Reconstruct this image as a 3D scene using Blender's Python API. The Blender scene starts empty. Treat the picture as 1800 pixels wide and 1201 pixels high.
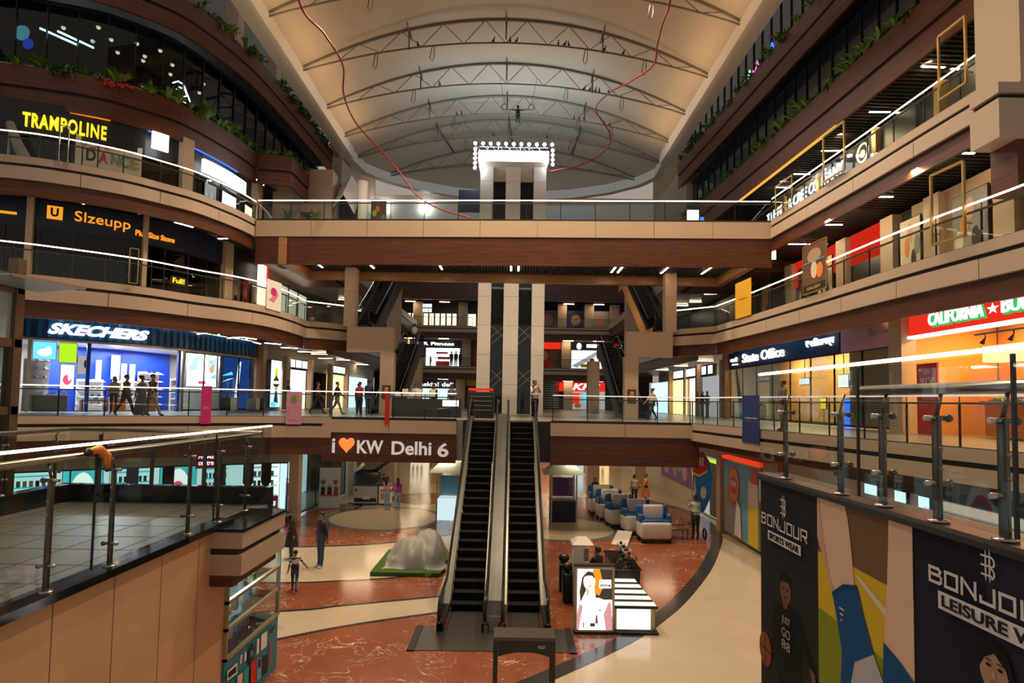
import bpy, bmesh, math, random
from mathutils import Vector, Matrix
random.seed(7)
sc = bpy.context.scene
# ---------------------------------------------------------------- camera
T, R = math.radians(2.9), math.radians(1.0)
fw = Vector((0, math.cos(T), math.sin(T)))
r0, u0 = Vector((1, 0, 0)), Vector((0, -math.sin(T), math.cos(T)))
rt = r0 * math.cos(R) + u0 * math.sin(R)
up = u0 * math.cos(R) - r0 * math.sin(R)
cd = bpy.data.cameras.new('camera')
cd.lens, cd.sensor_width = 21.0, 36.0
cd.shift_y = 52 / 1800
cd.clip_end = 300
cam = bpy.data.objects.new('camera', cd)
sc.collection.objects.link(cam)
cam.matrix_world = Matrix(((rt.x, up.x, -fw.x, 0), (rt.y, up.y, -fw.y, 0), (rt.z, up.z, -fw.z, 5.75), (0, 0, 0, 1)))
sc.camera = cam
# ---------------------------------------------------------------- world, exposure
w = bpy.data.worlds.new('world'); sc.world = w; w.use_nodes = True
w.node_tree.nodes['Background'].inputs[0].default_value = (1.0, .86, .72, 1)
w.node_tree.nodes['Background'].inputs[1].default_value = .16
sc.view_settings.view_transform = 'Standard'
sc.view_settings.look = 'None'
sc.view_settings.exposure = 1.15
sc.view_settings.gamma = 1
sc.view_settings.use_curve_mapping = False
sc.cycles.max_bounces = 7
sc.cycles.transparent_max_bounces = 24
sc.cycles.sample_clamp_indirect = 4
sc.cycles.caustics_reflective = False
sc.cycles.caustics_refractive = False
def lamp(name, kind, loc, energy, color, aim=None, size=.3, **k):
    d = bpy.data.lights.new(name, kind); d.energy = energy; d.color = color
    o = bpy.data.objects.new(name, d); sc.collection.objects.link(o); o.location = loc
    if kind == 'AREA':
        if isinstance(size, tuple): d.shape = 'RECTANGLE'; d.size, d.size_y = size
        else: d.size = size
    elif kind != 'SUN': d.shadow_soft_size = size
    for a, v in k.items(): setattr(d, a, v)
    if aim is not None: o.rotation_euler = (Vector(aim) - Vector(loc)).to_track_quat('-Z', 'Y').to_euler()
    return o
WARM = (1, .70, .42)
# unseen area fill added along both roof beams to brighten the fabric
for y in (13, 20, 27, 34, 41):
    for s in (-1, 1): lamp('added_roof_fill', 'AREA', (s * 11.1 - .7, y, 24.0), 42, WARM, None, (.4, 6.5)).rotation_euler = (0, s * math.radians(160), 0)
# wide spots without fixtures, added at truss height to brighten floor and fascias
for x, y in ((-6, 19.5), (6, 19.5), (-6, 29.6), (6, 29.6), (0, 24.6)):
    lamp('added_fill_spot', 'SPOT', (x, y, 27.0), 3600, (1, .76, .50), (x * .7, y - 1.5, 0), .25, spot_size=math.radians(116), spot_blend=.5)
# cool white floods around the head of the lift tower
lamp('tower_flood', 'AREA', (-2.9, 39.2, 23.3), 90, (.32, .62, 1), (-6, 44, 29), .6)
lamp('tower_flood', 'AREA', (2.5, 39.2, 23.3), 90, (.32, .62, 1), (6, 44, 29), .6)
lamp('tower_flood', 'AREA', (0, 41.5, 23.5), 120, (.32, .62, 1), (0, 47, 28), .6)

# ---------------------------------------------------------------- helpers
COL = sc.collection
def V(*a): return Vector(a)
class MB:
    """collects faces in world (or local) coordinates and links them as ONE mesh object"""
    def __init__(s): s.v, s.f, s.m, s.sm, s.mats = [], [], [], [], []
    def mi(s, mat):
        if mat not in s.mats: s.mats.append(mat)
        return s.mats.index(mat)
    def face(s, pts, mat, smooth=False):
        b = len(s.v); s.v += [tuple(p) for p in pts]; s.f.append(tuple(range(b, b + len(pts)))); s.m.append(s.mi(mat)); s.sm.append(smooth); return s
    def raw(s, vs, fs, mat, smooth=False):
        b = len(s.v); s.v += [tuple(p) for p in vs]; i = s.mi(mat)
        for f in fs: s.f.append(tuple(b + k for k in f)); s.m.append(i); s.sm.append(smooth)
        return s
    def box(s, c, d, mat, rz=0, M_=None):
        x, y, z = d[0] / 2, d[1] / 2, d[2] / 2
        vs = [V(a, b, e) for e in (-z, z) for a, b in ((-x, -y), (x, -y), (x, y), (-x, y))]
        m = Matrix.Rotation(rz, 3, 'Z') if M_ is None else M_
        vs = [m @ p + V(*c) for p in vs]
        return s.raw(vs, [(3, 2, 1, 0), (4, 5, 6, 7), (0, 1, 5, 4), (1, 2, 6, 5), (2, 3, 7, 6), (3, 0, 4, 7)], mat)
    def rbox(s, c, d, mat, r=.02, rz=0, seg=2):
        """box with rounded edges"""
        bm = bmesh.new(); bmesh.ops.create_cube(bm, size=1)
        bmesh.ops.scale(bm, vec=d, verts=bm.verts); bmesh.ops.bevel(bm, geom=bm.edges[:], offset=r, segments=seg, affect='EDGES', profile=.5)
        m = Matrix.Rotation(rz, 3, 'Z'); bm.verts.index_update()
        s.raw([m @ v.co + V(*c) for v in bm.verts], [[v.index for v in f.verts] for f in bm.faces], mat, True); bm.free(); return s
    def bar(s, a, b, w_, h, mat):
        """rectangular bar from a to b; w_ across, h upward"""
        a, b = V(*a), V(*b); d = (b - a).normalized(); upv = V(0, 0, 1) if abs(d.z) < .95 else V(0, 1, 0)
        x = d.cross(upv).normalized(); y = x.cross(d)
        q = [x * (i * w_ / 2) + y * (j * h / 2) for i, j in ((-1, -1), (1, -1), (1, 1), (-1, 1))]
        return s.raw([a + k for k in q] + [b + k for k in q], [(0, 1, 2, 3), (7, 6, 5, 4), (0, 4, 5, 1), (1, 5, 6, 2), (2, 6, 7, 3), (3, 7, 4, 0)], mat)
    def tube(s, pts, r, mat, n=8, cap=True, closed=False):
        pts = [V(*p) for p in pts]; rs = r if isinstance(r, (list, tuple)) else [r] * len(pts); N = len(pts); b = len(s.v); i = s.mi(mat)
        ref = None
        for k, p in enumerate(pts):
            d = (pts[(k + 1) % N] - pts[k - 1]) if closed else (pts[min(k + 1, N - 1)] - pts[max(k - 1, 0)])
            d.normalize()
            if ref is None: ref = d.orthogonal().normalized()
            ref = (ref - d * ref.dot(d)); ref = ref.normalized() if ref.length > 1e-6 else d.orthogonal().normalized()
            y = d.cross(ref)
            for q in range(n):
                t = 2 * math.pi * q / n; s.v.append(tuple(p + (ref * math.cos(t) + y * math.sin(t)) * rs[k]))
        for k in range(N if closed else N - 1):
            for q in range(n):
                a0, a1 = b + k * n, b + ((k + 1) % N) * n
                s.f.append((a0 + q, a0 + (q + 1) % n, a1 + (q + 1) % n, a1 + q)); s.m.append(i); s.sm.append(True)
        if cap and not closed:
            s.f.append(tuple(b + q for q in reversed(range(n)))); s.m.append(i); s.sm.append(False)
            s.f.append(tuple(b + (N - 1) * n + q for q in range(n))); s.m.append(i); s.sm.append(False)
        return s
    def prism(s, poly, z0, z1, mat, smat=None):
        n = len(poly)
        a = sum(poly[k][0] * poly[(k + 1) % n][1] - poly[(k + 1) % n][0] * poly[k][1] for k in range(n))
        if a < 0: poly = poly[::-1]
        s.raw([(x, y, z1) for x, y in poly], [tuple(range(n))], mat); s.raw([(x, y, z0) for x, y in poly], [tuple(reversed(range(n)))], smat or mat)
        vs = [(x, y, z0) for x, y in poly] + [(x, y, z1) for x, y in poly]
        return s.raw(vs, [(k, (k + 1) % n, n + (k + 1) % n, n + k) for k in range(n)], mat)
    def lathe(s, prof, c, mat, n=16, M_=None):
        """profile of (radius, z) spun about the z axis"""
        vs = []; fs = []; m = M_ or Matrix.Identity(3)
        for r, z in prof:
            for q in range(n):
                t = 2 * math.pi * q / n; vs.append(m @ V(r * math.cos(t), r * math.sin(t), z) + V(*c))
        for k in range(len(prof) - 1):
            for q in range(n): fs.append((k * n + q, k * n + (q + 1) % n, (k + 1) * n + (q + 1) % n, (k + 1) * n + q))
        return s.raw(vs, fs, mat, True)
    def ball(s, c, r, mat, n=10, sq=(1, 1, 1)):
        prof = [(max(1e-4, math.sin(math.pi * k / n)) * r, -math.cos(math.pi * k / n) * r) for k in range(n + 1)]
        b = len(s.v); s.lathe(prof, (0, 0, 0), mat, n + 2)
        for k in range(b, len(s.v)): p = s.v[k]; s.v[k] = (p[0] * sq[0] + c[0], p[1] * sq[1] + c[1], p[2] * sq[2] + c[2])
        return s
    def build(s, name, parent=None, local=False, org=None):
        me = bpy.data.meshes.new(name)
        if parent is not None and not local:
            org = V(*parent.location); up_ = parent.parent
            while up_ is not None: org = org + up_.location; up_ = up_.parent
        o3 = V(*org) if org is not None else V(0, 0, 0)
        me.from_pydata([tuple(V(*p) - o3) for p in s.v] if org is not None else s.v, [], s.f)
        for m in s.mats: me.materials.append(M[m] if isinstance(m, str) else m)
        me.polygons.foreach_set('material_index', s.m); me.polygons.foreach_set('use_smooth', s.sm); me.update()
        o = bpy.data.objects.new(name, me); COL.objects.link(o)
        if parent is not None: o.parent = parent
        elif org is not None: o.location = o3
        return o
def tag(o, label, cat, group=None, kind=None):
    o['label'] = label; o['category'] = cat
    if group: o['group'] = group
    if kind: o['kind'] = kind
    return o
def thing(name, label, cat, loc=(0, 0, 0), rz=0, group=None, kind=None):
    o = bpy.data.objects.new(name, None); o.empty_display_size = .1; COL.objects.link(o)
    o.location = loc; o.rotation_euler = (0, 0, rz); return tag(o, label, cat, group, kind)
def copy_thing(o, loc, rz=None, label=None, scale=None):
    c = o.copy(); COL.objects.link(c); c.location = loc
    if rz is not None: c.rotation_euler = (0, 0, rz)
    if scale: c.scale = (scale,) * 3 if not isinstance(scale, tuple) else scale
    if label: c['label'] = label
    for ch in list(o.children):
        d = ch.copy(); COL.objects.link(d); d.parent = c
        for g in list(ch.children): e = g.copy(); COL.objects.link(e); e.parent = d
    return c
# ---------------------------------------------------------------- materials
M = {}
def mat(key, col, rough=.5, metal=0., emit=0., ecol=None, spec=None, noise=0., nscale=6., bump=0., stretch=(1, 1, 1), coat=0.):
    m = bpy.data.materials.new(key); m.use_nodes = True; n = m.node_tree.nodes; l = m.node_tree.links; b = n['Principled BSDF']
    b.inputs['Base Color'].default_value = (*col, 1); b.inputs['Roughness'].default_value = rough; b.inputs['Metallic'].default_value = metal
    if spec is not None: b.inputs['Specular IOR Level'].default_value = spec
    if coat: b.inputs['Coat Weight'].default_value = coat
    if emit: b.inputs['Emission Color'].default_value = (*(ecol or col), 1); b.inputs['Emission Strength'].default_value = emit
    if noise or bump:
        tc = n.new('ShaderNodeTexCoord'); mp = n.new('ShaderNodeMapping'); nz = n.new('ShaderNodeTexNoise')
        l.new(tc.outputs['Object'], mp.inputs[0]); mp.inputs['Scale'].default_value = stretch; l.new(mp.outputs[0], nz.inputs['Vector'])
        nz.inputs['Scale'].default_value = nscale; nz.inputs['Detail'].default_value = 6
        if noise:
            mx = n.new('ShaderNodeMix'); mx.data_type = 'RGBA'
            mx.inputs[6].default_value = (*[c * (1 - noise) for c in col], 1); mx.inputs[7].default_value = (*[min(1, c * (1 + noise)) for c in col], 1)
            l.new(nz.outputs[0], mx.inputs[0]); l.new(mx.outputs[2], b.inputs['Base Color'])
        if bump:
            bp = n.new('ShaderNodeBump'); bp.inputs['Strength'].default_value = bump; bp.inputs['Distance'].default_value = .02
            l.new(nz.outputs[0], bp.inputs['Height']); l.new(bp.outputs[0], b.inputs['Normal'])
    M[key] = m; return m
def glassmat(key, tint=(.9, .95, .93), refl=.5, rough=.02, trans=1.0):
    """thin architectural glass: transparent with Fresnel reflection"""
    m = bpy.data.materials.new(key); m.use_nodes = True; n = m.node_tree.nodes; l = m.node_tree.links; n.clear()
    o = n.new('ShaderNodeOutputMaterial'); t = n.new('ShaderNodeBsdfTransparent'); g = n.new('ShaderNodeBsdfGlossy'); f = n.new('ShaderNodeFresnel'); mx = n.new('ShaderNodeMixShader')
    t.inputs[0].default_value = (*tint, 1); g.inputs[0].default_value = (refl, refl, refl, 1); g.inputs['Roughness'].default_value = rough; ge = n.new('ShaderNodeNewGeometry'); mp = n.new('ShaderNodeMapRange'); l.new(ge.outputs['Backfacing'], mp.inputs[0]); mp.inputs[3].default_value = 1.45; mp.inputs[4].default_value = 1 / 1.45; l.new(mp.outputs[0], f.inputs[0])
    l.new(f.outputs[0], mx.inputs[0]); l.new(t.outputs[0], mx.inputs[1]); l.new(g.outputs[0], mx.inputs[2]); l.new(mx.outputs[0], o.inputs[0]); M[key] = m; return m
def emis(key, col, s):
    m = bpy.data.materials.new(key); m.use_nodes = True; n = m.node_tree.nodes; l = m.node_tree.links; n.clear()
    o = n.new('ShaderNodeOutputMaterial'); e = n.new('ShaderNodeEmission'); e.inputs[0].default_value = (*col, 1); e.inputs[1].default_value = s
    l.new(e.outputs[0], o.inputs[0]); M[key] = m; return m
def woodmat(key, c1, c2, axis='Z', rough=.35):
    m = bpy.data.materials.new(key); m.use_nodes = True; n = m.node_tree.nodes; l = m.node_tree.links; b = n['Principled BSDF']
    tc = n.new('ShaderNodeTexCoord'); mp = n.new('ShaderNodeMapping'); l.new(tc.outputs['Object'], mp.inputs[0])
    mp.inputs['Scale'].default_value = (.5, .5, 14)
    nz = n.new('ShaderNodeTexNoise'); nz.inputs['Scale'].default_value = 1.6; nz.inputs['Detail'].default_value = 8; l.new(mp.outputs[0], nz.inputs['Vector'])
    rp = n.new('ShaderNodeValToRGB'); rp.color_ramp.elements[0].position = .3; rp.color_ramp.elements[1].position = .72
    rp.color_ramp.elements[0].color = (*c1, 1); rp.color_ramp.elements[1].color = (*c2, 1)
    l.new(nz.outputs[0], rp.inputs[0]); l.new(rp.outputs[0], b.inputs['Base Color']); b.inputs['Roughness'].default_value = rough
    M[key] = m; return m
woodmat('wood', (.050, .0125, .0045), (.135, .038, .0125), rough=.42)
woodmat('wood_pale', (.30, .14, .06), (.42, .21, .09))
mat('beige', (.46, .35, .27), .42, noise=.06, nscale=.8)
mat('beige_warm', (.50, .37, .26), .42, noise=.06, nscale=.8)
mat('white_panel', (.62, .59, .55), .45)
mat('groove', (.012, .011, .010), .6)
mat('black', (.010, .010, .011), .4)
mat('black_gloss', (.008, .008, .009), .08)
mat('granite', (.012, .012, .014), .08, noise=.4, nscale=60)
mat('dark_metal', (.035, .033, .032), .35, .6)
mat('steel', (.42, .40, .37), .28, 1.)
mat('steel_dark', (.16, .15, .14), .32, .9)
mat('rail_cap', (.08, .075, .07), .3, .8)
mat('truss_paint', (.11, .085, .052), .5)
mat('beam_paint', (.60, .52, .42), .5)
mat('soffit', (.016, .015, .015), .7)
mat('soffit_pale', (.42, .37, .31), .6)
mat('slat', (.05, .046, .042), .5)
mat('floor_grey', (.27, .255, .235), .28, noise=.08, nscale=1.5)
mat('stone_tan', (.54, .34, .20), .4, noise=.22, nscale=1.1, stretch=(1, 1, 1.6))
mat('plaster', (.55, .50, .44), .6)
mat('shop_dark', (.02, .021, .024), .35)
mat('gold', (.45, .30, .10), .35, .7)
mat('red_paint', (.55, .02, .015), .4)
mat('leaf', (.06, .17, .018), .45, noise=.5, nscale=9)
mat('leaf_pale', (.16, .26, .03), .45, noise=.4, nscale=9)
mat('soil', (.03, .018, .01), .9)
mat('concrete', (.30, .28, .26), .7)
glassmat('glass', (.90, .94, .92))
glassmat('glass_near', (.92, .95, .93), .28)
glassmat('glass_grey', (.62, .68, .67))
glassmat('glass_dark', (.22, .26, .27), .9)
mat('glass_black', (.010, .019, .024), .04, spec=.6); mat('landing_tile', (.17, .165, .16), .3, noise=.15, nscale=1.2)
emis('led', (1, .74, .48), 4.5)
emis('led_soft', (1, .80, .60), .8); emis('led_dim', (1, .86, .70), .38)
emis('lamp', (1, .72, .42), 12)
emis('lamp_cool', (.80, .90, 1), 10)
emis('spot_white', (.95, .98, 1), 40)
emis('white_box', (1, .98, .95), 2.2)
emis('downlight', (1, .72, .42), 6)
# ---------------------------------------------------------------- curves: plan lines of slab edges and shop fronts, far to near
CV = {'L1L': [(-7.8, 26.0), (-10.0, 25.6), (-13.6, 23.6), (-17.4, 21.1), (-21, 19), (-25, 17)],
 'L1R': [(7.8, 26.4), (8.4, 20.5), (9.2, 14.5), (9.75, 11.4), (10.6, 6)],
 'L2L': [(-10.95, 31.5), (-10.9, 29), (-11.15, 26.8), (-11.85, 25.3), (-12.85, 24.1), (-14.2, 22.2), (-16.0, 20.75), (-17.6, 19.8), (-22, 17.6)],
 'L2R': [(10.5, 30.9), (10.8, 26.8), (11.0, 21.7), (11.15, 16.9), (11.5, 13.5), (11.9, 9)],
 'L3L': [(-13.1, 29.9), (-13.3, 28.5), (-13.6, 27.4), (-14.1, 26.0), (-15.0, 24.8), (-15.9, 23.8), (-17.6, 22.7), (-19.5, 22.05), (-25, 21)],
 'L3R': [(12.4, 28.5), (12.7, 22.2), (12.8, 19), (12.95, 15.6)],
 'L4L': [(-15.1, 34.3), (-15.5, 31.5), (-16.4, 28.6), (-17.6, 27.2), (-18.9, 26.2), (-20.9, 25.5), (-23, 25.0), (-27, 24.6)],
 'L4R': [(13.1, 47), (13.5, 40), (14.0, 30), (14.5, 20), (14.9, 12)],
 'S1L': [(-15.3, 37), (-15.8, 34), (-17.3, 28.6), (-20.4, 25.2), (-24, 22.8)],
 'S2L': [(-14.4, 34), (-14.6, 30), (-15.5, 26.7), (-18, 24.2), (-21.5, 22.5), (-25, 21)],
 'S3L': [(-15.3, 36), (-15.7, 31), (-17.2, 28), (-20, 25.9), (-24, 24.6), (-27, 24)]}
class Curve:
    def __init__(s, pts, smooth=True, step=.25):
        P = [V(x, y) for x, y in pts]
        if smooth and len(P) > 2:
            Q = []; E = [2 * P[0] - P[1]] + P + [2 * P[-1] - P[-2]]
            for k in range(1, len(E) - 2):
                p0, p1, p2, p3 = E[k - 1:k + 3]; n = max(2, int((p2 - p1).length / step))
                for i in range(n):
                    t = i / n; Q.append(.5 * ((2 * p1) + (p2 - p0) * t + (2 * p0 - 5 * p1 + 4 * p2 - p3) * t * t + (3 * p1 - p0 - 3 * p2 + p3) * t ** 3))
            Q.append(P[-1])
        else: Q = P
        s.p = Q; s.s = [0.]
        for a, b in zip(Q[:-1], Q[1:]): s.s.append(s.s[-1] + (b - a).length)
        s.L = s.s[-1]
    def at(s, d):
        d = max(0, min(s.L, d)); k = 0
        lo, hi = 0, len(s.s) - 1
        while hi - lo > 1:
            m = (lo + hi) // 2
            if s.s[m] <= d: lo = m
            else: hi = m
        a, b = s.p[lo], s.p[hi]; t = (d - s.s[lo]) / max(1e-9, s.s[hi] - s.s[lo]); return a + (b - a) * t, (b - a).normalized()
    def pt(s, d, off=0, sg=1):
        p, t = s.at(d); n = V(-t.y, t.x) * sg; return p + n * off
    def rng(s, a, b, step=.5):
        n = max(1, int(math.ceil((b - a) / step))); return [a + (b - a) * k / n for k in range(n + 1)]
def strip(mb, cv, sg, a, b, z0, z1, off, th, m, step=.5):
    """curved slab of thickness th whose atrium face stands off metres in front of the curve"""
    ds = cv.rng(a, b, step); F = [cv.pt(d, off, sg) for d in ds]; B = [cv.pt(d, off - th, sg) for d in ds]; n = len(ds)
    vs = [(p.x, p.y, z) for z in (z0, z1) for p in F] + [(p.x, p.y, z) for z in (z0, z1) for p in B]
    fs = []
    for k in range(n - 1):
        f0, f1, b0, b1 = k, n + k, 2 * n + k, 3 * n + k
        fs += [(f0, f0 + 1, f1 + 1, f1), (b0 + 1, b0, b1, b1 + 1), (f1, f1 + 1, b1 + 1, b1), (f0 + 1, f0, b0, b0 + 1)]
    fs += [(0, n, 3 * n, 2 * n), (n - 1, 3 * n - 1, 4 * n - 1, 2 * n - 1)]
    if sg < 0: fs = [tuple(reversed(f)) for f in fs]
    mb.raw(vs, fs, m); return mb
# ================================================================ FLOOR
mat('wall_tan', (.30, .22, .14), .7)
def marble(key, c1, c2, vein, vs=1.1, rough=.17):
    m = bpy.data.materials.new(key); m.use_nodes = True; n = m.node_tree.nodes; l = m.node_tree.links; b = n['Principled BSDF']
    tc = n.new('ShaderNodeTexCoord'); nz = n.new('ShaderNodeTexNoise'); nz.inputs['Scale'].default_value = .9; nz.inputs['Detail'].default_value = 7; l.new(tc.outputs['Object'], nz.inputs['Vector'])
    mx = n.new('ShaderNodeMix'); mx.data_type = 'RGBA'; mx.inputs[6].default_value = (*c1, 1); mx.inputs[7].default_value = (*c2, 1); l.new(nz.outputs[0], mx.inputs[0])
    last = mx.outputs[2]
    if vein:
        n2 = n.new('ShaderNodeTexNoise'); n2.inputs['Scale'].default_value = vs; n2.inputs['Detail'].default_value = 3; n2.inputs['Distortion'].default_value = 1.6; l.new(tc.outputs['Object'], n2.inputs['Vector'])
        rp = n.new('ShaderNodeValToRGB'); e = rp.color_ramp.elements
        e[0].position = .484; e[0].color = (0, 0, 0, 1); e[1].position = .5; e[1].color = (1, 1, 1, 1); e2 = e.new(.516); e2.color = (0, 0, 0, 1)
        n3 = n.new('ShaderNodeTexNoise'); n3.inputs['Scale'].default_value = .8; l.new(tc.outputs['Object'], n3.inputs['Vector'])
        r3 = n.new('ShaderNodeValToRGB'); r3.color_ramp.elements[0].position = .44; r3.color_ramp.elements[1].position = .62; l.new(n3.outputs[0], r3.inputs[0])
        ml = n.new('ShaderNodeMath'); ml.operation = 'MULTIPLY'; l.new(n2.outputs[0], rp.inputs[0]); l.new(rp.outputs[0], ml.inputs[0]); l.new(r3.outputs[0], ml.inputs[1])
        m2 = n.new('ShaderNodeMix'); m2.data_type = 'RGBA'; m2.inputs[7].default_value = (*vein, 1); l.new(last, m2.inputs[6]); l.new(ml.outputs[0], m2.inputs[0]); last = m2.outputs[2]
    l.new(last, b.inputs['Base Color']); b.inputs['Specular IOR Level'].default_value = .38; b.inputs['Roughness'].default_value = rough; M[key] = m
marble('marble_cream', (.50, .41, .30), (.62, .52, .39), None)
marble('marble_red', (.20, .055, .026), (.33, .105, .05), (.75, .62, .48), 1.5)
marble('marble_border', (.025, .024, .026), (.05, .048, .05), None)
marble('marble_blue', (.10, .13, .16), (.16, .19, .22), None)
fl = MB().prism([(-32, 2), (32, 2), (32, 78), (-32, 78)], -.3, 0, 'marble_cream').build('floor')
tag(fl, 'polished cream marble floor of the ground level', 'floor', kind='structure')
def smooth2(P, step=.3): return [(p.x, p.y) for p in Curve(P, True, step).p]
def ribbon(mb, P, w_, z, m):
    P = [V(*p) for p in P]; L = []; Rr = []
    for k, p in enumerate(P):
        t = (P[min(k + 1, len(P) - 1)] - P[max(k - 1, 0)]).normalized(); nn = V(-t.y, t.x) * w_ / 2; L.append(p + nn); Rr.append(p - nn)
    n = len(P); mb.raw([(p.x, p.y, z) for p in L] + [(p.x, p.y, z) for p in Rr], [(n + k, n + k + 1, k + 1, k) for k in range(n - 1)], m)
def flat(mb, poly, z, m):
    a = sum(poly[k - 1][0] * poly[k][1] - poly[k][0] * poly[k - 1][1] for k in range(len(poly)))
    mb.face([(x, y, z) for x, y in (poly if a > 0 else poly[::-1])], m)
arcR = smooth2([(-.6, 11.6), (.83, 12.82), (2.88, 14.85), (4.11, 16.45), (5.21, 18.15), (6.91, 21.29), (8.43, 24.7), (9.22, 26.9), (9.7, 30), (9.4, 33), (8.2, 36)])
b1 = smooth2([(-13, 23.4), (-8.7, 23.3), (-7.4, 23.45), (-5.71, 23.86), (-4.07, 24.7), (-2.2, 26.2)])
b2 = smooth2([(-12, 18.7), (-6.94, 18.85), (-5.29, 19.15), (-3.62, 19.6), (-1.9, 20.5)])
b3 = smooth2([(-12, 15.4), (-6.01, 16.4), (-4.62, 16.9), (-2.21, 17.75), (-1, 18.2)])
b4 = smooth2([(-10, 11.5), (-6.2, 14.0), (-4.1, 15.4), (-2.27, 16.3), (-1, 16.9)])
red = MB()
flat(red, arcR + [(2, 37), (1.2, 30), (1.2, 16.9), (-1, 16.9)] + b4[::-1] + [(-10, 3), (-.6, 3)], .003, 'marble_red')
flat(red, b2 + b3[::-1], .003, 'marble_red')
flat(red, b1 + [(-2.2, 27.5), (-3.2, 29.5), (-6.2, 29.3), (-8.4, 31.2), (-8.2, 32.6), (-9.6, 33), (-13, 28)], .003, 'marble_red')
flat(red, [(-5.0 + 1.9 * math.cos(a), 35.2 + 1.9 * math.sin(a)) for a in [k * math.pi / 16 for k in range(32)]], .003, 'marble_red')
red.build('red_marble_inlay', fl)
disc = MB()
for c, r in (((-6.05, 29.3), 2.75), ((2.4, 27.6), 2.5)):
    P = [(c[0] + r * math.cos(k * math.pi / 24), c[1] + r * math.sin(k * math.pi / 24)) for k in range(48)]
    flat(disc, P, .006, 'marble_cream')
disc.build('cream_marble_disc', fl)
bd = MB()
ribbon(bd, arcR, .42, .0085, 'marble_border')
for b in (b1, b2, b3, b4): ribbon(bd, b, .13, .0085, 'marble_border')
for c, r, m, wd in (((-6.05, 29.3), 2.75, 'marble_blue', .3), ((2.4, 27.6), 2.5, 'marble_blue', .3), ((-5.0, 35.2), 1.9, 'marble_border', .16)):
    ribbon(bd, [(c[0] + r * math.cos(k * math.pi / 24), c[1] + r * math.sin(k * math.pi / 24)) for k in range(49)], wd, .0085, m)
ribbon(bd, smooth2([(-8.9, 33.2), (-8.2, 32.7), (-8.0, 31.9), (-8.5, 31.0)]), .3, .0085, 'marble_border')
bd.build('dark_border_strip', fl)
# ================================================================ SLABS
CU = {k: Curve(v) for k, v in CV.items()}
def slab_edge(root, cv, sg, z, a, b, prof, seg=2.9):
    mb = {}
    for nm, z0, z1, off, m in prof:
        o = MB()
        if nm == 'fascia_panel':
            n = max(1, round((b - a) / seg)); L = (b - a) / n
            for k in range(n): strip(o, cv, sg, a + k * L + (.012 if k else 0), a + (k + 1) * L - (.012 if k < n - 1 else 0), z + z0, z + z1, off, .1, m)
        else: strip(o, cv, sg, a, b, z + z0, z + z1, off, .12, m)
        o.build(nm, root)
def up(z, t=1.45, m='beige', wd=-.12):
    return [('edge_lip', -.25, .03, 0, m), ('shadow_groove', -.37, -.25, -.07, 'groove'), ('fascia_panel', -.86, -.37, .02, m), ('wood_band', -t, -.86, wd, 'wood')]
def balcony(label, cvn, sg, z, back, t=1.45, a=0, b=None, m='beige', soff='soffit', prof=None, fm='floor_grey', inset=.2):
    cv = CU[cvn]; b = cv.L if b is None else b
    F = [cv.pt(d, -inset, sg) for d in cv.rng(a, b, .6)]
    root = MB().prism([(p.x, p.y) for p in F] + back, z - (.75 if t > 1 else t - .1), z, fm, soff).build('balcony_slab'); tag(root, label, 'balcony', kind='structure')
    slab_edge(root, cv, sg, z, a, b, prof or up(z, t, m)); return root
balcony('curved second-storey walkway slab on the left, above the blue shoe shop', 'L2L', 1, 9.8, [(-30, 17.6), (-30, 31.5)])
balcony('curved third-storey walkway slab on the left, below the yellow lit sign', 'L3L', 1, 14.7, [(-30, 21), (-30, 33.4), (-13.1, 33.4)])
balcony('curved first-storey walkway slab on the left, in front of the blue shoe shop', 'L1L', 1, 4.9, [(-30, 17), (-30, 78), (-7.8, 78)], t=1.6)
balcony('first-storey walkway slab on the right under the office shop', 'L1R', -1, 4.9, [(30, 6), (30, 78), (7.8, 78)], t=.95, soff='soffit_pale',
        prof=[('edge_lip', -.25, .03, 0, 'beige'), ('shadow_groove', -.37, -.25, -.07, 'groove'), ('fascia_panel', -.72, -.37, .02, 'beige'), ('wood_band', -.95, -.72, -.12, 'wood')])
balcony('second-storey walkway slab on the right with red and gold shops', 'L2R', -1, 9.8, [(30, 9), (30, 30.9)])
balcony('third-storey walkway slab on the right with white lit letters', 'L3R', -1, 14.7, [(30, 15.6), (30, 33.4), (12.4, 33.4)])
# inner returns of the second storey towards the portals
for sg, P, lab in ((1, [(-8.7, 33.4), (-10.95, 31.5)], 'left'), (-1, [(8.4, 33.0), (10.5, 30.9)], 'right')):
    nm = 'ret' + lab; CU[nm] = Curve(P)
    balcony('short slanted end of the second-storey walkway at the %s portal' % lab, nm, sg, 9.8, [(P[1][0] * 2, P[1][1]), (P[1][0] * 2, 36), (P[0][0], 36)], m='beige_warm')
# first-storey cross slab behind the escalators
CU['front1'] = Curve([(-8.2, 26.0), (8.2, 26.0)])
r = MB().prism([(-7.8, 26.2), (7.8, 26.2), (7.8, 78), (-7.8, 78)], 3.15, 4.9, 'floor_grey', 'soffit_pale').build('balcony_slab'); tag(r, 'first-storey cross floor at the head of the twin escalators', 'balcony', kind='structure')
for a, b in ((0, 5.83), (9.9, 16.4)):
    for nm, z0, z1, off, m in (('edge_lip', -.06, .03, 0, 'groove'), ('fascia_panel', -.62, -.06, .02, 'beige_warm'), ('wood_band', -1.88, -.62, -.06, 'wood')):
        o = MB(); n = 2 if nm == 'fascia_panel' else 1; L = (b - a) / n
        for k in range(n): strip(o, CU['front1'], -1, a + k * L + .01, a + (k + 1) * L - .01, 4.9 + z0, 4.9 + z1, off, .14, m)
        o.build(nm, r)
MB().box((0, 26.3, 4.0), (4.2, .3, 1.75), 'black').build('wood_band', r)
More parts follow.
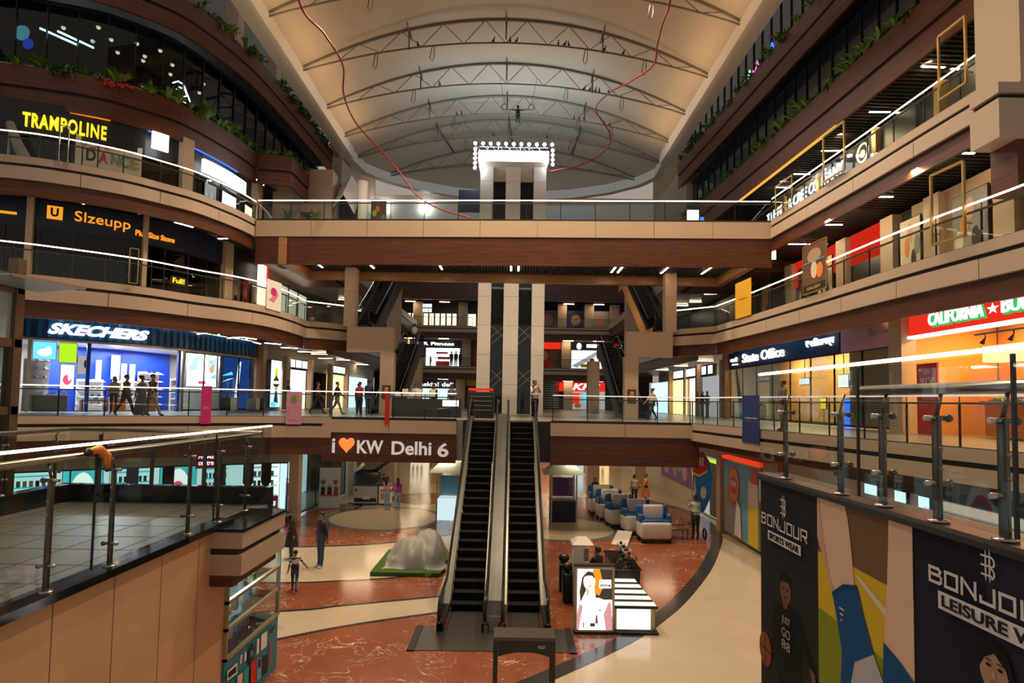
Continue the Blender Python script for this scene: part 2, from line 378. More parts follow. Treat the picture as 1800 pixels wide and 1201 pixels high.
# third-storey bridge
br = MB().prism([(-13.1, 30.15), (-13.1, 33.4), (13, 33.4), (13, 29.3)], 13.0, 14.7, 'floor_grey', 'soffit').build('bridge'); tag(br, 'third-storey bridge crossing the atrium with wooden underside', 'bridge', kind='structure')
CU['bridge'] = Curve([(-13.05, 29.75), (-.1, 29.1), (12.5, 28.6)], False)
for nm, z0, z1, off, m in (('edge_lip', -.05, .02, .02, 'groove'), ('fascia_panel', -.86, -.05, .02, 'beige_warm'), ('wood_band', -2.25, -.86, -.05, 'wood')):
    o = MB(); n = 9 if nm == 'fascia_panel' else 1; L = CU['bridge'].L / n
    for k in range(n): strip(o, CU['bridge'], -1, k * L + .01 * (n > 1), (k + 1) * L - .01 * (n > 1), 14.7 + z0, 14.7 + z1, off, .2, m)
    o.build(nm, br)
o = MB().box((0, 33.55, 13.55), (23.6, .35, 2.2), 'wood_pale')
o.box((-11.6, 31.6, 13.1), (.35, 4.2, 1.3), 'wood_pale').box((11.6, 31.2, 13.1), (.35, 4.8, 1.3), 'wood_pale'); o.build('back_beam', br)
o = MB()
for k in range(150): o.box((-11.3 + k * .152, 31.65, 12.94), (.05, 3.4, .12), 'slat')
o.build('ceiling_slats', br)
# side wood framing beyond the bridge (undersides of the third storey at the back)
for x in (-17, 17):
    s = MB().box((x, 37, 14.0), (11, 7, 1.4), 'wood').build('balcony_slab'); tag(s, 'third-storey floor behind the bridge on the %s' % ('left' if x < 0 else 'right'), 'balcony', kind='structure')
# fourth storey: planter bands with wood faces
def planter(cvn, sg, z0, z1, a, b, label, off=0, mid=.55):
    cv = CU[cvn]; h = z1 - z0
    root = strip(MB(), cv, sg, a, b, z0 + h * .5, z1, off, .12, 'wood').build('planter_band'); tag(root, label, 'planter', kind='structure')
    strip(MB(), cv, sg, a, b, z0 + h * .42, z0 + h * .5, off - .1, .12, 'groove').build('shadow_groove', root)
    strip(MB(), cv, sg, a, b, z0, z0 + h * .42, off - .03, .12, 'wood').build('wood_band', root)
    strip(MB(), cv, sg, a, b, z1 - .25, z1 - .12, off - .1, .8, 'soil').build('soil', root)
    return root
planter('L4L', 1, 18.2, 20.0, 0, CU['L4L'].L, 'curved wooden planter band above the yellow lit sign')
CU['L5L'] = Curve([(-14.7, 46), (-14.85, 39.5)] + CV['L4L'])
planter('L5L', 1, 23.3, 25.1, 0, CU['L5L'].L, 'upper curved wooden planter band at the top left', .35)
planter('L4R', -1, 18.3, 20.35, 0, CU['L4R'].L, 'lower wooden planter band along the right glass front')
planter('L4R', -1, 23.0, 25.0, 0, CU['L4R'].L, 'upper wooden planter band along the right glass front', .1)
CU['step4'] = Curve([(-13.2, 37.6), (-13.2, 34.9), (-13.25, 34.6), (-14.9, 34.3), (-15.1, 34.3)], False)
planter('step4', 1, 18.2, 20.0, 0, CU['step4'].L, 'square planter box ending the wooden band beside the stone block')
mat('bronze_cap', (.11, .085, .065), .3, .6)
for x0, x1, y0, y1, lab in ((-30, -15, 24.6, 46, 'left'), (14.4, 30, 8, 46, 'right')):
    P = [(x0, y0), (x1 if lab == 'right' else -27, y0)] if lab == 'right' else []
    for z in (18.9, 23.9):
        poly = [(p.x, p.y) for p in (CU['L5L'].pt(d, -.3, 1) for d in CU['L5L'].rng(0, CU['L5L'].L, 1))] + [(-30, 24.6), (-30, 46)] if lab == 'left' else [(p.x, p.y) for p in (CU['L4R'].pt(d, -.3, -1) for d in CU['L4R'].rng(0, CU['L4R'].L, 1))] + [(30, 12), (30, 47)]
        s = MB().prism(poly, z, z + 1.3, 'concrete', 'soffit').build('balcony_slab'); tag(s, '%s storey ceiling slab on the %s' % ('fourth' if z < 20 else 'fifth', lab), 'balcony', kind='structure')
# ================================================================ GLASS FRONTS of the upper storeys
def curtain(cvn, sg, z0, z1, a, b, off, pane, label, gm, dark=True):
    cv = CU[cvn]; n = round((b - a) / pane); L = (b - a) / n
    root = thing('window_1', label, 'window', (*cv.pt(a, off, sg), z0), kind='structure')
    g = MB()
    for k in range(n): strip(g, cv, sg, a + k * L, a + (k + 1) * L, z0, z1, off, .02, gm, 2)
    g.build('glass', root)
    f = MB()
    for k in range(n + 1):
        p, t = cv.at(a + k * L); q = cv.pt(a + k * L, off + .02, sg); f.box((q.x, q.y, (z0 + z1) / 2), (.045, .1, z1 - z0), 'dark_metal', math.atan2(t.y, t.x))
    strip(f, cv, sg, a, b, z0, z0 + .08, off + .05, .1, 'dark_metal'); strip(f, cv, sg, a, b, z1 - .1, z1, off + .05, .1, 'dark_metal')
    f.build('mullion', root); return root
CU['L5L'] = Curve([(-14.7, 46), (-14.85, 39.5)] + CV['L4L'])
curtain('L5L', 1, 19.9, 23.35, 0, CU['L5L'].L, -.55, 1.25, 'curved dark glass wall between the two left planter bands', 'glass_dark')
curtain('L4R', -1, 20.2, 23.05, 0, CU['L4R'].L, -.7, 1.1, 'long dark glass wall between the two right planter bands', 'glass_black')
curtain('L4R', -1, 24.9, 28.6, 0, CU['L4R'].L, -.5, 1.1, 'topmost dark glass wall on the right beside the roof beam', 'glass_black')
for k, (x, y) in enumerate(((-15.0, 31.5), (-14.9, 36.5), (-14.9, 42.5))):
    o = MB().box((x - .4, y, 27.2), (.7, .7, 4.6), 'beige').build('column', org=(x - .4, y, 24.9)); tag(o, 'pale column %s along the top left edge under the roof beam' % ('nearest', 'in the middle', 'furthest')[k], 'column', kind='structure')
o = MB().box((-17.2, 38, 27.5), (.1, 26, 5.5), 'glass_black').build('window_4'); tag(o, 'dark glass wall at the top left under the roof', 'window', kind='structure')
# dark rooms behind the left glass
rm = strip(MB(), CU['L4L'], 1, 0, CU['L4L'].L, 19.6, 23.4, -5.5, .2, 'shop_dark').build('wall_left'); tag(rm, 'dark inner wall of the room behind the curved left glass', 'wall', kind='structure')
for x0, x1, lab in ((-14.6, -13.6, 'left'), (14.2, 13.6, 'right')):
    o = MB().box(((x0 + x1) / 2, 51.5, 22.3), (1.0, 11.2, 15.2), 'wall_tan').build('wall_' + lab); tag(o, 'tan side wall below the rounded roof end on the ' + lab, 'wall', kind='structure')
# slatted ceilings under the walkways
def slats(cvn, sg, z, a, b, d0, d1, gap, lab):
    cv = CU[cvn]; o = MB()
    for s_ in cv.rng(a, b, gap): p, q = cv.pt(s_, -d0, sg), cv.pt(s_, -d1, sg); o.bar((p.x, p.y, z), (q.x, q.y, z), .05, .1, 'slat')
    o = o.build('ceiling_slats'); tag(o, lab, 'ceiling', kind='structure')
slats('L4L', 1, 18.82, .5, 12.5, .3, 3.6, .28, 'dark slatted ceiling above the yellow lit sign'); slats('L3L', 1, 13.86, .5, 12.5, .4, 3.2, .28, 'dark slatted ceiling above the navy shop fascia'); slats('L3R', -1, 13.86, .2, 12.5, .4, 3.5, .28, 'dark slatted ceiling above the second-storey right shops'); slats('L4R', -1, 18.82, 11, 31, .4, 2.6, .28, 'dark slatted ceiling above the white lit letters')
# ================================================================ ROOF
ZB, ZA = 25.2, 28.6
def rcx(y): return -.7 if y < 46 else -.7 + min(1, (y - 46) / 6) * .55
SP = [(2, 12.5), (46, 12.5), (49, 12.3), (51, 11.0), (53, 8.6), (54.5, 5.5), (55.2, 2.6)]
def half(y):
    for (a, p), (b, q) in zip(SP[:-1], SP[1:]):
        if a <= y <= b: return p + (q - p) * (y - a) / (b - a)
    return SP[-1][1]
ARCH = [9.5, 14.5, 19.5, 24.6, 29.6, 34.6, 39.2, 43.5, 47.2, 51.0]
def apex(y): return ZA - max(0, y - 49) * .32
def roofz(y, u):
    sag = 0
    for a, b in zip(ARCH[:-1], ARCH[1:]):
        if a <= y <= b: sag = math.sin(math.pi * (y - a) / (b - a)) * .28
    return ZB + (apex(y) - ZB) * (1 - u * u) - sag * (1 - u ** 6)
ys = [2 + k * .5 for k in range(107)]; NU = 28; rv = []; rf = []
for y in ys:
    for i in range(NU + 1):
        u = -1 + 2 * i / NU; rv.append((rcx(y) + half(y) * u, y, roofz(y, u)))
for k in range(len(ys) - 1):
    for i in range(NU): q = k * (NU + 1) + i; rf.append((q, q + NU + 1, q + NU + 2, q + 1))
mat('fabric', (.35, .265, .175), .8, noise=.08, nscale=.35)
rt_ = MB().raw(rv, rf, 'fabric', True).build('ceiling'); tag(rt_, 'arched cream fabric roof over the whole atrium', 'ceiling', kind='structure')
pl = MB()
for y in ARCH:
    for i in range(-6, 7): pass
for s in (-1, 1):
    bm_ = MB()
    P = [(rcx(y) + s * p, y) for y, p in SP[1:]] + [(0, 55.6)] * (s > 0)
    bm_.box((s * 12.5 - .7, 24, 25.05), (.95, 44, 1.0), 'beam_paint')
    for a, b in zip(P[:-1], P[1:]): bm_.bar((*a, 25.0), (*b, 25.0), .6, .8, 'beam_paint')
    o = bm_.build('beam'); tag(o, 'long %s edge beam carrying the fabric roof' % ('left' if s < 0 else 'right'), 'beam', kind='structure')
wall = MB().box((0, 57, 23.2), (28, .3, 4.6), 'plaster').build('wall_back'); tag(wall, 'pale back wall under the rounded end of the roof', 'wall', kind='structure')
for n_, y in enumerate(ARCH):
    a = half(y); z1 = apex(y)
    root = thing('roof_truss', 'arched steel roof truss, one of the row of painted arches under the fabric roof', 'truss', (0, y, ZB), group='roof trusses', kind='structure')
    cx_ = rcx(y); TP = [(cx_ + a * u, y, ZB + (z1 - ZB - .1) * (1 - u * u)) for u in [-1 + k / 14 for k in range(29)]]
    BP = [(cx_ + a * u, y, ZB - .15 + (z1 - ZB - 1.35) * (1 - u * u)) for u in [-1 + k / 14 for k in range(29)]]
    MB().tube(TP, .085, 'truss_paint', 6).build('top_chord', root); MB().tube(BP, .055, 'truss_paint', 6).build('bottom_chord', root)
    wb = MB(); N = 10
    for k in range(2, 2 * N - 1):
        u0, u1 = -1 + k / N, -1 + (k + 1) / N
        def tp(u): return (cx_ + a * u, y, ZB + (z1 - ZB - .1) * (1 - u * u))
        def bp(u): return (cx_ + a * u, y, ZB - .15 + (z1 - ZB - 1.35) * (1 - u * u))
        wb.tube([tp(u0), bp(u1)] if k % 2 else [bp(u0), tp(u1)], .024, 'truss_paint', 4, False)
    wb.build('web_bars', root)
for x in (-.0, -6.2, 6.2):
    o = MB()
    for y0, y1 in zip(ARCH[:-1], ARCH[1:]):
        q = lambda y: (rcx(y) + x * half(y) / 13.4, y, roofz(y, x / 13.4) - .12)
        o.tube([q(y0), q(y1)], .05, 'truss_paint', 6)
        z = roofz(y0, x / 13.4); o.tube([(rcx(y0) + x * half(y0) / 13.4, y0, z - .1), (rcx(y0) + x * half(y0) / 13.4, y0, z - 1.3)], .05, 'truss_paint', 6)
    o = o.build('roof_purlin'); tag(o, ['central ridge purlin joining the roof arches', 'purlin joining the roof arches left of the ridge', 'purlin joining the roof arches right of the ridge'][(-.0, -6.2, 6.2).index(x)], 'purlin', kind='structure')
# ================================================================ LIFT TOWER
TX = -.14
tw = thing('lift_tower', 'tall pale lift tower with two dark glass shafts and bright lit head', 'lift tower', (TX, 40, 4.9), kind='structure')
o = MB()
for x, w_ in ((-1.94, .88), (TX, 1.0), (1.68, .84)):
    for k in range(9):
        z0, z1 = 4.9 + k * 1.98, 4.9 + (k + 1) * 1.98 - .015
        o.box((x, 40.6, (z0 + z1) / 2), (w_, 1.2, z1 - z0), 'white_panel')
o.build('column', tw)
o = MB().box((-.98, 40.75, 12.95), (1.1, .06, 16.1), 'glass_black').box((.83, 40.75, 12.95), (.95, .06, 16.1), 'glass_black'); o.build('dark_glass', tw)
o = MB()
for cx in (-.98, .83):
    for zz in (6.6, 9.6):
        for dz, sgn in ((0, 1), (1.3, -1), (.5, 1)): o.bar((cx - .5, 40.71, zz + dz), (cx + .5, 40.71, zz + dz + sgn * .9), .01, .035, 'gold')
o.build('gold_lines', tw)
o = MB(); fz, bz = 22.0, 20.95
A = [(-2.5, 39.75), (2.25, 39.75)]; B_ = [(-1.5, 40.7), (1.3, 40.7)]
o.raw([(-2.5, 39.75, fz), (2.25, 39.75, fz), (2.25, 42.5, fz), (-2.5, 42.5, fz), (-1.72, 40.72, bz), (1.5, 40.72, bz), (1.5, 42.5, bz), (-1.72, 42.5, bz)], [(0, 1, 5, 4), (1, 2, 6, 5), (2, 3, 7, 6), (3, 0, 4, 7), (4, 5, 6, 7), (3, 2, 1, 0)], 'white_panel')
o.build('splayed_head', tw)
o = MB().box((TX, 40.6, 22.38), (4.78, 1.75, .72), 'white_box'); o.build('lit_fascia', tw)
o = MB()
for x in (-1.9, -1.2, -.4, .3, .9, 1.6): o.tube([(x, 39.8, 22.75), (x, 39.8, 23.0)], .02, 'steel', 5)
o.tube([(-2.5, 39.8, 23.0), (2.2, 39.8, 23.0)], .025, 'steel', 5); o.build('roof_rail', tw)
# back of tower
MB().box((TX, 42.2, 12.8), (4.6, 2.4, 15.8), 'plaster').build('shaft_wall', tw)
# ================================================================ PORTALS and columns
def column(x, y, z0, z1, wx, wy, label, m='beige'):
    n = max(1, round((z1 - z0) / 2.2)); o = MB(); h = (z1 - z0) / n
    for k in range(n): o.box((x, y, z0 + h * (k + .5)), (wx, wy, h - .012), m)
    o = o.build('column'); return tag(o, label, 'column', kind='structure')
for s, lab in ((-1, 'left'), (1, 'right')):
    dx = -.3 if s > 0 else 0
    o = MB().box((s * 7.75 + dx, 32.6, 8.97), (2.5, .6, 1.36), 'beige_warm'); o.box((s * 6.78 + dx, 32.6, 6.6), (.74, .6, 3.38), 'beige_warm')
    o = o.build('column'); tag(o, 'stone clad portal with beam in front of the %s side escalators' % lab, 'column', kind='structure')
    column(s * 8.9 + dx, 32.6, 9.65, 13.6, .62, .6, 'stone column standing on the %s portal up to the bridge' % lab, 'beige_warm')
    column(s * 9.6, 48, 9.8, 17.4, 1.0, 1.0, 'round-edged stone column behind the %s upper escalator' % lab)
    column(s * 8.0 + (s > 0) * -1.2, 50, 4.9, 9.2, .95, .95, 'stone column beside the %s lower escalator' % lab)
# ================================================================ BACK FACADE
BY = 68.
for z, lab, t in ((14.2, 'third', 1.5), (9.55, 'second', 1.5)):
    s = MB().box((0, BY + 5, z - .5), (32, 10, 1.0), 'floor_grey').build('balcony_slab'); tag(s, '%s-storey balcony slab of the far facade' % lab, 'balcony', kind='structure')
    MB().box((0, BY - .1, z - .08), (32, .2, .22), 'beige').build('edge_lip', s); MB().box((0, BY - .02, z - .25), (32, .2, .12), 'groove').build('shadow_groove', s)
    MB().box((0, BY - .12, z - .5), (32, .2, .4), 'beige').build('fascia_panel', s); MB().box((0, BY, z - 1.05), (32, .24, .7), 'wood').build('wood_band', s)
s = MB().box((0, BY, 18.35), (32, .4, 2.2), 'wood').build('planter_band'); tag(s, 'wooden planter band across the far facade above the shops', 'planter', kind='structure')
MB().box((0, BY + .5, 19.3), (32, .8, .2), 'soil').build('soil', s)
s = MB().box((0, BY + 2.2, 22), (32, .1, 6), 'glass_black').build('window_2'); tag(s, 'dark glass wall above the far planter band', 'window', kind='structure')
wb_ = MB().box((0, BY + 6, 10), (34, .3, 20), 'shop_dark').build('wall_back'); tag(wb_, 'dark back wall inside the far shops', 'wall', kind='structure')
for z0, z1, xs in ((4.9, 8.3, (-12.6, -6.0, 6.6)), (9.55, 12.9, (-12.6, -5.4, 6.3)), (14.2, 17.3, (-11.2, -5.9, 5.8, 9.0, 12.0))):
    for x in xs: column(x, BY + 2.2, z0, z1, 1.05, .8, 'warm lit stone pier between the far shops', 'beige_warm')['group'] = 'stone piers of the far facade'
# side galleries of the rear atrium
for s, lab in ((-1, 'left'), (1, 'right')):
    for z in (9.8, 14.7):
        o = MB().box((s * 15.6, 52, z - .45), (9, 32, .9), 'floor_grey', 0).build('balcony_slab'); tag(o, '%s gallery of the rear atrium, %s storey' % (lab, 'second' if z < 12 else 'third'), 'balcony', kind='structure')
        MB().box((s * 11.05, 52, z - .3), (.2, 32, .65), 'beige').build('fascia_panel', o); MB().box((s * 11.15, 52, z - 1.0), (.2, 32, .8), 'wood').build('wood_band', o)
    o = MB().box((s * 17, 52, 12), (.3, 33, 15), 'plaster').build('wall_' + lab); tag(o, '%s shop wall of the rear atrium' % lab, 'wall', kind='structure')
# stone block behind the bridge on the left and fronts beside it
o = MB()
for x0, x1, z0, z1 in ((-15.5, -11.7, 18.1, 20.4), (-12.75, -11.7, 14.7, 18.1), (-15.5, -13.7, 14.7, 18.1), (-13.7, -12.75, 17.6, 18.1)): o.box(((x0 + x1) / 2, 38.2, (z0 + z1) / 2), (x1 - x0 - .01, 1.2, z1 - z0 - .01), 'beige')
o = o.build('column'); tag(o, 'stone clad block with a square opening behind the left end of the bridge', 'column', kind='structure')
# side walls that close the building
for n_, (x, lab) in enumerate(((-30, 'left'), (30, 'right'))):
    o = MB().box((x, 40, 14), (.3, 78, 30), 'concrete').build('wall_' + lab); tag(o, 'outer wall on the far %s behind the shops' % lab, 'wall', kind='structure')
# ================================================================ NEAR LANDINGS
# left landing at 3.6 m with stone wall below and boxed end
ln = MB().prism([(-5.02, 3.5), (-5.02, 12.7), (-9.5, 12.7), (-9.5, 3.5)], 3.2, 3.52, 'landing_tile', 'soffit').build('landing'); tag(ln, 'grey tiled half landing behind the near left glass railing', 'landing', kind='structure')
o = MB()
for k in range(9): y0 = 10.72 - (k + 1) * 1.02; o.box((-5.04, y0 + .51, 1.75), (.16, 1.0, 3.5), 'stone_tan')

o.build('stone_cladding', ln)
MB().box((-5.03, 7.1, 3.55), (.32, 7.2, .10), 'granite').build('granite_curb', ln)
MB().box((-9.3, 8.1, 3.62), (.3, 9.2, .5), 'granite').build('granite_curb', ln)
o = MB().box((-4.78, 11.0, 3.36), (.7, 1.88, .28), 'beige').box((-4.82, 11.0, 3.17), (.6, 1.84, .12), 'groove').box((-4.78, 11.0, 2.95), (.7, 1.88, .34), 'beige').box((-4.86, 11.0, 2.69), (.56, 1.84, .2), 'wood')
o.build('boxed_end', ln); MB().box((-4.78, 11.0, 3.52), (.74, 1.92, .05), 'granite').build('granite_top', ln)
o = MB(); [o.box((-7.2, 3.9 + k * .8, 3.5205), (4.3, .012, .004), 'groove') for k in range(11)]; [o.box((-8.8 + k * .8, 8.1, 3.5205), (.012, 9.0, .004), 'groove') for k in range(5)]; o.build('tile_joint', ln)
# right landing at 4.9 m
rn = MB().prism([(3.12, 1.5), (3.12, 7.55), (3.5, 7.55), (3.5, 1.5)], 4.55, 4.86, 'concrete', 'soffit_pale').build('wall_right'); tag(rn, 'narrow parapet wall below the near right glass railing', 'wall', kind='structure')
MB().box((3.28, 4.5, 4.89), (.38, 6.1, .05), 'bronze_cap').build('granite_curb', rn)
MB().box((3.28, 4.5, 2.4), (.18, 6.0, 4.8), 'shop_dark').build('wall_panel', rn)
# ================================================================ RAILINGS
def railing(label, cv, sg, a, b, z, hc=.82, hl=1.0, pane=1.4, group=None, led='led', off=-.06, cat='railing'):
    """glass balustrade along a slab edge: panes, posts, dark cap rail and a light strip above"""
    n = max(1, round((b - a) / pane)); L = (b - a) / n; p0 = cv.pt(a, off, sg)
    root = thing('glass_railing', label, cat, (p0.x, p0.y, z), group=group)
    for k in range(n):
        strip(MB(), cv, sg, a + k * L + .012, a + (k + 1) * L - .012, z + .02, z + hc - .01, off, .014, 'glass', .7).build('glass_pane', root)
    ds = cv.rng(a, b, .35)
    strip(MB(), cv, sg, a, b, z + hc, z + hc + .045, off + .02, .05, 'rail_cap', .35).build('cap_rail', root)
    if led: MB().tube([(*cv.pt(d, off, sg), z + hl) for d in ds], .024, led, 6).build('light_strip', root)
    strip(MB(), cv, sg, a, b, z, z + .05, off + .03, .08, 'dark_metal', .35).build('base_channel', root)
    for k in range(n + 1):
        p = cv.pt(a + k * L, off - .03, sg); o = MB(); o.box((p.x, p.y, z + hc / 2), (.035, .035, hc), 'dark_metal')
        if led: o.box((p.x, p.y, z + (hc + hl) / 2), (.016, .016, hl - hc), 'dark_metal')
        o.build('post', root)
    return root
railing('curved glass railing with glowing handrail, second storey left, under the orange lettering', CU['L2L'], 1, 0, CU['L2L'].L, 9.8, .85, 1.08)
railing('curved glass railing with glowing handrail, third storey left, under the yellow lettering', CU['L3L'], 1, 0, CU['L3L'].L, 14.7, .72, .97)
railing('curved glass railing in front of the blue shoe shop', CU['L1L'], 1, 0, CU['L1L'].L, 4.9, .98, 1.14, led='led_soft')
railing('long glass railing on the right in front of the office shop', CU['L1R'], -1, 0, CU['L1R'].L, 4.9, .95, 1.14, led='led_dim')
railing('long glass railing with glowing handrail, second storey right, by the red and gold shops', CU['L2R'], -1, 0, CU['L2R'].L, 9.8, .85, 1.08)
railing('long glass railing with glowing handrail, third storey right, in front of white lit letters', CU['L3R'], -1, 0, CU['L3R'].L, 14.7, .85, 1.08)
railing('glass railing with glowing handrail along the bridge', CU['bridge'], -1, .05, CU['bridge'].L - .05, 14.7, .84, 1.0, pane=1.72)
railing('short slanted glass railing beside the left portal', CU['retleft'], 1, .05, CU['retleft'].L - .05, 9.8, .85, 1.08)
railing('short slanted glass railing beside the right portal', CU['retright'], -1, .05, CU['retright'].L - .05, 9.8, .85, 1.08)
railing('glass railing above the white slogan, left of the escalators', CU['front1'], -1, .3, 5.8, 4.9, .95, 1.14, led='led_soft')
railing('glass railing to the right of the escalators', CU['front1'], -1, 10.0, 16.1, 4.9, .95, 1.14, led='led_dim')
for z, nm in ((14.2, 'third'), (9.55, 'second')):
    for xa, xb, side in ((-14, -4.6, 'left'), (4.2, 14, 'right')):
        cv = Curve([(xa, BY - .1), (xb, BY - .1)]); railing('far glass railing of the %s storey, %s of the lift tower' % (nm, side), cv, -1, 0, cv.L, z + .04, 1.0, 1.1, 2.3, led=None)
# near railings with handrail and clamped posts
def near_rail(label, x, posts, z0, panes, zg0, zg1, zl, led, hand, sgn, ends):
    root = thing('glass_railing', label, 'railing', (x, posts[0], z0))
    for a, b in panes: MB().box((x - sgn * .05, (a + b) / 2, (zg0 + zg1) / 2), (.016, b - a - .02, zg1 - zg0), 'glass_near').build('glass_pane', root)
    for a, b in panes[:-1]: MB().box((x - sgn * .05, b, (zg0 + zg1) / 2), (.02, .022, zg1 - zg0), 'black').build('black_joint', root)
    if led: MB().tube([(x - sgn * .05, ends[0], zl), (x - sgn * .05, ends[1], zl)], .016, 'led', 8).build('light_strip', root)
    MB().tube([(x + sgn * .04, hand[0], hand[2]), (x + sgn * .04, hand[1], hand[2])], .045, 'steel', 12).build('handrail', root)
    for y in posts:
        zt = hand[2] - .2
        o = MB().rbox((x, y, (z0 + zt) / 2), (.03, .075, zt - z0), 'steel_dark', .006)
        p = o.build('post', root)
        q = MB().lathe([(0, 0), (.075, 0), (.075, .012), (.03, .02), (0, .02)], (x, y, z0), 'steel', 14); q.build('base_flange', p).parent = p
        q = MB()
        for zz in (zt - .02, z0 + .28): q.tube([(x - sgn * .09, y, zz), (x + sgn * .07, y, zz)], .02, 'steel', 8); q.ball((x + sgn * .09, y, zz), .03, 'steel_dark', 8)
        for zz in (zt - .25, zt - .4): q.lathe([(0, 0), (.012, 0), (.012, .02), (0, .02)], (x, y - .045, zz), 'steel', 8)
        q.build('clamp', root)
        MB().tube([(x, y, zt), (x + sgn * .0, y - .03, zt + .08), (x + sgn * .04, y, hand[2] - .03)], .014, 'steel_dark', 8).build('rail_bracket', root)
    return root
near_rail('near left glass railing on the granite curb, with steel handrail and clamped posts', -5.0, (6.57, 7.6, 9.4, 10.35, 11.4), 3.6, [(3.6, 7.2), (7.2, 10.1), (10.1, 12.4)], 3.66, 5.12, 5.16, True, (3.6, 11.7, 5.02), -1, (3.6, 12.4))
near_rail('far railing of the left half landing, against the teal shop windows', -9.3, (8.2, 9.6, 11.0, 12.3), 3.87, [(3.6, 8.6), (8.6, 12.6)], 3.9, 4.9, 5.0, False, (4.6, 12.6, 5.0), 1, (4, 12.6))
near_rail('near right glass railing above the sportswear banner, with dark handrail', 3.16, (3.85, 4.45, 5.1, 5.75, 6.9), 4.92, [(2.0, 3.7), (3.7, 5.37), (5.37, 7.5)], 4.96, 6.1, 6.14, True, (2.0, 5.45, 5.9), 1, (2.0, 7.5))
r = thing('glass_railing', 'cross railing closing the end of the left half landing', 'railing', (-7.2, 12.6, 3.6))
MB().box((-7.2, 12.6, 4.35), (4.1, .016, 1.2), 'glass').build('glass_pane', r); MB().tube([(-9.2, 12.55, 5.0), (-5.2, 12.55, 5.0)], .04, 'steel').build('handrail', r)
for x in (-8.6, -7.5, -6.4, -5.5): MB().box((x, 12.6, 4.26), (.07, .03, 1.3), 'steel_dark').build('post', r)
MB().box((-7.2, 12.65, 3.62), (4.4, .2, .5), 'granite').build('curb', r)
# ================================================================ CEILING LIGHTS
LT = {'left first-storey ceiling': [(-14.12, 27.08, 8.6, -37, 0.95),
                               (-13.42, 26.76, 8.6, 56, 0.9),
                               (-13.49, 28.8, 8.6, -31, 0.9),
                               (-12.84, 28.96, 8.6, 65, 0.9),
                               (-13.5, 31.48, 8.6, 92, 0.9),
                               (-12.74, 31.66, 8.6, 48, 0.9),
                               (-12.82, 34.2, 8.6, 22, 0.9),
                               (-12.85, 36.97, 8.6, 18, 0.9),
                               (-13.39, 42.74, 8.6, -14, 1.09)],
 'left second-storey ceiling': [(-20.88, 24.07, 13.76, 110, 0.9),
                                (-21.14, 24.82, 13.76, 110, 0.9),
                                (-19.43, 24.48, 13.76, 96, 0.9),
                                (-18.49, 25.32, 13.76, 120, 1.35),
                                (-16.94, 26.61, 13.76, 93, 1.0),
                                (-15.51, 27.65, 13.76, 60, 0.9),
                                (-15.78, 30.28, 13.76, -28, 0.9),
                                (-14.84, 30.0, 13.76, -12, 0.9)],
 'left third-storey ceiling': [(-21.4, 26.58, 18.72, 94, 0.9),
                               (-24.3, 27.84, 18.72, 106, 0.9),
                               (-19.26, 27.63, 18.72, 101, 0.9),
                               (-17.39, 29.51, 18.72, 49, 0.9),
                               (-16.72, 31.56, 18.72, 4, 0.9),
                               (-16.73, 34.44, 18.72, 6, 1.22),
                               (-15.45, 35.34, 18.72, 88, 1.39),
                               (-16.75, 37.11, 18.72, 13, 0.9)],
 'right first-storey ceiling': [(13.5, 21.03, 9.0, -6, 0.9),
                                (13.41, 17.21, 9.0, 6, 0.93),
                                (13.6, 25.27, 9.0, -9, 0.9),
                                (13.7, 29.6, 9.0, -10, 0.9),
                                (13.79, 34.02, 9.0, -11, 0.9),
                                (13.84, 38.14, 9.0, -13, 0.9)],
 'right second-storey ceiling': [(13.9, 22.32, 13.76, -3, 0.9),
                                 (13.96, 25.91, 13.76, -4, 0.9),
                                 (14.98, 29.08, 13.76, -4, 0.9),
                                 (14.0, 29.14, 13.76, -4, 0.9),
                                 (13.46, 34.54, 13.76, -53, 0.9),
                                 (14.18, 39.32, 13.76, -5, 0.9),
                                 (14.27, 42.89, 13.76, -6, 0.9),
                                 (14.25, 46.36, 13.76, -6, 0.9),
                                 (13.9, 18.3, 13.76, 1, 0.9)],
 'right third-storey ceiling': [(15.8, 22.06, 18.72, 2, 0.9),
                                (16.98, 22.18, 18.72, 2, 0.9),
                                (15.94, 25.6, 18.72, -2, 0.9),
                                (17.02, 25.64, 18.72, 3, 0.9),
                                (15.94, 29.66, 18.72, -3, 0.9),
                                (16.0, 32.76, 18.72, -2, 0.9),
                                (15.89, 34.86, 18.72, 5, 0.9)]}
NL = {'right third-storey ceiling': 'row of tube lights under the right third-storey ceiling'}
for where, rows in LT.items():
    first = None
    for x, y, z, ang, ln in rows:
        if first is None:
            first = thing('linear_light', 'warm glowing tube light under the ' + where, 'light', (x, y, z), math.radians(ang), group='tube lights, ' + where)
            MB().box((0, 0, .03), (1, .10, .05), 'dark_metal').build('housing', first, True); MB().box((0, 0, -.005), (.98, .075, .03), 'lamp').build('diffuser', first, True)
            if 'first' in where or 'second' in where:
                o = MB()
                for q in (-.35, .35): o.tube([(q, 0, .05), (q, 0, .46 if 'left first' in where else .24)], .008, 'steel', 5)
                o.build('suspension_rod', first, True)
            first.scale = (ln, 1, 1)
        else: copy_thing(first, (x, y, z), math.radians(ang), scale=(ln, 1, 1))
def light_row(label, group, spots, d=(1.2, .09), m='lamp', rz=0):
    f = None
    for p in spots:
        if f is None:
            f = thing('linear_light', label, 'light', p, rz, group=group)
            MB().box((0, 0, .03), (d[0], d[1] + .03, .05), 'dark_metal').build('housing', f, True); MB().box((0, 0, -.005), (d[0] - .02, d[1], .03), m).build('diffuser', f, True)
        else: copy_thing(f, p)
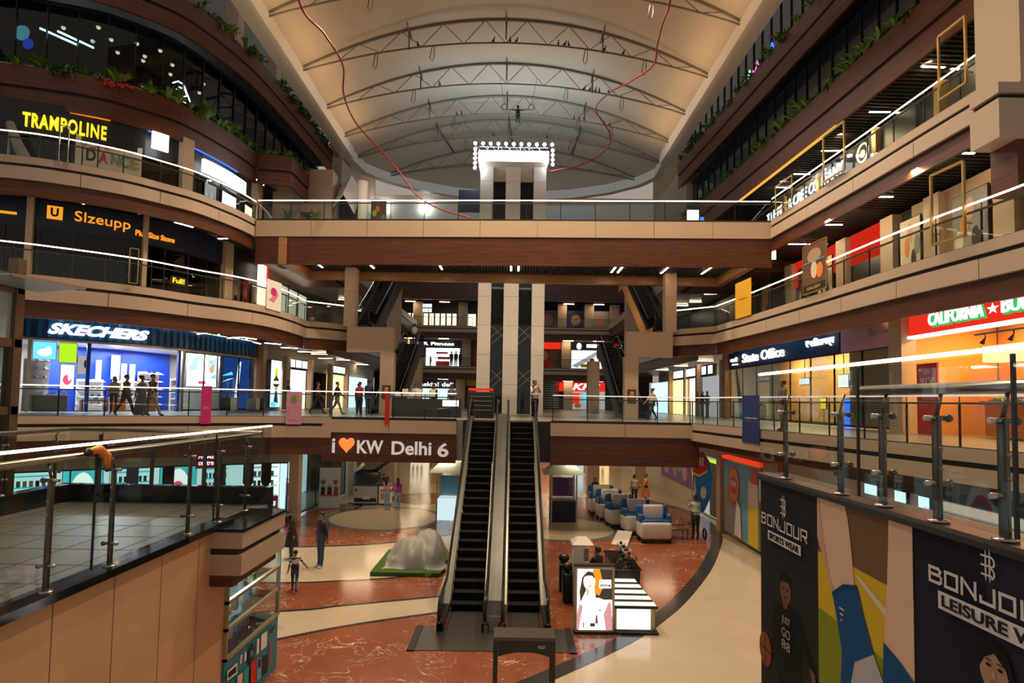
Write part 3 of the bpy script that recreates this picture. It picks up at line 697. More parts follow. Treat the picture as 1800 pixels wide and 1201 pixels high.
light_row('slim tube light set in the slatted underside of the bridge', 'tube lights under the bridge', [(x, 31.3, 12.84) for x in (-10.4, -7.6, -3.9, -.15, .25, 5.3, 5.65, 8.0, 10.2)], (1.7, .09), 'lamp', math.pi / 2)
light_row('slim tube light under the first-storey slab above the ground floor hall', 'tube lights of the ground floor hall', [(x, y, 3.12) for y in (29, 33.5, 38, 43, 48, 54) for x in (-7.2, -3.4, 3.4, 7.2)], (1.4, .26), 'lamp')
light_row('warm tube light above the rear corridor floor', 'tube lights of the rear corridors', [(x, y, z) for z in (8.84, 13.74) for y in (42, 48, 54) for x in (-13.5, 13.5)], (1.3, .12), 'lamp')
light_row('warm small light under the far gallery ceiling', 'lights of the far gallery ceilings', [(x, 69.2, z) for z in (8.2, 12.9, 17.2) for x in (-12, -8, 6.5, 10)], (1.2, .3), 'lamp')
# ================================================================ ESCALATORS
def escalator(label, x, y0, z0, rise, y1, hw=.45, side='black', inner='deck_steel', bal='glass_grey', group=None, face=None):
    """runs up along +y from the lower comb (y0, z0) to the upper comb (y1, z0+rise)"""
    root = thing('escalator', label, 'escalator', (x, y0, z0), group=group)
    ya, yb = y0 + .7, y1 - .7; sl = rise / (yb - ya)
    def zz(y): return z0 + max(0, min(rise, (y - ya) * sl))
    n = round(rise / .205); st = None
    for k in range(n):
        z = z0 + rise * (k + 1) / n; y = ya + (yb - ya) * (k + .5) / n; d = (yb - ya) / n
        if st is None:
            o = MB().box((0, 0, -.012), (hw * 2, d * 1.02, .024), 'step_dark').box((0, -d / 2 + .01, -.11), (hw * 2, .02, .2), 'step_dark').box((0, -d / 2 - .004, -.008), (hw * 2, .02, .016), 'step_edge')
            for g in range(9): o.box((-hw + .05 + g * (hw * 2 - .1) / 8, 0, .004), (.02, d, .01), 'black')
            st = o.build('step', root, True); st.location = (0, y - y0, z - z0)
        else: c = st.copy(); COL.objects.link(c); c.location = (0, y - y0, z - z0)
    MB().box((x, y0 - .15, z0 + .012), (hw * 2, 1.7, .024), 'steel_dark').build('comb_plate', root)
    MB().box((x, y1 + .15, z0 + rise + .012), (hw * 2, 1.6, .024), 'steel_dark').build('comb_plate', root)
    for s in (-1, 1):
        xi = x + s * (hw + .04); xo = x + s * (hw + .2); xm = x + s * (hw + .12)
        P = [(y0 - .75, z0), (ya, z0)] + [(yb, z0 + rise), (y1 + .6, z0 + rise)]
        sk = MB()
        for (a, za), (b, zb) in zip(P[:-1], P[1:]):
            for xx, lo, hi, th, m in ((xi, -.25, .2, .03, inner), (xo, -.75, .2, .03, face if (face and s == -1) else side)):
                sk.raw([(xx - th / 2, a, za + (lo if za > z0 else max(lo, -.02) if a < ya else lo)), (xx + th / 2, a, za + (lo if a > ya else max(lo, -.02))), (xx + th / 2, a, za + hi), (xx - th / 2, a, za + hi),
                        (xx - th / 2, b, zb + (lo if b > ya + .01 else max(lo, -.02))), (xx + th / 2, b, zb + (lo if b > ya + .01 else max(lo, -.02))), (xx + th / 2, b, zb + hi), (xx - th / 2, b, zb + hi)],
                       [(0, 1, 2, 3), (7, 6, 5, 4), (0, 4, 5, 1), (1, 5, 6, 2), (2, 6, 7, 3), (3, 7, 4, 0)], m)
            sk.bar((xm, a, za + .2), (xm, b, zb + .2), .17, .03, 'deck_steel')
        sk.build('skirt', root)
        g = MB()
        for (a, za), (b, zb) in zip(P[:-1], P[1:]):
            g.raw([(xm - .008, a, za + .2), (xm + .008, a, za + .2), (xm + .008, a, za + .86), (xm - .008, a, za + .86), (xm - .008, b, zb + .2), (xm + .008, b, zb + .2), (xm + .008, b, zb + .86), (xm - .008, b, zb + .86)],
                  [(0, 1, 2, 3), (7, 6, 5, 4), (0, 4, 5, 1), (1, 5, 6, 2), (2, 6, 7, 3), (3, 7, 4, 0)], bal)
        g.build('balustrade', root)
        H = [(xm, y0 - .7 + .0, z0 + .25)] + [(xm, y0 - .75 - .33 * math.sin(t), z0 + .56 - .33 * math.cos(t)) for t in [math.pi * k / 8 for k in range(1, 8)]] + [(xm, y0 - .75, z0 + .89), (xm, ya, z0 + .89), (xm, yb, z0 + rise + .89), (xm, y1 + .6, z0 + rise + .89)] + \
            [(xm, y1 + .6 + .33 * math.sin(t), z0 + rise + .56 + .33 * math.cos(t)) for t in [math.pi * k / 8 for k in range(1, 8)]] + [(xm, y1 + .55, z0 + rise + .25)]
        MB().tube(H, .042, 'black_gloss', 8).build('handrail', root)
    return root
mat('deck_steel', (.095, .092, .088), .3, .9); mat('orange_side', (.62, .27, .06), .4); mat('step_dark', (.004, .004, .004), .7, spec=.2); mat('step_edge', (.03, .029, .028), .5)
escalator('left one of the twin black escalators rising from the ground floor', -1.12, 15.9, 0, 4.9, 25.5, .44)
escalator('right one of the twin black escalators, a man standing at its top', .43, 15.9, 0, 4.9, 25.5, .44)
# polished cover between the twins
def sloped(mb, x, w_, pts, h, m):
    for (a, za), (b, zb) in zip(pts[:-1], pts[1:]):
        mb.raw([(x - w_ / 2, a, za), (x + w_ / 2, a, za), (x + w_ / 2, a, za + h), (x - w_ / 2, a, za + h), (x - w_ / 2, b, zb), (x + w_ / 2, b, zb), (x + w_ / 2, b, zb + h), (x - w_ / 2, b, zb + h)], [(0, 1, 2, 3), (7, 6, 5, 4), (0, 4, 5, 1), (1, 5, 6, 2), (2, 6, 7, 3), (3, 7, 4, 0)], m)
mat('cover_steel', (.05, .049, .047), .36, .5, noise=.5, nscale=1.2)
c = thing('escalator_cover', 'polished steel cover panel between the twin escalators', 'escalator cover', (-.345, 15.2, 0))
o = MB(); sloped(o, -.345, .5, [(15.25, .05), (16.6, .05), (24.8, 4.95), (26.1, 4.95)], .26, 'cover_steel'); o.build('cover_panel', c)
o = MB().box((-.345, 15.22, .2), (.5, .06, .36), 'steel'); o.build('end_cap', c); MB().ball((-.2, 15.17, .26), .035, 'red_paint', 8).build('stop_button', c)
o = MB(); sloped(o, -.345, .5, [(16.6, -.1), (24.8, 4.2)], .3, 'black'); o.build('truss', c)
fp = MB().prism([(-2.25, 14.0), (1.55, 14.0), (1.4, 15.4), (-2.1, 15.4)], .004, .02, 'steel_dark').build('landing_plate'); tag(fp, 'brushed steel plate in the floor before the twin escalators', 'floor plate')
for s in (-1, 1): MB().box((-.35 + s * 1.87, 14.7, .025), (.16, 1.5, .03), 'black').build('black_strip', fp)
escalator('black sided escalator behind the left portal up to the second storey', -7.4, 34.6, 4.9, 4.9, 44.5, .5)
escalator('black sided escalator behind the right portal up to the second storey', 7.1, 34.6, 4.9, 4.9, 44.5, .5)
escalator('upper escalator seen above the left portal, with grey glass sides', -8.6, 33.9, 9.8, 4.9, 43.2, .5)
escalator('upper escalator above the right portal with orange side panel', 8.5, 33.9, 9.8, 4.9, 43.2, .5, face='orange_side')
# ================================================================ SHOP FRONTS
def strip_obj(name, label, cat, cv, sg, s0, s1, z0, z1, off, th, m, kind=None, group=None, parent=None):
    a, b = min(s0, s1), max(s0, s1); p = cv.pt(a, off, sg)
    mb = strip(MB(), cv, sg, a, b, z0, z1, off, th, m)
    if parent: return mb.build(name, parent)
    return tag(mb.build(name, org=(p.x, p.y, z0)), label, cat, group, kind)
def text_mesh(s, bold=0., shear=0., ext=.03, space=1.):
    c = bpy.data.curves.new('t', 'FONT'); c.body = s; c.size = 1; c.offset = bold; c.shear = shear; c.extrude = ext; c.space_character = space; c.resolution_u = 4
    o = bpy.data.objects.new('t', c); COL.objects.link(o); dg = bpy.context.evaluated_depsgraph_get(); dg.update(); ev = o.evaluated_get(dg); me = ev.to_mesh()
    vs = [v.co.copy() for v in me.vertices]; fs = [tuple(p.vertices) for p in me.polygons]; ev.to_mesh_clear(); bpy.data.objects.remove(o); bpy.data.curves.remove(c)
    xs = [v.x for v in vs]; ysv = [v.y for v in vs]; x0, x1, y0, y1 = min(xs), max(xs), min(ysv), max(ysv)
    return [((v.x - x0) / (x1 - x0), (v.y - y0) / (y1 - y0), v.z) for v in vs], fs
def letters(mb, s, f, m, **k):
    """lettering laid on a surface: f(u, v, depth) with u, v in 0..1"""
    vs, fs = text_mesh(s, **k); mb.raw([f(*v) for v in vs], fs, m); return mb
def on_curve(cv, sg, sl, sr, z0, z1, off, slope=0):
    def f(u, v, d):
        p = cv.pt(sl + (sr - sl) * u, off + d, sg); return (p.x, p.y, z0 + (z1 - z0) * v + slope * u)
    return f
class Frame:
    """flat panel: origin at lower left, u to the viewer's right, v up, n towards the viewer"""
    def __init__(s, o, u, n=None):
        s.o = V(*o); s.u = V(*u).normalized(); s.n = V(*n).normalized() if n else V(s.u.y, -s.u.x, 0); s.k = 0; s.step = .004
    def p(s, u, v, d=0): return s.o + s.u * u + V(0, 0, v) + s.n * d
    def poly(s, mb, pts, m, d=None):
        if d is None: s.k += 1; d = s.step * s.k
        mb.face([s.p(u, v, d) for u, v in pts], m)
    def rect(s, mb, u0, v0, u1, v1, m, d=None): s.poly(mb, [(u0, v0), (u1, v0), (u1, v1), (u0, v1)], m, d)
    def oval(s, mb, c, r, m, d=None, n=20, a0=0, a1=2 * math.pi): s.poly(mb, [(c[0] + r[0] * math.cos(a0 + (a1 - a0) * k / n), c[1] + r[1] * math.sin(a0 + (a1 - a0) * k / n)) for k in range(n + (a1 - a0 < 6))], m, d)
    def slab(s, mb, u0, v0, u1, v1, d0, d1, m):
        P = [s.p(u, v, d) for d in (d0, d1) for u, v in ((u0, v0), (u1, v0), (u1, v1), (u0, v1))]
        mb.raw(P, [(3, 2, 1, 0), (4, 5, 6, 7), (0, 1, 5, 4), (1, 2, 6, 5), (2, 3, 7, 6), (3, 0, 4, 7)], m)
    def text(s, mb, t, u0, v0, u1, v1, m, d=None, ext=.002, **k):
        if d is None: s.k += 1; d = s.step * s.k + .004
        letters(mb, t, lambda a, b, z: s.p(u0 + (u1 - u0) * a, v0 + (v1 - v0) * b, d + z), m, ext=ext, **k)
# colours used by signs and pictures
for k_, c_ in dict(ink_white=(.8, .8, .78), ink_black=(.01, .01, .012), ink_navy=(.008, .016, .05), ink_blue=(.01, .07, .30), ink_sky=(.12, .38, .62), ink_red=(.55, .02, .02), ink_pink=(.70, .20, .36), ink_magenta=(.55, .02, .18),
                   ink_yellow=(.75, .55, .03), ink_green=(.12, .30, .03), ink_lime=(.35, .60, .02), ink_orange=(.75, .24, .03), ink_skin=(.60, .36, .25), ink_skin2=(.38, .20, .13), ink_grey=(.25, .25, .25), ink_brown=(.14, .06, .03),
                   ink_cream=(.70, .60, .45), ink_teal=(.02, .32, .34), ink_mauve=(.60, .30, .40), ink_tan=(.40, .28, .17), ink_purple=(.18, .07, .30)).items(): mat(k_, c_, .5)
emis('lit_white', (1, 1, 1), .72); emis('lit_yellow', (1, .66, .02), .8); emis('lit_orange', (1, .33, .02), .5); emis('lit_cool', (.85, .95, 1), .9); emis('lit_blue', (.02, .12, 1), 1.6)
emis('lit_red', (1, .035, .015), .38); emis('lit_green', (.08, .8, .2), .3); emis('lit_heart', (1, .16, .03), .8); emis('lit_teal', (.06, .62, .66), .55); emis('lit_ice', (.62, .86, .92), .62); emis('lit_warm', (1, .66, .28), .9); emis('lit_pink', (1, .10, .22), .55)
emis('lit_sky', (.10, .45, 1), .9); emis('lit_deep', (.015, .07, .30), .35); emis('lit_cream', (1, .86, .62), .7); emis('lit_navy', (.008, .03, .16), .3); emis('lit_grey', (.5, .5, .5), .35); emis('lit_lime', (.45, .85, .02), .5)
emis('lit_skin', (.9, .45, .25), .5); emis('lit_dark', (.03, .03, .04), .3); emis('lit_orange_wall', (1, .30, .04), .35); emis('neon_blue', (.03, .08, 1), 2.2); emis('neon_pink', (1, .1, .5), 1.4); emis('neon_cyan', (.3, .9, 1), 1.2)
emis('blue_cove', (.04, .16, 1), .8); emis('orange_rim_glow', (1, .22, .015), .4); emis('gold_glow', (1, .48, .06), .45)
S1, S2, S3 = CU['S1L'], CU['S2L'], CU['S3L']
R1, R2, R3 = Curve([(13.5, 60), (13.5, 8)]), Curve([(15.5, 60), (15.5, 8)]), Curve([(16.5, 60), (16.5, 8)])
X1 = Curve([(-13.6, 60), (-14.4, 46), (-15.2, 37.2)])
# ---- walls behind everything on the shop lines
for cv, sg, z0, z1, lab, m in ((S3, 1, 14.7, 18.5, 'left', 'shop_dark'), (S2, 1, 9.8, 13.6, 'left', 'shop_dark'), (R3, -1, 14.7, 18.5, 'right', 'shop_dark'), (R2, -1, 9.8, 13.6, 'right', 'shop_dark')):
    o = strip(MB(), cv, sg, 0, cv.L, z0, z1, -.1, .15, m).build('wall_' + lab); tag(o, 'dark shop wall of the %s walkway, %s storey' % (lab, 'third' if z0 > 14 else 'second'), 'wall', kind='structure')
for cv, sg, lab in ((S1, 1, 'left'), (R1, -1, 'right'), (X1, 1, 'left')):
    o = strip(MB(), cv, sg, 0, cv.L, 4.9, 9.0, -3.2 if cv is not X1 else -.3, .15, 'plaster').build('wall_' + lab); tag(o, 'inner back wall of the first-storey shops on the %s' % lab, 'wall', kind='structure')
def sign_board(label, cv, sg, sl, sr, z0, z1, m, off=.1, th=.25, cat='sign', name='shop_sign', group=None):
    p = cv.pt((sl + sr) / 2, off, sg); root = thing(name, label, cat, (p.x, p.y, z0), group=group)
    strip(MB(), cv, sg, min(sl, sr), max(sl, sr), z0, z1, off, th, m).build('board', root); return root
def glazing(label, cv, sg, sl, sr, z0, z1, gm, pane=1.2, off=.02, fm='dark_metal', kind='structure', name='window_3'):
    a, b = min(sl, sr), max(sl, sr); p = cv.pt(a, off, sg); root = thing(name, label, 'shop window', (p.x, p.y, z0), kind=kind)
    strip(MB(), cv, sg, a, b, z0, z1, off, .015, gm).build('glass', root)
    o = MB(); n = max(1, round((b - a) / pane))
    for k in range(n + 1):
        s_ = a + (b - a) * k / n; p, t = cv.at(s_); q = cv.pt(s_, off + .01, sg); o.box((q.x, q.y, (z0 + z1) / 2), (.05, .06, z1 - z0), fm, math.atan2(t.y, t.x))
    strip(o, cv, sg, a, b, z1 - .06, z1, off + .03, .06, fm); strip(o, cv, sg, a, b, z0, z0 + .08, off + .03, .06, fm); o.build('window_frame', root); return root
def pier(cv, sg, s_, z0, z1, w_, label, m='beige_warm', d=.5, off=.3, kind='structure'):
    p, t = cv.at(s_); q = cv.pt(s_, off - d / 2, sg); o = MB().box((q.x, q.y, (z0 + z1) / 2), (w_, d, z1 - z0), m, math.atan2(t.y, t.x)).build('column', org=(q.x, q.y, z0)); return tag(o, label, 'column', kind=kind)
def picture(label, cv, sg, sl, sr, z0, z1, art, off=.1, th=.06, fm='black', name='poster', cat='poster', group=None, base='ink_white'):
    a, b = cv.pt(sl, off, sg), cv.pt(sr, off, sg); d = b - a; f = Frame((a.x, a.y, z0), (d.x, d.y, 0)); W, H = d.length, z1 - z0
    root = thing(name, label, cat, (a.x, a.y, z0), group=group)
    o = MB(); f.slab(o, 0, 0, W, H, -th, 0, fm); o.build('frame', root); o = MB(); f.rect(o, .03, .03, W - .03, H - .03, base, .004); f.k = 1
    art(f, o, W, H); o.build('picture', root); return root
# ---------------------------------------------------------------- left, third storey
sb = sign_board('black fascia with yellow lit letters TRAMPOLINE', S3, 1, 16.5, 8.9, 17.05, 18.45, 'black')
letters(MB(), 'TRAMPOLINE', on_curve(S3, 1, 13.4, 10.4, 17.25, 17.88, .13), 'lit_yellow', bold=.018, ext=.05, space=1.18).build('letters', sb)
strip(MB(), CU['L4L'], 1, 8.8, 12.2, 18.165, 18.2, -.05, .1, 'orange_rim_glow').build('painted_orange_rim', sb)  # glowing strip stands in for orange light on the wood's lower rim
def dance(f, o, W, H):
    f.rect(o, W * .42, H * .82, W * .5, H * .97, 'ink_pink'); f.rect(o, W * .62, H * .86, W * .8, H * .93, 'ink_yellow'); f.oval(o, (W * .12, H * .85), (.14, .12), 'ink_tan'); f.rect(o, W * .2, H * .8, W * .3, H * .82, 'ink_black')
    for t, c, x in zip('DANCE', ('ink_black', 'ink_red', 'ink_grey', 'ink_green', 'ink_tan'), (.16, .34, .52, .66, .82)): f.text(o, t, W * x, H * .56, W * (x + .14), H * .78, c, bold=.03)
picture('cream mural with big coloured letters DANCE behind the third-storey railing', S3, 1, 11.5, 9.0, 14.8, 17.3, dance, .12, .08, 'plaster', 'mural', 'mural', base='ink_cream')
o = thing('slide', 'pale twisting slide standing in the dark room beside the mural', 'slide', (*S3.pt(12.8, .6, 1), 14.7))
P = [(*S3.pt(13.6 - t * 1.6, .7 + .3 * math.sin(t * 3), 1), 14.8 + 2.3 * (1 - t) ** 2) for t in [k / 10 for k in range(11)]]; MB().tube(P, [.16 + .02 * k for k in range(11)], 'concrete', 8).build('chute', o)
MB().tube([(P[0][0], P[0][1], 14.7), P[0]], .05, 'steel').build('leg', o)
glazing('dark glass front under the yellow lit letters', S3, 1, 16.5, 6.3, 14.72, 17.05, 'glass_dark', 1.5)
pier(S3, 1, 7.05, 14.7, 18.45, .55, 'stone pier right of the dance mural, third storey left')
sb = sign_board('small bright white square sign hanging by the dance mural', S3, 1, 8.75, 8.1, 17.3, 18.1, 'white_box', .6, .1)
MB().tube([(*S3.pt(8.4, .55, 1), 18.1), (*S3.pt(8.4, .55, 1), 18.5)], .02, 'black').build('hanger', sb)
sb = sign_board('long white glowing sign under the blue lit ceiling, third storey left', S3, 1, 6.3, 3.0, 17.1, 17.75, 'white_box', .35, .15)
strip(MB(), CU['L4L'], 1, 1.8, 5.0, 18.165, 18.2, -.05, .1, 'blue_cove').build('blue_light_strip', sb); strip(MB(), CU['L4L'], 1, 6.4, 7.3, 18.165, 18.2, -.05, .1, 'blue_cove').build('blue_light_strip', sb)
glazing('shop front with posters under the white glowing sign', S3, 1, 6.3, .2, 14.72, 17.1, 'glass_dark', 1.5)
for s_, w_, c in ((6.0, .8, 'lit_grey'), (4.8, 1.3, 'lit_cool'), (2.6, .9, 'lit_cream')):
    picture(dict(lit_grey='dark grey poster with streaks, third storey left', lit_cool='pale blue poster with tall figures, third storey left', lit_cream='cream poster near the left end of the bridge')[c], S3, 1, s_, s_ - w_, 14.9, 16.7,
            lambda f, o, W, H: [f.poly(o, [(W * (.1 + .2 * k), .1), (W * (.25 + .2 * k), .1), (W * (.2 + .2 * k), H * .8)], 'lit_dark' if k % 2 else 'lit_sky') for k in range(4)], .1, base=c)
pier(S3, 1, 1.2, 14.7, 18.45, .6, 'stone pier near the left end of the bridge')
# ---------------------------------------------------------------- left, second storey
sb = sign_board('navy fascia with orange lit shop name and square logo', S2, 1, 15.5, 4.4, 12.35, 13.5, 'ink_navy')
letters(MB(), 'SIzeupp', on_curve(S2, 1, 11.06, 9.15, 12.68, 13.22, .13), 'lit_orange', bold=.0, ext=.03).build('letters', sb)
letters(MB(), 'Plus Size Store', on_curve(S2, 1, 8.95, 7.4, 12.62, 12.86, .13), 'lit_orange', bold=.01, ext=.04).build('small_letters', sb)
o = MB(); strip(o, S2, 1, 11.45, 11.95, 12.75, 13.28, .16, .04, 'lit_orange'); letters(o, 'U', on_curve(S2, 1, 11.83, 11.57, 12.85, 13.2, .17), 'ink_navy', bold=.04, ext=.02); o.build('logo', sb)
strip(MB(), S2, 1, 12.9, 13.9, 12.75, 12.85, .13, .04, 'lit_orange').build('side_strip', sb)
glazing('dark glass front below the navy fascia, second storey left', S2, 1, 15.5, 4.4, 9.82, 12.35, 'glass_dark', 1.15)
for s_, w_, lab in ((12.45, .22, 'thin stone pier at the left of the navy shop front'), (8.6, .18, 'thin stone pier in the middle of the navy shop front'), (4.15, .62, 'stone pier at the right end of the navy shop front')): pier(S2, 1, s_, 9.8, 13.5, w_, lab)
sb = sign_board('small yellow neon sign behind dark glass, second storey left', S2, 1, 7.5, 6.75, 10.75, 11.15, 'black', .14, .06)
letters(MB(), 'Full!', on_curve(S2, 1, 7.4, 6.85, 10.83, 11.07, .15), 'lit_yellow', bold=.02, ext=.01).build('letters', sb)
for k, (s_, w_, c, lab) in enumerate(((3.7, .9, 'ink_grey', 'poster with large grey figure beside the stone pier, second storey left'), (2.6, .7, 'ink_red', 'red poster left of the pink shoe picture'), (1.6, 1.0, 'ink_tan', 'tan poster in the second-storey left shop'))):
    picture(lab, S2, 1, s_, s_ - w_, 10.0, 12.0, lambda f, o, W, H: [f.oval(o, (W * .5, H * .62), (W * .2, H * .14), 'ink_skin'), f.poly(o, [(W * .2, .08), (W * .8, .08), (W * .65, H * .5), (W * .35, H * .5)], 'ink_black')], .12, base=c)
sb = sign_board('white glowing shop board with red edge, second storey left', S2, 1, .9, .15, 10.0, 13.2, 'lit_cream', .3, .2); strip(MB(), S2, 1, .0, .2, 10, 13.2, .32, .06, 'lit_red').build('red_edge', sb)
glazing('lit yellow shop window near the left portal, second storey', Curve([(-12.9, 42), (-14.2, 34)]), 1, 0, 8, 9.85, 12.6, 'glass_grey', 1.2)
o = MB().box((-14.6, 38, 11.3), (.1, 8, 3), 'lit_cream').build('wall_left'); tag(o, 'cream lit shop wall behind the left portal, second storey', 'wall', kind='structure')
# ---------------------------------------------------------------- left, first storey: blue shoe shop
mat('sign_blue', (.008, .06, .17), .35); mat('sign_rib', (.02, .16, .42), .3); mat('shop_blue', (.01, .05, .45), .4); mat('shop_white', (.8, .8, .8), .4)
sb = sign_board('ribbed blue fascia with slanted white lit letters SKECHERS', S1, 1, 13.6, 1.3, 8.1, 9.0, 'sign_blue')
o = MB()
for k in range(34):
    s_ = 1.5 + k * .36; p, t = S1.at(s_); q = S1.pt(s_, .13, 1); o.box((q.x, q.y, 8.55), (.16, .08, .8), 'sign_rib', math.atan2(t.y, t.x))
o.build('ribs', sb)
letters(MB(), 'SKECHERS', on_curve(S1, 1, 12.75, 8.95, 8.3, 8.78, .2), 'lit_white', bold=.045, shear=.35, ext=.08).build('letters', sb)
strip(MB(), S1, 1, 1.3, 13.6, 9.02, 9.07, .2, .06, 'lit_cool').build('light_strip', sb); strip(MB(), S1, 1, 1.3, 13.6, 8.03, 8.09, .14, .2, 'steel').build('lower_edge', sb)
for k in range(5):
    s_ = 12.3 - k * 2.3; q = S1.pt(s_, .75, 1); p = S1.pt(s_, .2, 1); o = thing('spot_light', 'small spotlight on an arm above the blue ribbed fascia', 'light', (q.x, q.y, 9.05), group='spotlights of the blue fascia')
    MB().tube([(p.x, p.y, 9.0), (q.x, q.y, 9.05)], .012, 'steel', 5).build('arm', o); MB().ball((q.x, q.y, 9.0), .06, 'downlight', 6).build('lamp_head', o)
o = strip(MB(), S1, 1, 1.2, 13.6, 8.0, 8.1, .1, 3.2, 'shop_white').build('ceiling'); tag(o, 'white ceiling of the blue shoe shop', 'ceiling', kind='structure')
def on1(s_, off, z): p = S1.pt(s_, off, 1); return (p.x, p.y, z)
for s_, e in ((11.8, 130), (9.3, 150), (6.4, 130), (2.9, 40)): lamp('shop_lamp', 'AREA', on1(s_, -1.4, 7.98), e, (.86, .93, 1), on1(s_, -1.2, 5), 1.6)
o = strip(MB(), S1, 1, 4.6, 12.6, 4.95, 8.0, -2.9, .1, 'shop_blue').build('wall_panel'); tag(o, 'deep blue feature wall inside the shoe shop', 'wall', kind='structure')
for s_ in (13.3, 11.25, 7.2, 6.95, 4.3, 1.4):
    q = on1(s_, .02, 6.5); t = S1.at(s_)[1]; o = MB().box(q, (.14, .12, 3.1), 'shop_blue' if s_ in (7.2, 11.25) else 'steel', math.atan2(t.y, t.x)).build('column', org=(q[0], q[1], 4.95)); tag(o, 'slim upright %d of the shoe shop front counted from the right' % ([1.4, 4.3, 6.95, 7.2, 11.25, 13.3].index(s_) + 1), 'column', kind='structure')
def shoe(mb, p, rz, m, m2='ink_white', sc_=1):
    mt = Matrix.Rotation(rz, 3, 'Z')
    def q(x, y, z): return mt @ V(x * sc_, y * sc_, z * sc_) + V(*p)
    prof = [(-.14, .03, .10), (-.1, .042, .11), (-.02, .04, .09), (.05, .045, .055), (.11, .045, .035), (.15, .025, .02)]
    vs = []
    for x, w_, h in prof: vs += [q(x, -w_, .018), q(x, w_, .018), q(x, w_ * .7, h), q(x, -w_ * .7, h)]
    fs = [(0, 1, 2, 3), (23, 22, 21, 20)]
    for k in range(5):
        for j in range(4): fs.append((4 * k + j, 4 * k + 4 + j, 4 * k + 4 + (j + 1) % 4, 4 * k + (j + 1) % 4))
    mb.raw(vs, fs, m, True); mb.raw([q(x, s * w_ * 1.1, z) for x, w_, h in prof for s, z in ((-1, 0), (1, 0), (1, .022), (-1, .022))], fs, m2)
def shelf_unit(label, s_, w_, off, nsh, cols, h=2.0, z=4.95, m='shop_white', group=None):
    p, t = S1.at(s_); q = on1(s_, off, z); root = thing('shoe_shelf', label, 'shelf', q, math.atan2(t.y, t.x), group=group)
    MB().box((0, -.17, h / 2), (w_, .03, h), m).build('back_panel', root, True)
    for k in range(nsh):
        zz = .3 + k * (h - .4) / max(1, nsh - 1); sh = MB().box((0, 0, zz), (w_, .34, .025), m).build('shelf', root, True)
        o = MB(); n = int(w_ / .28)
        for j in range(n): shoe(o, (-w_ / 2 + .16 + j * .28, .02, zz + .013), math.pi / 2 + .2, random.choice(cols))
        o.build('row_of_shoes', sh, True)
    return root
shelf_unit('tall white shelf of pale shoes at the left end of the shoe shop', 13.0, .9, -.7, 6, ['ink_white', 'ink_cream', 'ink_grey'], 2.3)
shelf_unit('white shelf of dark shoes against the blue feature wall, left of its lit panel', 10.5, 1.1, -2.5, 4, ['ink_black', 'ink_navy', 'ink_white'], 1.5)
shelf_unit('white shelf of bright shoes against the blue feature wall, right of its lit panel', 8.0, 1.4, -2.5, 4, ['ink_yellow', 'ink_red', 'ink_white', 'ink_sky'], 1.5)
shelf_unit('white shelf of dark and red shoes on the blue wall behind the walking people', 6.4, 1.3, -2.5, 5, ['ink_black', 'ink_red', 'ink_white'], 2.0)
shelf_unit('shelf of pink soled shoes by the shop entrance upright', 6.1, .7, -1.0, 5, ['ink_pink', 'ink_white', 'ink_red'], 1.7)
for s_, z0, z1, w_, c, lab in ((13.2, 7.2, 8.0, .85, 'lit_sky', 'blue picture with white shoe at the top left of the shoe shop'), (12.3, 7.1, 8.0, .7, 'lit_lime', 'lime green hanging board in the shoe shop'), (12.2, 5.9, 7.05, .55, 'lit_white', 'white poster with pink flower in the shoe shop'), (11.6, 6.6, 7.5, .5, 'lit_grey', 'grey poster with black shoes beside the pillar of the shoe shop'),
                              (9.3, 6.5, 7.7, .6, 'white_box', 'bright white lit panel on the blue feature wall'), (8.4, 6.0, 7.3, .35, 'lit_cream', 'first cream panel on the blue wall right of the lit panel'), (7.8, 6.0, 7.3, .4, 'lit_cream', 'second cream panel on the blue wall right of the lit panel'), (10.3, 6.3, 7.4, .3, 'lit_cream', 'slim cream panel on the blue wall left of the lit panel')):
    picture(lab, S1, 1, s_, s_ - w_, z0, z1, (lambda f, o, W, H: [f.oval(o, (W * .5, H * .4), (W * .3, H * .2), 'lit_white' if c == 'lit_sky' else 'lit_pink' if 'pink' in lab else c), f.oval(o, (W * .65, H * .55), (W * .12, H * .2), 'lit_white' if c == 'lit_sky' else 'lit_dark' if c == 'lit_grey' else c)]), -2.6 if s_ < 11 else -.5, .04, 'shop_white', 'wall_picture', 'picture', base=c)
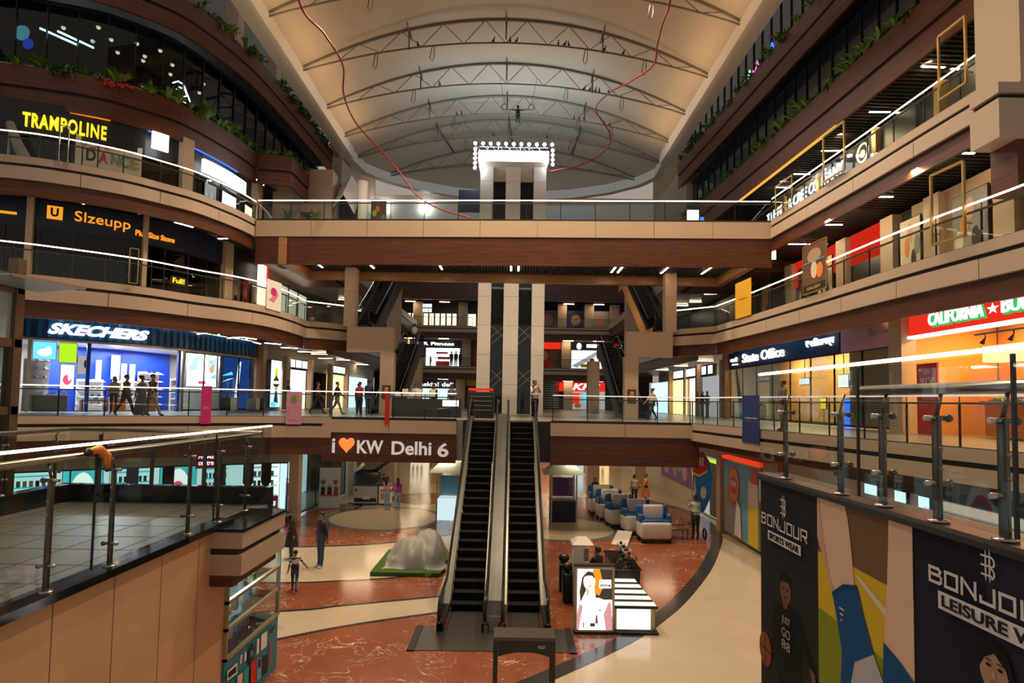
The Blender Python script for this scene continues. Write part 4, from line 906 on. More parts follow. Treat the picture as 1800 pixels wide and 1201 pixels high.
for s_, off, d, m, lab in ((12.5, .5, (1.2, .5, .7), 'concrete', 'grey green display plinth in front of the shoe shop'), (9.9, .45, (.55, .5, .6), 'ink_orange', 'orange wooden display box in front of the blue wall'), (10.9, .5, (.9, .45, .5), 'wood_pale', 'open wooden bench frame in the shoe shop'), (8.4, .5, (.45, .4, .62), 'wood_pale', 'small wooden crate near the mannequin')):
    q = on1(s_, off - .9, 4.95); t = S1.at(s_)[1]; rz = math.atan2(t.y, t.x); o = thing('display_box', lab, 'display', q, rz)
    if 'open' in lab:
        for x in (-1, 1): MB().box((x * d[0] / 2, 0, d[2] / 2), (.07, d[1], d[2]), m).build('leg', o, True)
        MB().box((0, 0, d[2]), (d[0] + .07, d[1], .06), m).build('top', o, True)
    else:
        MB().rbox((0, 0, d[2] / 2), d, m, .02).build('body', o, True); MB().rbox((0, 0, d[2] + .02), (d[0] + .05, d[1] + .05, .035), 'shop_white', .008).build('top', o, True)
    if d[0] > .5:
        for k in range(3):
            b = MB(); shoe(b, (0, 0, 0), 0, ['ink_white', 'ink_sky', 'ink_cream'][k], sc_=1.2); b = b.build('shoe', None, False, (0, 0, 0)); M_ = Matrix.Translation(V(*q)) @ Matrix.Rotation(rz, 4, 'Z') @ Matrix.Translation(V(-d[0] / 3 + k * d[0] / 3, .05, d[2] + (.04 if 'open' not in lab else .03))); b.matrix_world = M_
            tag(b, 'sports shoe %s on the %s' % (['at the left end', 'in the middle', 'at the right end'][2 - k], lab.split(' in ')[0].split(' near')[0]), 'shoe')
# window posters on the right half of the shoe shop
def runner(f, o, W, H):
    f.poly(o, [(.05, H * .45), (W * .3, H * .95), (W * .42, H * .72), (W * .6, H), (W * .8, H * .8), (W * .97, H * .9), (W * .97, H * .6)], 'lit_ice'); f.rect(o, W * .35, H * .2, W * .68, H * .98, 'white_box')
    f.oval(o, (W * .80, H * .78), (.06, .09), 'lit_skin'); f.poly(o, [(W * .72, H * .55), (W * .86, H * .72), (W * .9, H * .5), (W * .8, H * .4)], 'lit_skin'); f.poly(o, [(W * .78, H * .3), (W * .95, H * .42), (W * .97, H * .26)], 'lit_sky')
    f.rect(o, W * .38, H * .1, W * .62, H * .18, 'lit_pink')
picture('bright white window poster with a running figure and pale mountains', S1, 1, 6.7, 4.5, 6.2, 8.0, runner, .0, .04, 'steel', 'window_poster', base='lit_white')
glazing('glass front of the shoe shop below the running poster', S1, 1, 6.9, 1.35, 4.97, 8.0, 'glass', 1.4)
def bluewin(f, o, W, H):
    f.rect(o, W * .02, H * .02, W * .98, H * .98, 'lit_deep'); f.poly(o, [(W * .05, H * .62), (W * .45, H * .66), (W * .4, H * .72)], 'lit_sky'); f.poly(o, [(W * .05, H * .5), (W * .5, H * .6), (W * .3, H * .58)], 'lit_ice')
    f.poly(o, [(W * .5, H * .12), (W * .6, H * .12), (W * .7, H * .92), (W * .6, H * .92)], 'lit_white')
    for k, ch in enumerate('SREHCEKS'): f.text(o, ch, W * (.535 + .0105 * k), H * (.16 + .09 * k), W * (.60 + .0105 * k), H * (.215 + .09 * k), 'lit_dark', .05)
picture('blue glass panel with white slanted strip of dark letters', S1, 1, 4.2, 1.5, 5.0, 8.0, bluewin, -.12, .04, 'steel', 'window_poster', base='lit_deep')
q = S1.pt(.75, .1, 1); o = MB().box((q.x, q.y, 6.9), (.55, .55, 4.0), 'wood_pale').build('column', org=(q.x, q.y, 4.9)); tag(o, 'pale wood clad column right of the blue shoe shop', 'column', kind='structure')
def stand_case(s_, m, lab):
    q = on1(s_, 1.1, 4.92); o = thing('suitcase', lab, 'suitcase', q, .4); MB().rbox((0, 0, .42), (.46, .28, .7), m, .05).build('shell', o, True); MB().tube([(-.12, 0, .77), (-.12, 0, 1.0), (.12, 0, 1.0), (.12, 0, .77)], .012, 'steel', 6).build('handle', o, True)
    for x in (-.17, .17):
        for y in (-.1, .1): MB().ball((x, y, .035), .035, 'black', 6).build('wheel', o, True)
for s_, m, lab in ((5.1, 'dark_metal', 'dark ribbed suitcase standing before the running poster'), (4.55, 'ink_white', 'white suitcase beside the crimson banner'), (2.95, 'ink_grey', 'silver grey suitcase right of the crimson banner'), (2.6, 'ink_white', 'white suitcase before the blue glass panel'), (2.2, 'black', 'black suitcase before the blue glass panel')): stand_case(s_, m, lab)
# ---------------------------------------------------------------- left, first storey: shops further back
def tree_ad(f, o, W, H):
    f.rect(o, .05, H * .55, W - .05, H - .05, 'lit_white'); f.rect(o, .05, .05, W - .05, H * .5, 'lit_ice'); f.oval(o, (W * .5, H * .72), (W * .12, H * .12), 'lit_lime'); f.poly(o, [(W * .2, H * .56), (W * .8, H * .56), (W * .5, H * .68)], 'ink_green')
    f.poly(o, [(W * .2, H * .5), (W * .8, H * .5), (W * .65, H * .43), (W * .35, H * .43)], 'ink_orange'); f.poly(o, [(W * .3, .3), (W * .45, H * .42), (W * .55, H * .42), (W * .7, .3)], 'lit_dark'); f.rect(o, .05, .05, W * .5, .35, 'lit_sky')
picture('tall lit advertising box with a plant in a bowl, beside the wood column', X1, 1, 22.8, 21.4, 5.1, 8.1, tree_ad, .15, .2, 'black', 'light_box', 'light box', base='lit_white')
for s0, s1, lab, c in ((20.4, 17.6, 'white lit shop sign boards past the advertising box', 'lit_white'), (13.0, 10.0, 'white lit sign of the shop beside the left portal', 'lit_cool')):
    sb = sign_board(lab, X1, 1, s0, s1, 7.64, 8.4, 'black', .15, .2)
    for k in range(3): strip(MB(), X1, 1, min(s0, s1) + k * .95 + .1, min(s0, s1) + k * .95 + .85, 7.8, 8.3, .18, .03, c).build('lit_panel', sb)
for s0, s1, m, lab in ((20.6, 17.4, 'lit_cream', 'cream lit shop front past the advertising box'), (17.0, 13.6, 'black_gloss', 'black shop front between two lit shops on the left'), (13.2, 9.8, 'lit_warm', 'warm lit shop front beside the left portal'), (9.4, 3, 'lit_ice', 'pale blue lit shop front furthest left back')):
    o = strip(MB(), X1, 1, s1, s0, 4.95, 7.65, -.05, .1, m).build('wall_panel'); tag(o, lab, 'shop front', kind='structure')
    q = X1.pt(s0, .1, 1); o = MB().box((q.x, q.y, 6.7), (.35, .4, 3.5), 'beige_warm').build('column', org=(q.x, q.y, 4.95)); tag(o, 'stone pier left of the ' + lab, 'column', kind='structure')
for s0, s1, lab in ((19.2, 18.2, 'white lit door of the cream shop'), (12.6, 12.0, 'white framed lit doorway of the warm shop')):
    o = strip(MB(), X1, 1, s1, s0, 4.97, 7.1, .02, .04, 'lit_white').build('door_1'); tag(o, lab, 'door', kind='structure')
# ---------------------------------------------------------------- right, first storey
def sR(y): return 60 - y
sb = sign_board('navy fascia with white lit words State Office', R1, -1, sR(36.8), sR(24.4), 7.98, 8.95, 'ink_navy')
letters(MB(), 'State Office', on_curve(R1, -1, sR(34.6), sR(29.3), 8.2, 8.72, .13), 'lit_white', bold=.012, ext=.04).build('letters', sb)
letters(MB(), '\u20b9 फिरउ४भव्य', on_curve(R1, -1, sR(27.1), sR(24.75), 8.32, 8.78, .13), 'lit_white', bold=.012, ext=.04).build('second_letters', sb)
letters(MB(), 'आरसी', on_curve(R1, -1, sR(36.5), sR(35.4), 8.35, 8.62, .13), 'lit_white', bold=.01, ext=.04).build('small_letters', sb); letters(MB(), 'सेवा केंद्र', on_curve(R1, -1, sR(36.2), sR(35.3), 8.12, 8.24, .13), 'lit_white', ext=.04).build('small_letters', sb)
strip(MB(), R1, -1, sR(37), sR(25), 9.0, 9.05, 1.2, .5, 'lit_sky').build('blue_light_strip', sb)
sb = sign_board('dim mauve fascia with thin pale script between two shops', R1, -1, sR(24.3), sR(20.95), 7.95, 8.85, 'ink_mauve'); letters(MB(), 'Ravine', on_curve(R1, -1, sR(22.4), sR(21.1), 8.4, 8.7, .12), 'ink_tan', shear=.3, ext=.01).build('letters', sb)
sb = sign_board('bright red fascia with white and green letters CALIFORNIA BURRITO', R1, -1, sR(20.1), sR(11.5), 8.18, 8.92, 'lit_red'); f_ = lambda a, b: on_curve(R1, -1, sR(a), sR(b), 8.33, 8.75, .16)
letters(MB(), 'CALIFORNIA', f_(18.95, 16.75), 'lit_green', bold=.03, ext=.05).build('letter_shadow', sb); letters(MB(), 'CALIFORNIA', on_curve(R1, -1, sR(18.95), sR(16.75), 8.38, 8.78, .23), 'lit_white', bold=.008, ext=.03).build('letters', sb)
letters(MB(), 'BURRITO', on_curve(R1, -1, sR(16.1), sR(14.0), 8.38, 8.8, .23), 'lit_white', bold=.008, ext=.03).build('letters', sb); letters(MB(), 'BURRITO', f_(16.1, 14.0), 'lit_green', bold=.03, ext=.05).build('letter_shadow', sb)
o = MB(); pf = on_curve(R1, -1, sR(16.65), sR(16.2), 8.38, 8.72, .22); P = [(.5 + (.5 if k % 2 == 0 else .2) * math.sin(k * math.pi / 5), .5 + (.5 if k % 2 == 0 else .2) * math.cos(k * math.pi / 5)) for k in range(10)]
o.face([pf(u, v, 0) for u, v in P], 'lit_white'); o.build('star', sb); strip(MB(), R1, -1, sR(20.1), sR(11.5), 8.08, 8.17, .16, .3, 'lit_white').build('white_edge', sb); strip(MB(), R1, -1, sR(20.5), sR(13), 8.93, 8.99, .9, .12, 'gold_glow').build('glow_strip', sb)
pier(R1, -1, sR(20.55), 4.9, 8.95, .7, 'stone pier left of the red fascia'); pier(R1, -1, sR(37.2), 4.9, 8.95, .5, 'wood toned pier left of the navy office fascia', 'wood_pale')
mat('warm_wall', (.62, .30, .08), .5)
for y0, y1, m, lab in ((36.8, 24.4, 'warm_wall', 'warm yellow inner wall of the office shop'), (24.2, 20.9, 'ink_tan', 'olive glass partition beside the office shop'), (20.2, 8.5, 'warm_wall', 'orange inner wall of the red sign restaurant')):
    o = strip(MB(), R1, -1, sR(y0), sR(y1), 4.95, 8.9, -3.0 if 'inner' in lab else -.2, .1, m).build('wall_right'); tag(o, lab, 'wall', kind='structure')
for y, e, c in ((34, 130, (1, .8, .5)), (30, 130, (1, .8, .5)), (26, 130, (1, .85, .6)), (18, 170, (1, .52, .18)), (14, 170, (1, .52, .18)), (10, 120, (1, .6, .25))): lamp('shop_lamp', 'AREA', (15.0, y, 8.6), e, c, (15.2, y, 5), 1.6)
glazing('glass front of the office shop', R1, -1, sR(36.8), sR(20.95), 4.97, 7.98, 'glass', 1.9)
o = MB(); o.raw([(13.7, 35.9, 4.92), (13.7, 35.0, 4.92), (13.7, 36.3, 7.9), (13.7, 36.6, 7.9)], [(0, 1, 2, 3)], 'ink_cream'); o.raw([(13.75, 35.9, 4.92), (13.75, 35.0, 4.92), (13.75, 36.3, 7.9), (13.75, 36.6, 7.9)], [(3, 2, 1, 0)], 'ink_cream'); o = o.build('slanted_panel'); tag(o, 'slanted cream panel inside the office shop window', 'panel')
for y, z, w_, h, m, lab in ((29.8, 7.0, .9, .3, 'lit_white', 'small white lit sign inside the office shop, left one'), (26.3, 6.9, .7, .55, 'lit_white', 'striped white lit board inside the office shop'), (25.3, 7.1, .9, .4, 'lit_cool', 'white lit sign with dark letters inside the office shop, right one'), (25.9, 5.4, .5, 1.4, 'lit_blue', 'tall blue glowing screen in the office shop'), (28.0, 5.9, .35, .5, 'lit_yellow', 'small yellow lit screen in the office shop')):
    o = thing('lit_board', lab, 'sign', (14.6, y, z)); MB().box((14.6, y, z), (.08, w_, h), m).build('face', o); MB().box((14.66, y, z), (.06, w_ + .06, h + .06), 'black').build('frame', o); MB().tube([(14.63, y, z + h / 2), (14.63, y, 9.1)] if z > 6.5 else [(14.63, y, z - h / 2), (14.63, y, 4.95)], .02, 'black', 6).build('pole', o)
# restaurant interior
o = thing('menu_board', 'dark red board with slanted white lettering at the restaurant entrance', 'sign', (13.4, 19.2, 4.9)); f = Frame((13.4, 19.75, 4.91), (0, -1, 0)); b = MB(); f.slab(b, 0, 0, .95, 2.3, -.06, 0, 'ink_red'); b.build('board', o); b = MB(); f.text(b, 'SO', .33, 1.95, .6, 2.1, 'ink_white'); f.text(b, 'MUCH!', .15, 1.6, .8, 1.85, 'ink_white', shear=.2, bold=.02); f.text(b, 'MORE', .2, 1.3, .75, 1.5, 'ink_white', shear=.2, bold=.02); b.build('lettering', o)
cr = thing('serving_counter', 'long restaurant counter with orange front below the red fascia', 'counter', (14.6, 14.5, 4.95)); MB().box((14.6, 14.5, 5.45), (.7, 7, 1.0), 'ink_orange').build('body', cr); MB().box((14.55, 14.5, 5.98), (.85, 7.1, .05), 'steel').build('worktop', cr)
for y, c in ((17.6, 'ink_green'), (16.9, 'ink_blue'), (16.0, 'ink_red'), (15.0, 'ink_yellow'), (14.2, 'ink_orange')):
    o = thing('food_tray', '%s tray of food on the restaurant counter' % c[4:], 'tray', (14.4, y, 6.005)); MB().rbox((14.4, y, 6.03), (.35, .5, .05), 'steel', .01).build('tray', o); b = MB(); [b.ball((14.4 + random.uniform(-.12, .12), y + random.uniform(-.18, .18), 6.07), .05, c, 5) for _ in range(9)]; b.build('food', o)
hood = tag(MB().box((15.3, 15, 7.5), (.6, 8, .5), 'lit_warm').build('lit_canopy', org=(15.3, 15, 7.5)), 'glowing yellow canopy over the restaurant counter', 'canopy')
o = MB().box((15.0, 20.32, 6.9), (3.0, .1, 4.1), 'warm_wall').build('wall_panel'); tag(o, 'orange side partition at the left end of the restaurant', 'wall', kind='structure')
tk = thing('track_light', 'black ceiling track with spotlights in the restaurant', 'light', (14.0, 17, 8.05)); MB().box((14.0, 16.4, 8.0), (.05, 3.2, .05), 'black').build('track', tk)
for y in (17.6, 16.6, 15.6): MB().tube([(14.0, y, 7.98), (14.0, y, 7.88), (13.95, y + .08, 7.7)], [.02, .02, .07], 'black', 8).build('spot_head', tk)
for s_ in (-1, 1): pass
# shops further back on the right
for y0, y1, m, lab in ((50, 46, 'lit_warm', 'warm lit shop front behind the right portal'), (45.5, 43.0, 'lit_cream', 'cream lit doorway framed in light, right side'), (42.4, 38.0, 'lit_grey', 'grey glass front with mannequins beside the office shop'), (58, 50.5, 'lit_ice', 'pale blue lit shop front furthest right back')):
    o = strip(MB(), R1, -1, sR(y0), sR(y1), 4.95, 7.7, -.05, .1, m).build('wall_panel'); tag(o, lab, 'shop front', kind='structure'); pier(R1, -1, sR(y1 - .2), 4.95, 8.6, .4, 'stone pier right of the ' + lab)
for y0, y1, c, lab in ((49.5, 43.2, 'lit_white', 'pair of white lit sign boards behind the right portal'), (42.2, 39.5, 'lit_cool', 'blue white lit sign above the mannequin window')):
    sb = sign_board(lab, R1, -1, sR(y0), sR(y1), 7.69, 8.5, 'wood' if c == 'lit_white' else 'ink_navy', .15, .2); n = 2
    for k in range(n): a = sR(y0) + (y0 - y1) / n * k; strip(MB(), R1, -1, a + .3, a + (y0 - y1) / n - .25, 7.85, 8.4, .18, .03, c).build('lit_panel', sb)
for y in (49.2, 47, 45.6, 43): o = MB().box((13.35, y, 6.3), (.08, .12, 2.7), 'lit_warm').build('glowing_upright', org=(13.35, y, 4.95)); tag(o, 'glowing upright of the %s lit door frame on the right, its %s side' % (('warm', 'warm', 'cream', 'cream')[[49.2, 47, 45.6, 43].index(y)], ('far', 'near', 'far', 'near')[[49.2, 47, 45.6, 43].index(y)]), 'light')
# ---------------------------------------------------------------- right, second storey
emis('red_fascia_glow', (.9, .03, .012), .3)  # brightness put into the red fascia colour as slight emission
for y in (29, 24, 19, 14): lamp('added_walkway_fill', 'AREA', (13.2, y, 13.7), 60, (1, .72, .42), (15.2, y, 11), (.3, 1.6))  # fill lights added to brighten the second-storey shop walls
for y in (34, 28, 22): lamp('added_walkway_fill', 'AREA', (15.2, y, 18.7), 60, (1, .70, .38), (16.4, y, 16), (.3, 1.6))  # same kind of added fill for the third-storey front
for y0, y1, z0, z1, m, lab in ((32.5, 24.6, 12.2, 13.6, 'red_fascia_glow', 'bright red fascia of the second-storey right shop'), (35, 24.6, 9.85, 12.2, 'shop_dark', 'dark shop front below the red fascia'), (22.9, 12, 9.85, 13.6, 'ink_tan', 'tan shop front at the second storey, far right')):
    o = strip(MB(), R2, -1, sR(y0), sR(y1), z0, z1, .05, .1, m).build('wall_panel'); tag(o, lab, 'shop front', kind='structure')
for y, lab in ((24.1, 'stone pier right of the red fascia, second storey'), (27.5, 'stone pier below the red fascia'), (32.8, 'stone pier left of the red fascia'), (21.5, 'stone pier between tall posters, second storey right'), (18.3, 'stone pier at the far right, second storey')): pier(R2, -1, sR(y), 9.8, 13.55, .8, lab)
def squig(f, o, W, H):
    for k in range(5): f.oval(o, (W * (.2 + .16 * k), H * (.5 + .16 * (k % 3))), (W * .12, H * .12), ['ink_cream', 'ink_orange', 'ink_skin', 'ink_black', 'ink_grey'][k])
for y0, y1, c, lab in ((23.4, 22.2, 'ink_cream', 'cream poster with dark swirl right of the red fascia'), (20.6, 19.0, 'ink_grey', 'grey poster with black loops, second storey right'), (31.8, 30.6, 'ink_brown', 'brown poster under the red fascia, left one'), (29.8, 28.4, 'ink_skin', 'pinkish poster under the red fascia, right one'), (36.5, 35.2, 'ink_orange', 'orange poster beside the yellow board'), (40, 38, 'ink_tan', 'tan poster behind the right portal, second storey'), (16.8, 15.2, 'ink_brown', 'brown poster with face of a lady at the far right edge')):
    picture(lab, R2, -1, sR(y0), sR(y1), 9.82, 13.1, squig, .2, base=c)
# ---------------------------------------------------------------- right, third storey
sb = sign_board('black fascia with tall white lit letters of a company name', R3, -1, sR(38.6), sR(24), 17.2, 18.4, 'black', .08)
letters(MB(), 'THE PIZZA CREE COMPANY', on_curve(R3, -1, sR(38.2), sR(29.3), 17.5, 18.12, .12), 'lit_white', bold=.015, shear=.1, ext=.03).build('letters', sb)
o = MB(); pf = R3.pt(sR(27.6), .15, -1)
o.tube([(pf.x, pf.y + .42 * math.cos(t), 17.75 + .42 * math.sin(t)) for t in [k * math.pi / 10 for k in range(20)]], .05, 'lit_cream', 6, closed=True); o.ball((pf.x, pf.y, 17.7), .2, 'lit_cream', 6, (.3, 1, 1)); o.build('round_logo', sb)
strip(MB(), CU['L4R'], -1, 11, 21, 18.24, 18.3, .0, .15, 'gold_glow').build('glow_strip', sb)  # emissive strip paints the yellow light along the wood band's lower edge
glazing('dark glass front below the white lit letters, third storey right', R3, -1, sR(42), sR(12), 14.72, 17.2, 'glass_black', 1.5)
for y, lab in ((35.5, 'first'), (31.5, 'second'), (26.5, 'third'), (22.5, 'fourth'), (19, 'fifth')): pier(R3, -1, sR(y), 14.7, 18.4, .3, '%s gold toned pier of the third-storey right front, counted from the bridge' % lab, 'gold')
# ================================================================ PEOPLE
for k_, c_ in dict(cl_black=(.012, .012, .014), cl_navy=(.015, .02, .045), cl_jeans=(.03, .06, .13), cl_lightjeans=(.22, .33, .42), cl_khaki=(.16, .14, .09), cl_white=(.62, .60, .56), cl_grey=(.13, .13, .14), cl_pink=(.62, .30, .36), cl_magenta=(.50, .02, .30),
                   cl_red=(.45, .02, .03), cl_orange=(.62, .20, .06), cl_beige=(.50, .38, .28), cl_mint=(.42, .50, .44), cl_maroon=(.16, .02, .03), skin=(.30, .15, .085), skin_dark=(.20, .10, .055), hair=(.012, .009, .008), lips=(.25, .06, .05), eye=(.02, .015, .012)).items(): mat(k_, c_, .6 if k_[:2] == 'cl' else .5)
def person(label, loc, rz, h=1.7, top='cl_black', legs='cl_jeans', feet='cl_black', skin='skin', sleeve='long', hair='short', L=(0, 0), Rr=(0, 0), la=(.1, .15, .08), ra=(.1, .15, .08), lean=0., headp=0., headr=0., sit=False, skirt=None, stripes=None, group=None):
    """faces local +y. L/Rr: hip and knee bend in radians; la/ra: arm (forward swing, elbow bend, outward)"""
    k = h / 1.72
    def rx(v, a): return V(v.x, v.y * math.cos(a) - v.z * math.sin(a), v.y * math.sin(a) + v.z * math.cos(a))
    pel = V(0, 0, .93); P = {}; E = []; RAD = {}; REG = {}
    def add(n, p, r, par=None, reg=None): P[n] = p; RAD[n] = r; (E.append((par, n)), REG.__setitem__((par, n), reg)) if par else None
    add('pel', pel, .125); add('hipm', pel + V(0, 0, -.03), .12, 'pel', 'legs')
    t = lambda y, z: pel + rx(V(0, y, z), -lean)
    add('waist', t(0, .13), .105, 'pel', 'top'); add('chest', t(.0, .33), .125, 'waist', 'top'); add('upch', t(-.005, .45), .10, 'chest', 'top'); add('neck', t(0, .535), .052, 'upch', 'skin')
    nk = P['neck']; hr = lambda x, y, z: nk + Matrix.Rotation(headr, 3, 'Z') @ rx(V(x, y, z), -headp - lean)
    add('jaw', hr(0, .02, .075), .066, 'neck', 'skin'); add('mid', hr(0, .012, .15), .088, 'jaw', 'skin'); add('crown', hr(0, 0, .205), .078, 'mid', 'skin'); add('nose', hr(0, .105, .125), .012, 'mid', 'skin')
    for s, sd, ll, aa in ((-1, 'l', L, la), (1, 'r', Rr, ra)):
        hip = pel + V(s * .092, 0, -.05); kd = rx(V(0, 0, -.42), ll[0]); kn = hip + kd; an = kn + rx(V(0, 0, -.41), ll[0] - ll[1]); 
        add('hip' + sd, hip, .088, 'hipm', 'legs'); add('th' + sd, hip + kd * .5, .078, 'hip' + sd, 'legs'); add('kn' + sd, kn, .058, 'th' + sd, 'legs'); add('cf' + sd, kn + (an - kn) * .35 + V(0, -.012, 0), .056, 'kn' + sd, 'legs'); add('an' + sd, an, .042, 'cf' + sd, 'legs')
        fa = ll[0] - ll[1]; add('hl' + sd, an + rx(V(0, -.03, -.045), fa), .036, 'an' + sd, 'feet'); add('ft' + sd, an + rx(V(s * .015, .1, -.05), fa * .6), .038, 'an' + sd, 'feet'); add('to' + sd, an + rx(V(s * .02, .17, -.058), fa * .6), .026, 'ft' + sd, 'feet')
        sh = t(0, .455) + V(s * .165, 0, 0); d = rx(V(s * math.sin(aa[2]), 0, -math.cos(aa[2])), aa[0]); el = sh + d * .285
        d2 = rx(V(s * math.sin(aa[2] - (.5 if aa[1] > 1.2 else 0)), 0, -math.cos(aa[2])), aa[0] + aa[1]).normalized(); wr = el + d2 * .245
        fr = 'top' if sleeve == 'long' else 'skin'; ur = 'skin' if sleeve == 'none' else 'top'
        add('sh' + sd, sh, .062, 'upch', 'top'); add('ua' + sd, sh + d * .14, .05, 'sh' + sd, ur); add('el' + sd, el, .04, 'ua' + sd, fr if sleeve != 'short' else ur); add('fa' + sd, el + d2 * .1, .039, 'el' + sd, fr); add('wr' + sd, wr, .027, 'fa' + sd, fr)
        add('hd' + sd, wr + d2 * .07, .034, 'wr' + sd, 'skin'); add('kk' + sd, wr + d2 * .1, .028, 'hd' + sd, 'skin')
        P['dir' + sd] = d2; P['wv' + sd] = wr
    names = [n for n in P if n in RAD]; idx = {n: i for i, n in enumerate(names)}
    me = bpy.data.meshes.new('person'); me.from_pydata([P[n] for n in names], [(idx[a], idx[b]) for a, b in E], [])
    o = bpy.data.objects.new('person', me); COL.objects.link(o); md = o.modifiers.new('s', 'SKIN'); md.use_smooth_shade = True; md.branch_smoothing = .4
    sk = me.skin_vertices[0].data
    for n in names:
        if n[:2] in ('hi', 'th', 'kn', 'cf', 'ua', 'el', 'fa', 'wa', 'ch', 'up', 'sh', 'pe'): RAD[n] *= 1.13
    for n in names:
        r = RAD[n]; fx, fy = (r, r)
        if n in ('waist', 'chest', 'upch', 'pel', 'hipm'): fx, fy = r * 1.25, r * .85
        sk[idx[n]].radius = (fx, fy) if n not in ('pel',) else (fx, fy); sk[idx[n]].use_root = n == 'pel'
    o.modifiers.new('u', 'SUBSURF').levels = 1
    dg = bpy.context.evaluated_depsgraph_get(); dg.update(); ev = o.evaluated_get(dg); m2 = ev.to_mesh()
    vs = [v.co.copy() for v in m2.vertices]; fs = [tuple(p.vertices) for p in m2.polygons]; ev.to_mesh_clear(); bpy.data.objects.remove(o); bpy.data.meshes.remove(me)
    segs = [(P[a], P[b], REG[(a, b)], (RAD[a] + RAD[b]) / 2) for a, b in E]
    def reg(c):
        best = None
        for a, b, r, rad in segs:
            ab = b - a; tt = max(0, min(1, (c - a).dot(ab) / max(1e-9, ab.length_squared))); d = (a + ab * tt - c).length - rad
            if best is None or d < best[0]: best = (d, r)
        return best[1]
    cm = dict(top=top, legs=legs, feet=feet, skin=skin); mb = MB(); groups = {}
    for f in fs:
        c = sum((vs[i] for i in f), V(0, 0, 0)) / len(f); g = cm[reg(c)]
        if stripes and g == top and int((c.z * k) / .045) % 2: g = stripes
        groups.setdefault(g, []).append(f)
    b0 = 0; mb.v = [tuple(v * k) for v in vs]
    for g, F in groups.items():
        i = mb.mi(g)
        for f in F: mb.f.append(f); mb.m.append(i); mb.sm.append(True)
    # fingers, ears, eyes and mouth belong to the same mesh
    for sd, s in (('l', -1), ('r', 1)):
        d2 = P['dir' + sd].normalized(); kk = P['wv' + sd] + d2 * .095; x = V(0, 1, 0) if abs(d2.y) < .8 else V(0, 0, 1); x = (x - d2 * x.dot(d2)).normalized(); y = d2.cross(x)
        for j, ln in enumerate((.066, .075, .07, .055)):
            q = kk + x * ((j - 1.5) * .019); mb.tube([q * k, (q + d2 * ln * .55 + y * .004 * s) * k, (q + d2 * ln * .9 + y * .02 * s) * k], [.0095 * k, .009 * k, .006 * k], skin, 6)
        q = P['wv' + sd] + d2 * .045 + x * .03; mb.tube([q * k, (q + d2 * .03 + x * .025) * k, (q + d2 * .06 + x * .03) * k], [.011 * k, .010 * k, .007 * k], skin, 6)
        e = hr(s * .088, -.005, .125); mb.ball(e * k, .022 * k, skin, 6, (.5, .8, 1.3))
        e = hr(s * .034, .086, .15); mb.ball(e * k, .0115 * k, 'eye', 6)
    mb.ball(hr(0, .084, .085) * k, .02 * k, 'lips', 6, (1.1, .4, .35))
    zmin = min(v[2] for v in mb.v); dz = -zmin if not sit else 0
    mb.v = [(a, b, c + dz) for a, b, c in mb.v]
    root = mb.build('person', None); root.location = loc; root.rotation_euler = (0, 0, rz); tag(root, label, 'person', group)
    hm = MB(); hv = []; hc = hr(0, -.012, .165); n = 12; rot = Matrix.Rotation(headr, 3, 'Z')
    prof = [(.002, .106), (.045, .098), (.072, .078), (.088, .045), (.0935, .0), (.088, -.05)]
    ring = []
    for r, z in prof:
        for q in range(n):
            a = 2 * math.pi * q / n; front = math.sin(a) > .35; zz = max(z, .035 if front else -.09) if front else z; p = rot @ rx(V(r * math.cos(a), r * 1.08 * math.sin(a) * (1 if not front else .98), zz), -headp - lean); ring.append((hc + p) * k + V(0, 0, dz))
    F = [(a * n + q, a * n + (q + 1) % n, (a + 1) * n + (q + 1) % n, (a + 1) * n + q) for a in range(len(prof) - 1) for q in range(n)]
    hm.raw(ring, F, 'hair', True)
    if hair == 'long': hm.tube([(hc + rx(V(0, -.06, .04), -headp)) * k + V(0, 0, dz), (hc + rx(V(0, -.085, -.08), -headp)) * k + V(0, 0, dz), (P['upch'] + V(0, -.11, .02)) * k + V(0, 0, dz), (P['chest'] + V(0, -.12, -.02)) * k + V(0, 0, dz)], [.075 * k, .09 * k, .085 * k, .04 * k], 'hair', 10)
    if hair == 'bun': hm.ball((hc + V(0, -.1, .06)) * k + V(0, 0, dz), .05 * k, 'hair', 8)
    hm.build('hair', root, True)
    if skirt:
        m_, ln, fl = skirt; c0 = P['waist'] * k + V(0, 0, dz); prof = [(.135 * k, .02), (.17 * k, -.15 * k), ((.17 + fl * .5) * k, -ln * .5 * k), ((.17 + fl) * k, -ln * k)]
        MB().lathe(prof, c0, m_, 18).build('skirt', root, True)
    return root
W1 = dict(L=(.42, .1), Rr=(-.38, .25), la=(-.4, .25, .1), ra=(.45, .35, .1))
W2 = dict(L=(-.35, .3), Rr=(.4, .08), la=(.4, .4, .1), ra=(-.35, .2, .1))
E_, N_, W_, S_ = -math.pi / 2, 0, math.pi / 2, math.pi     # heading east, north (away), west, south (towards the camera)
Z1 = 4.9
person('person in black top and khaki trousers walking past the blue shoe shop', (-14.5, 24.15, Z1), E_ - .2, 1.72, 'cl_black', 'cl_khaki', sleeve='short', **W1)
person('person in grey top and wide dark trousers, walking just behind the one in khaki', (-15.15, 24.5, Z1), E_, 1.66, 'cl_grey', 'cl_grey', hair='bun', skirt=('cl_grey', 1.0, .12), **W2)
person('person in grey shirt with black trousers, last of the three at the shoe shop', (-15.65, 24.3, Z1), E_, 1.68, 'cl_grey', 'cl_black', **W1)
person('person in pink sweater standing inside the blue shoe shop', (-17.75, 26.7, Z1), S_ + .4, 1.62, 'cl_beige', 'cl_black', hair='long')
person('person in dark clothes behind the mauve railing banner', (-12.2, 32.6, Z1), E_, 1.72, 'cl_navy', 'cl_black')
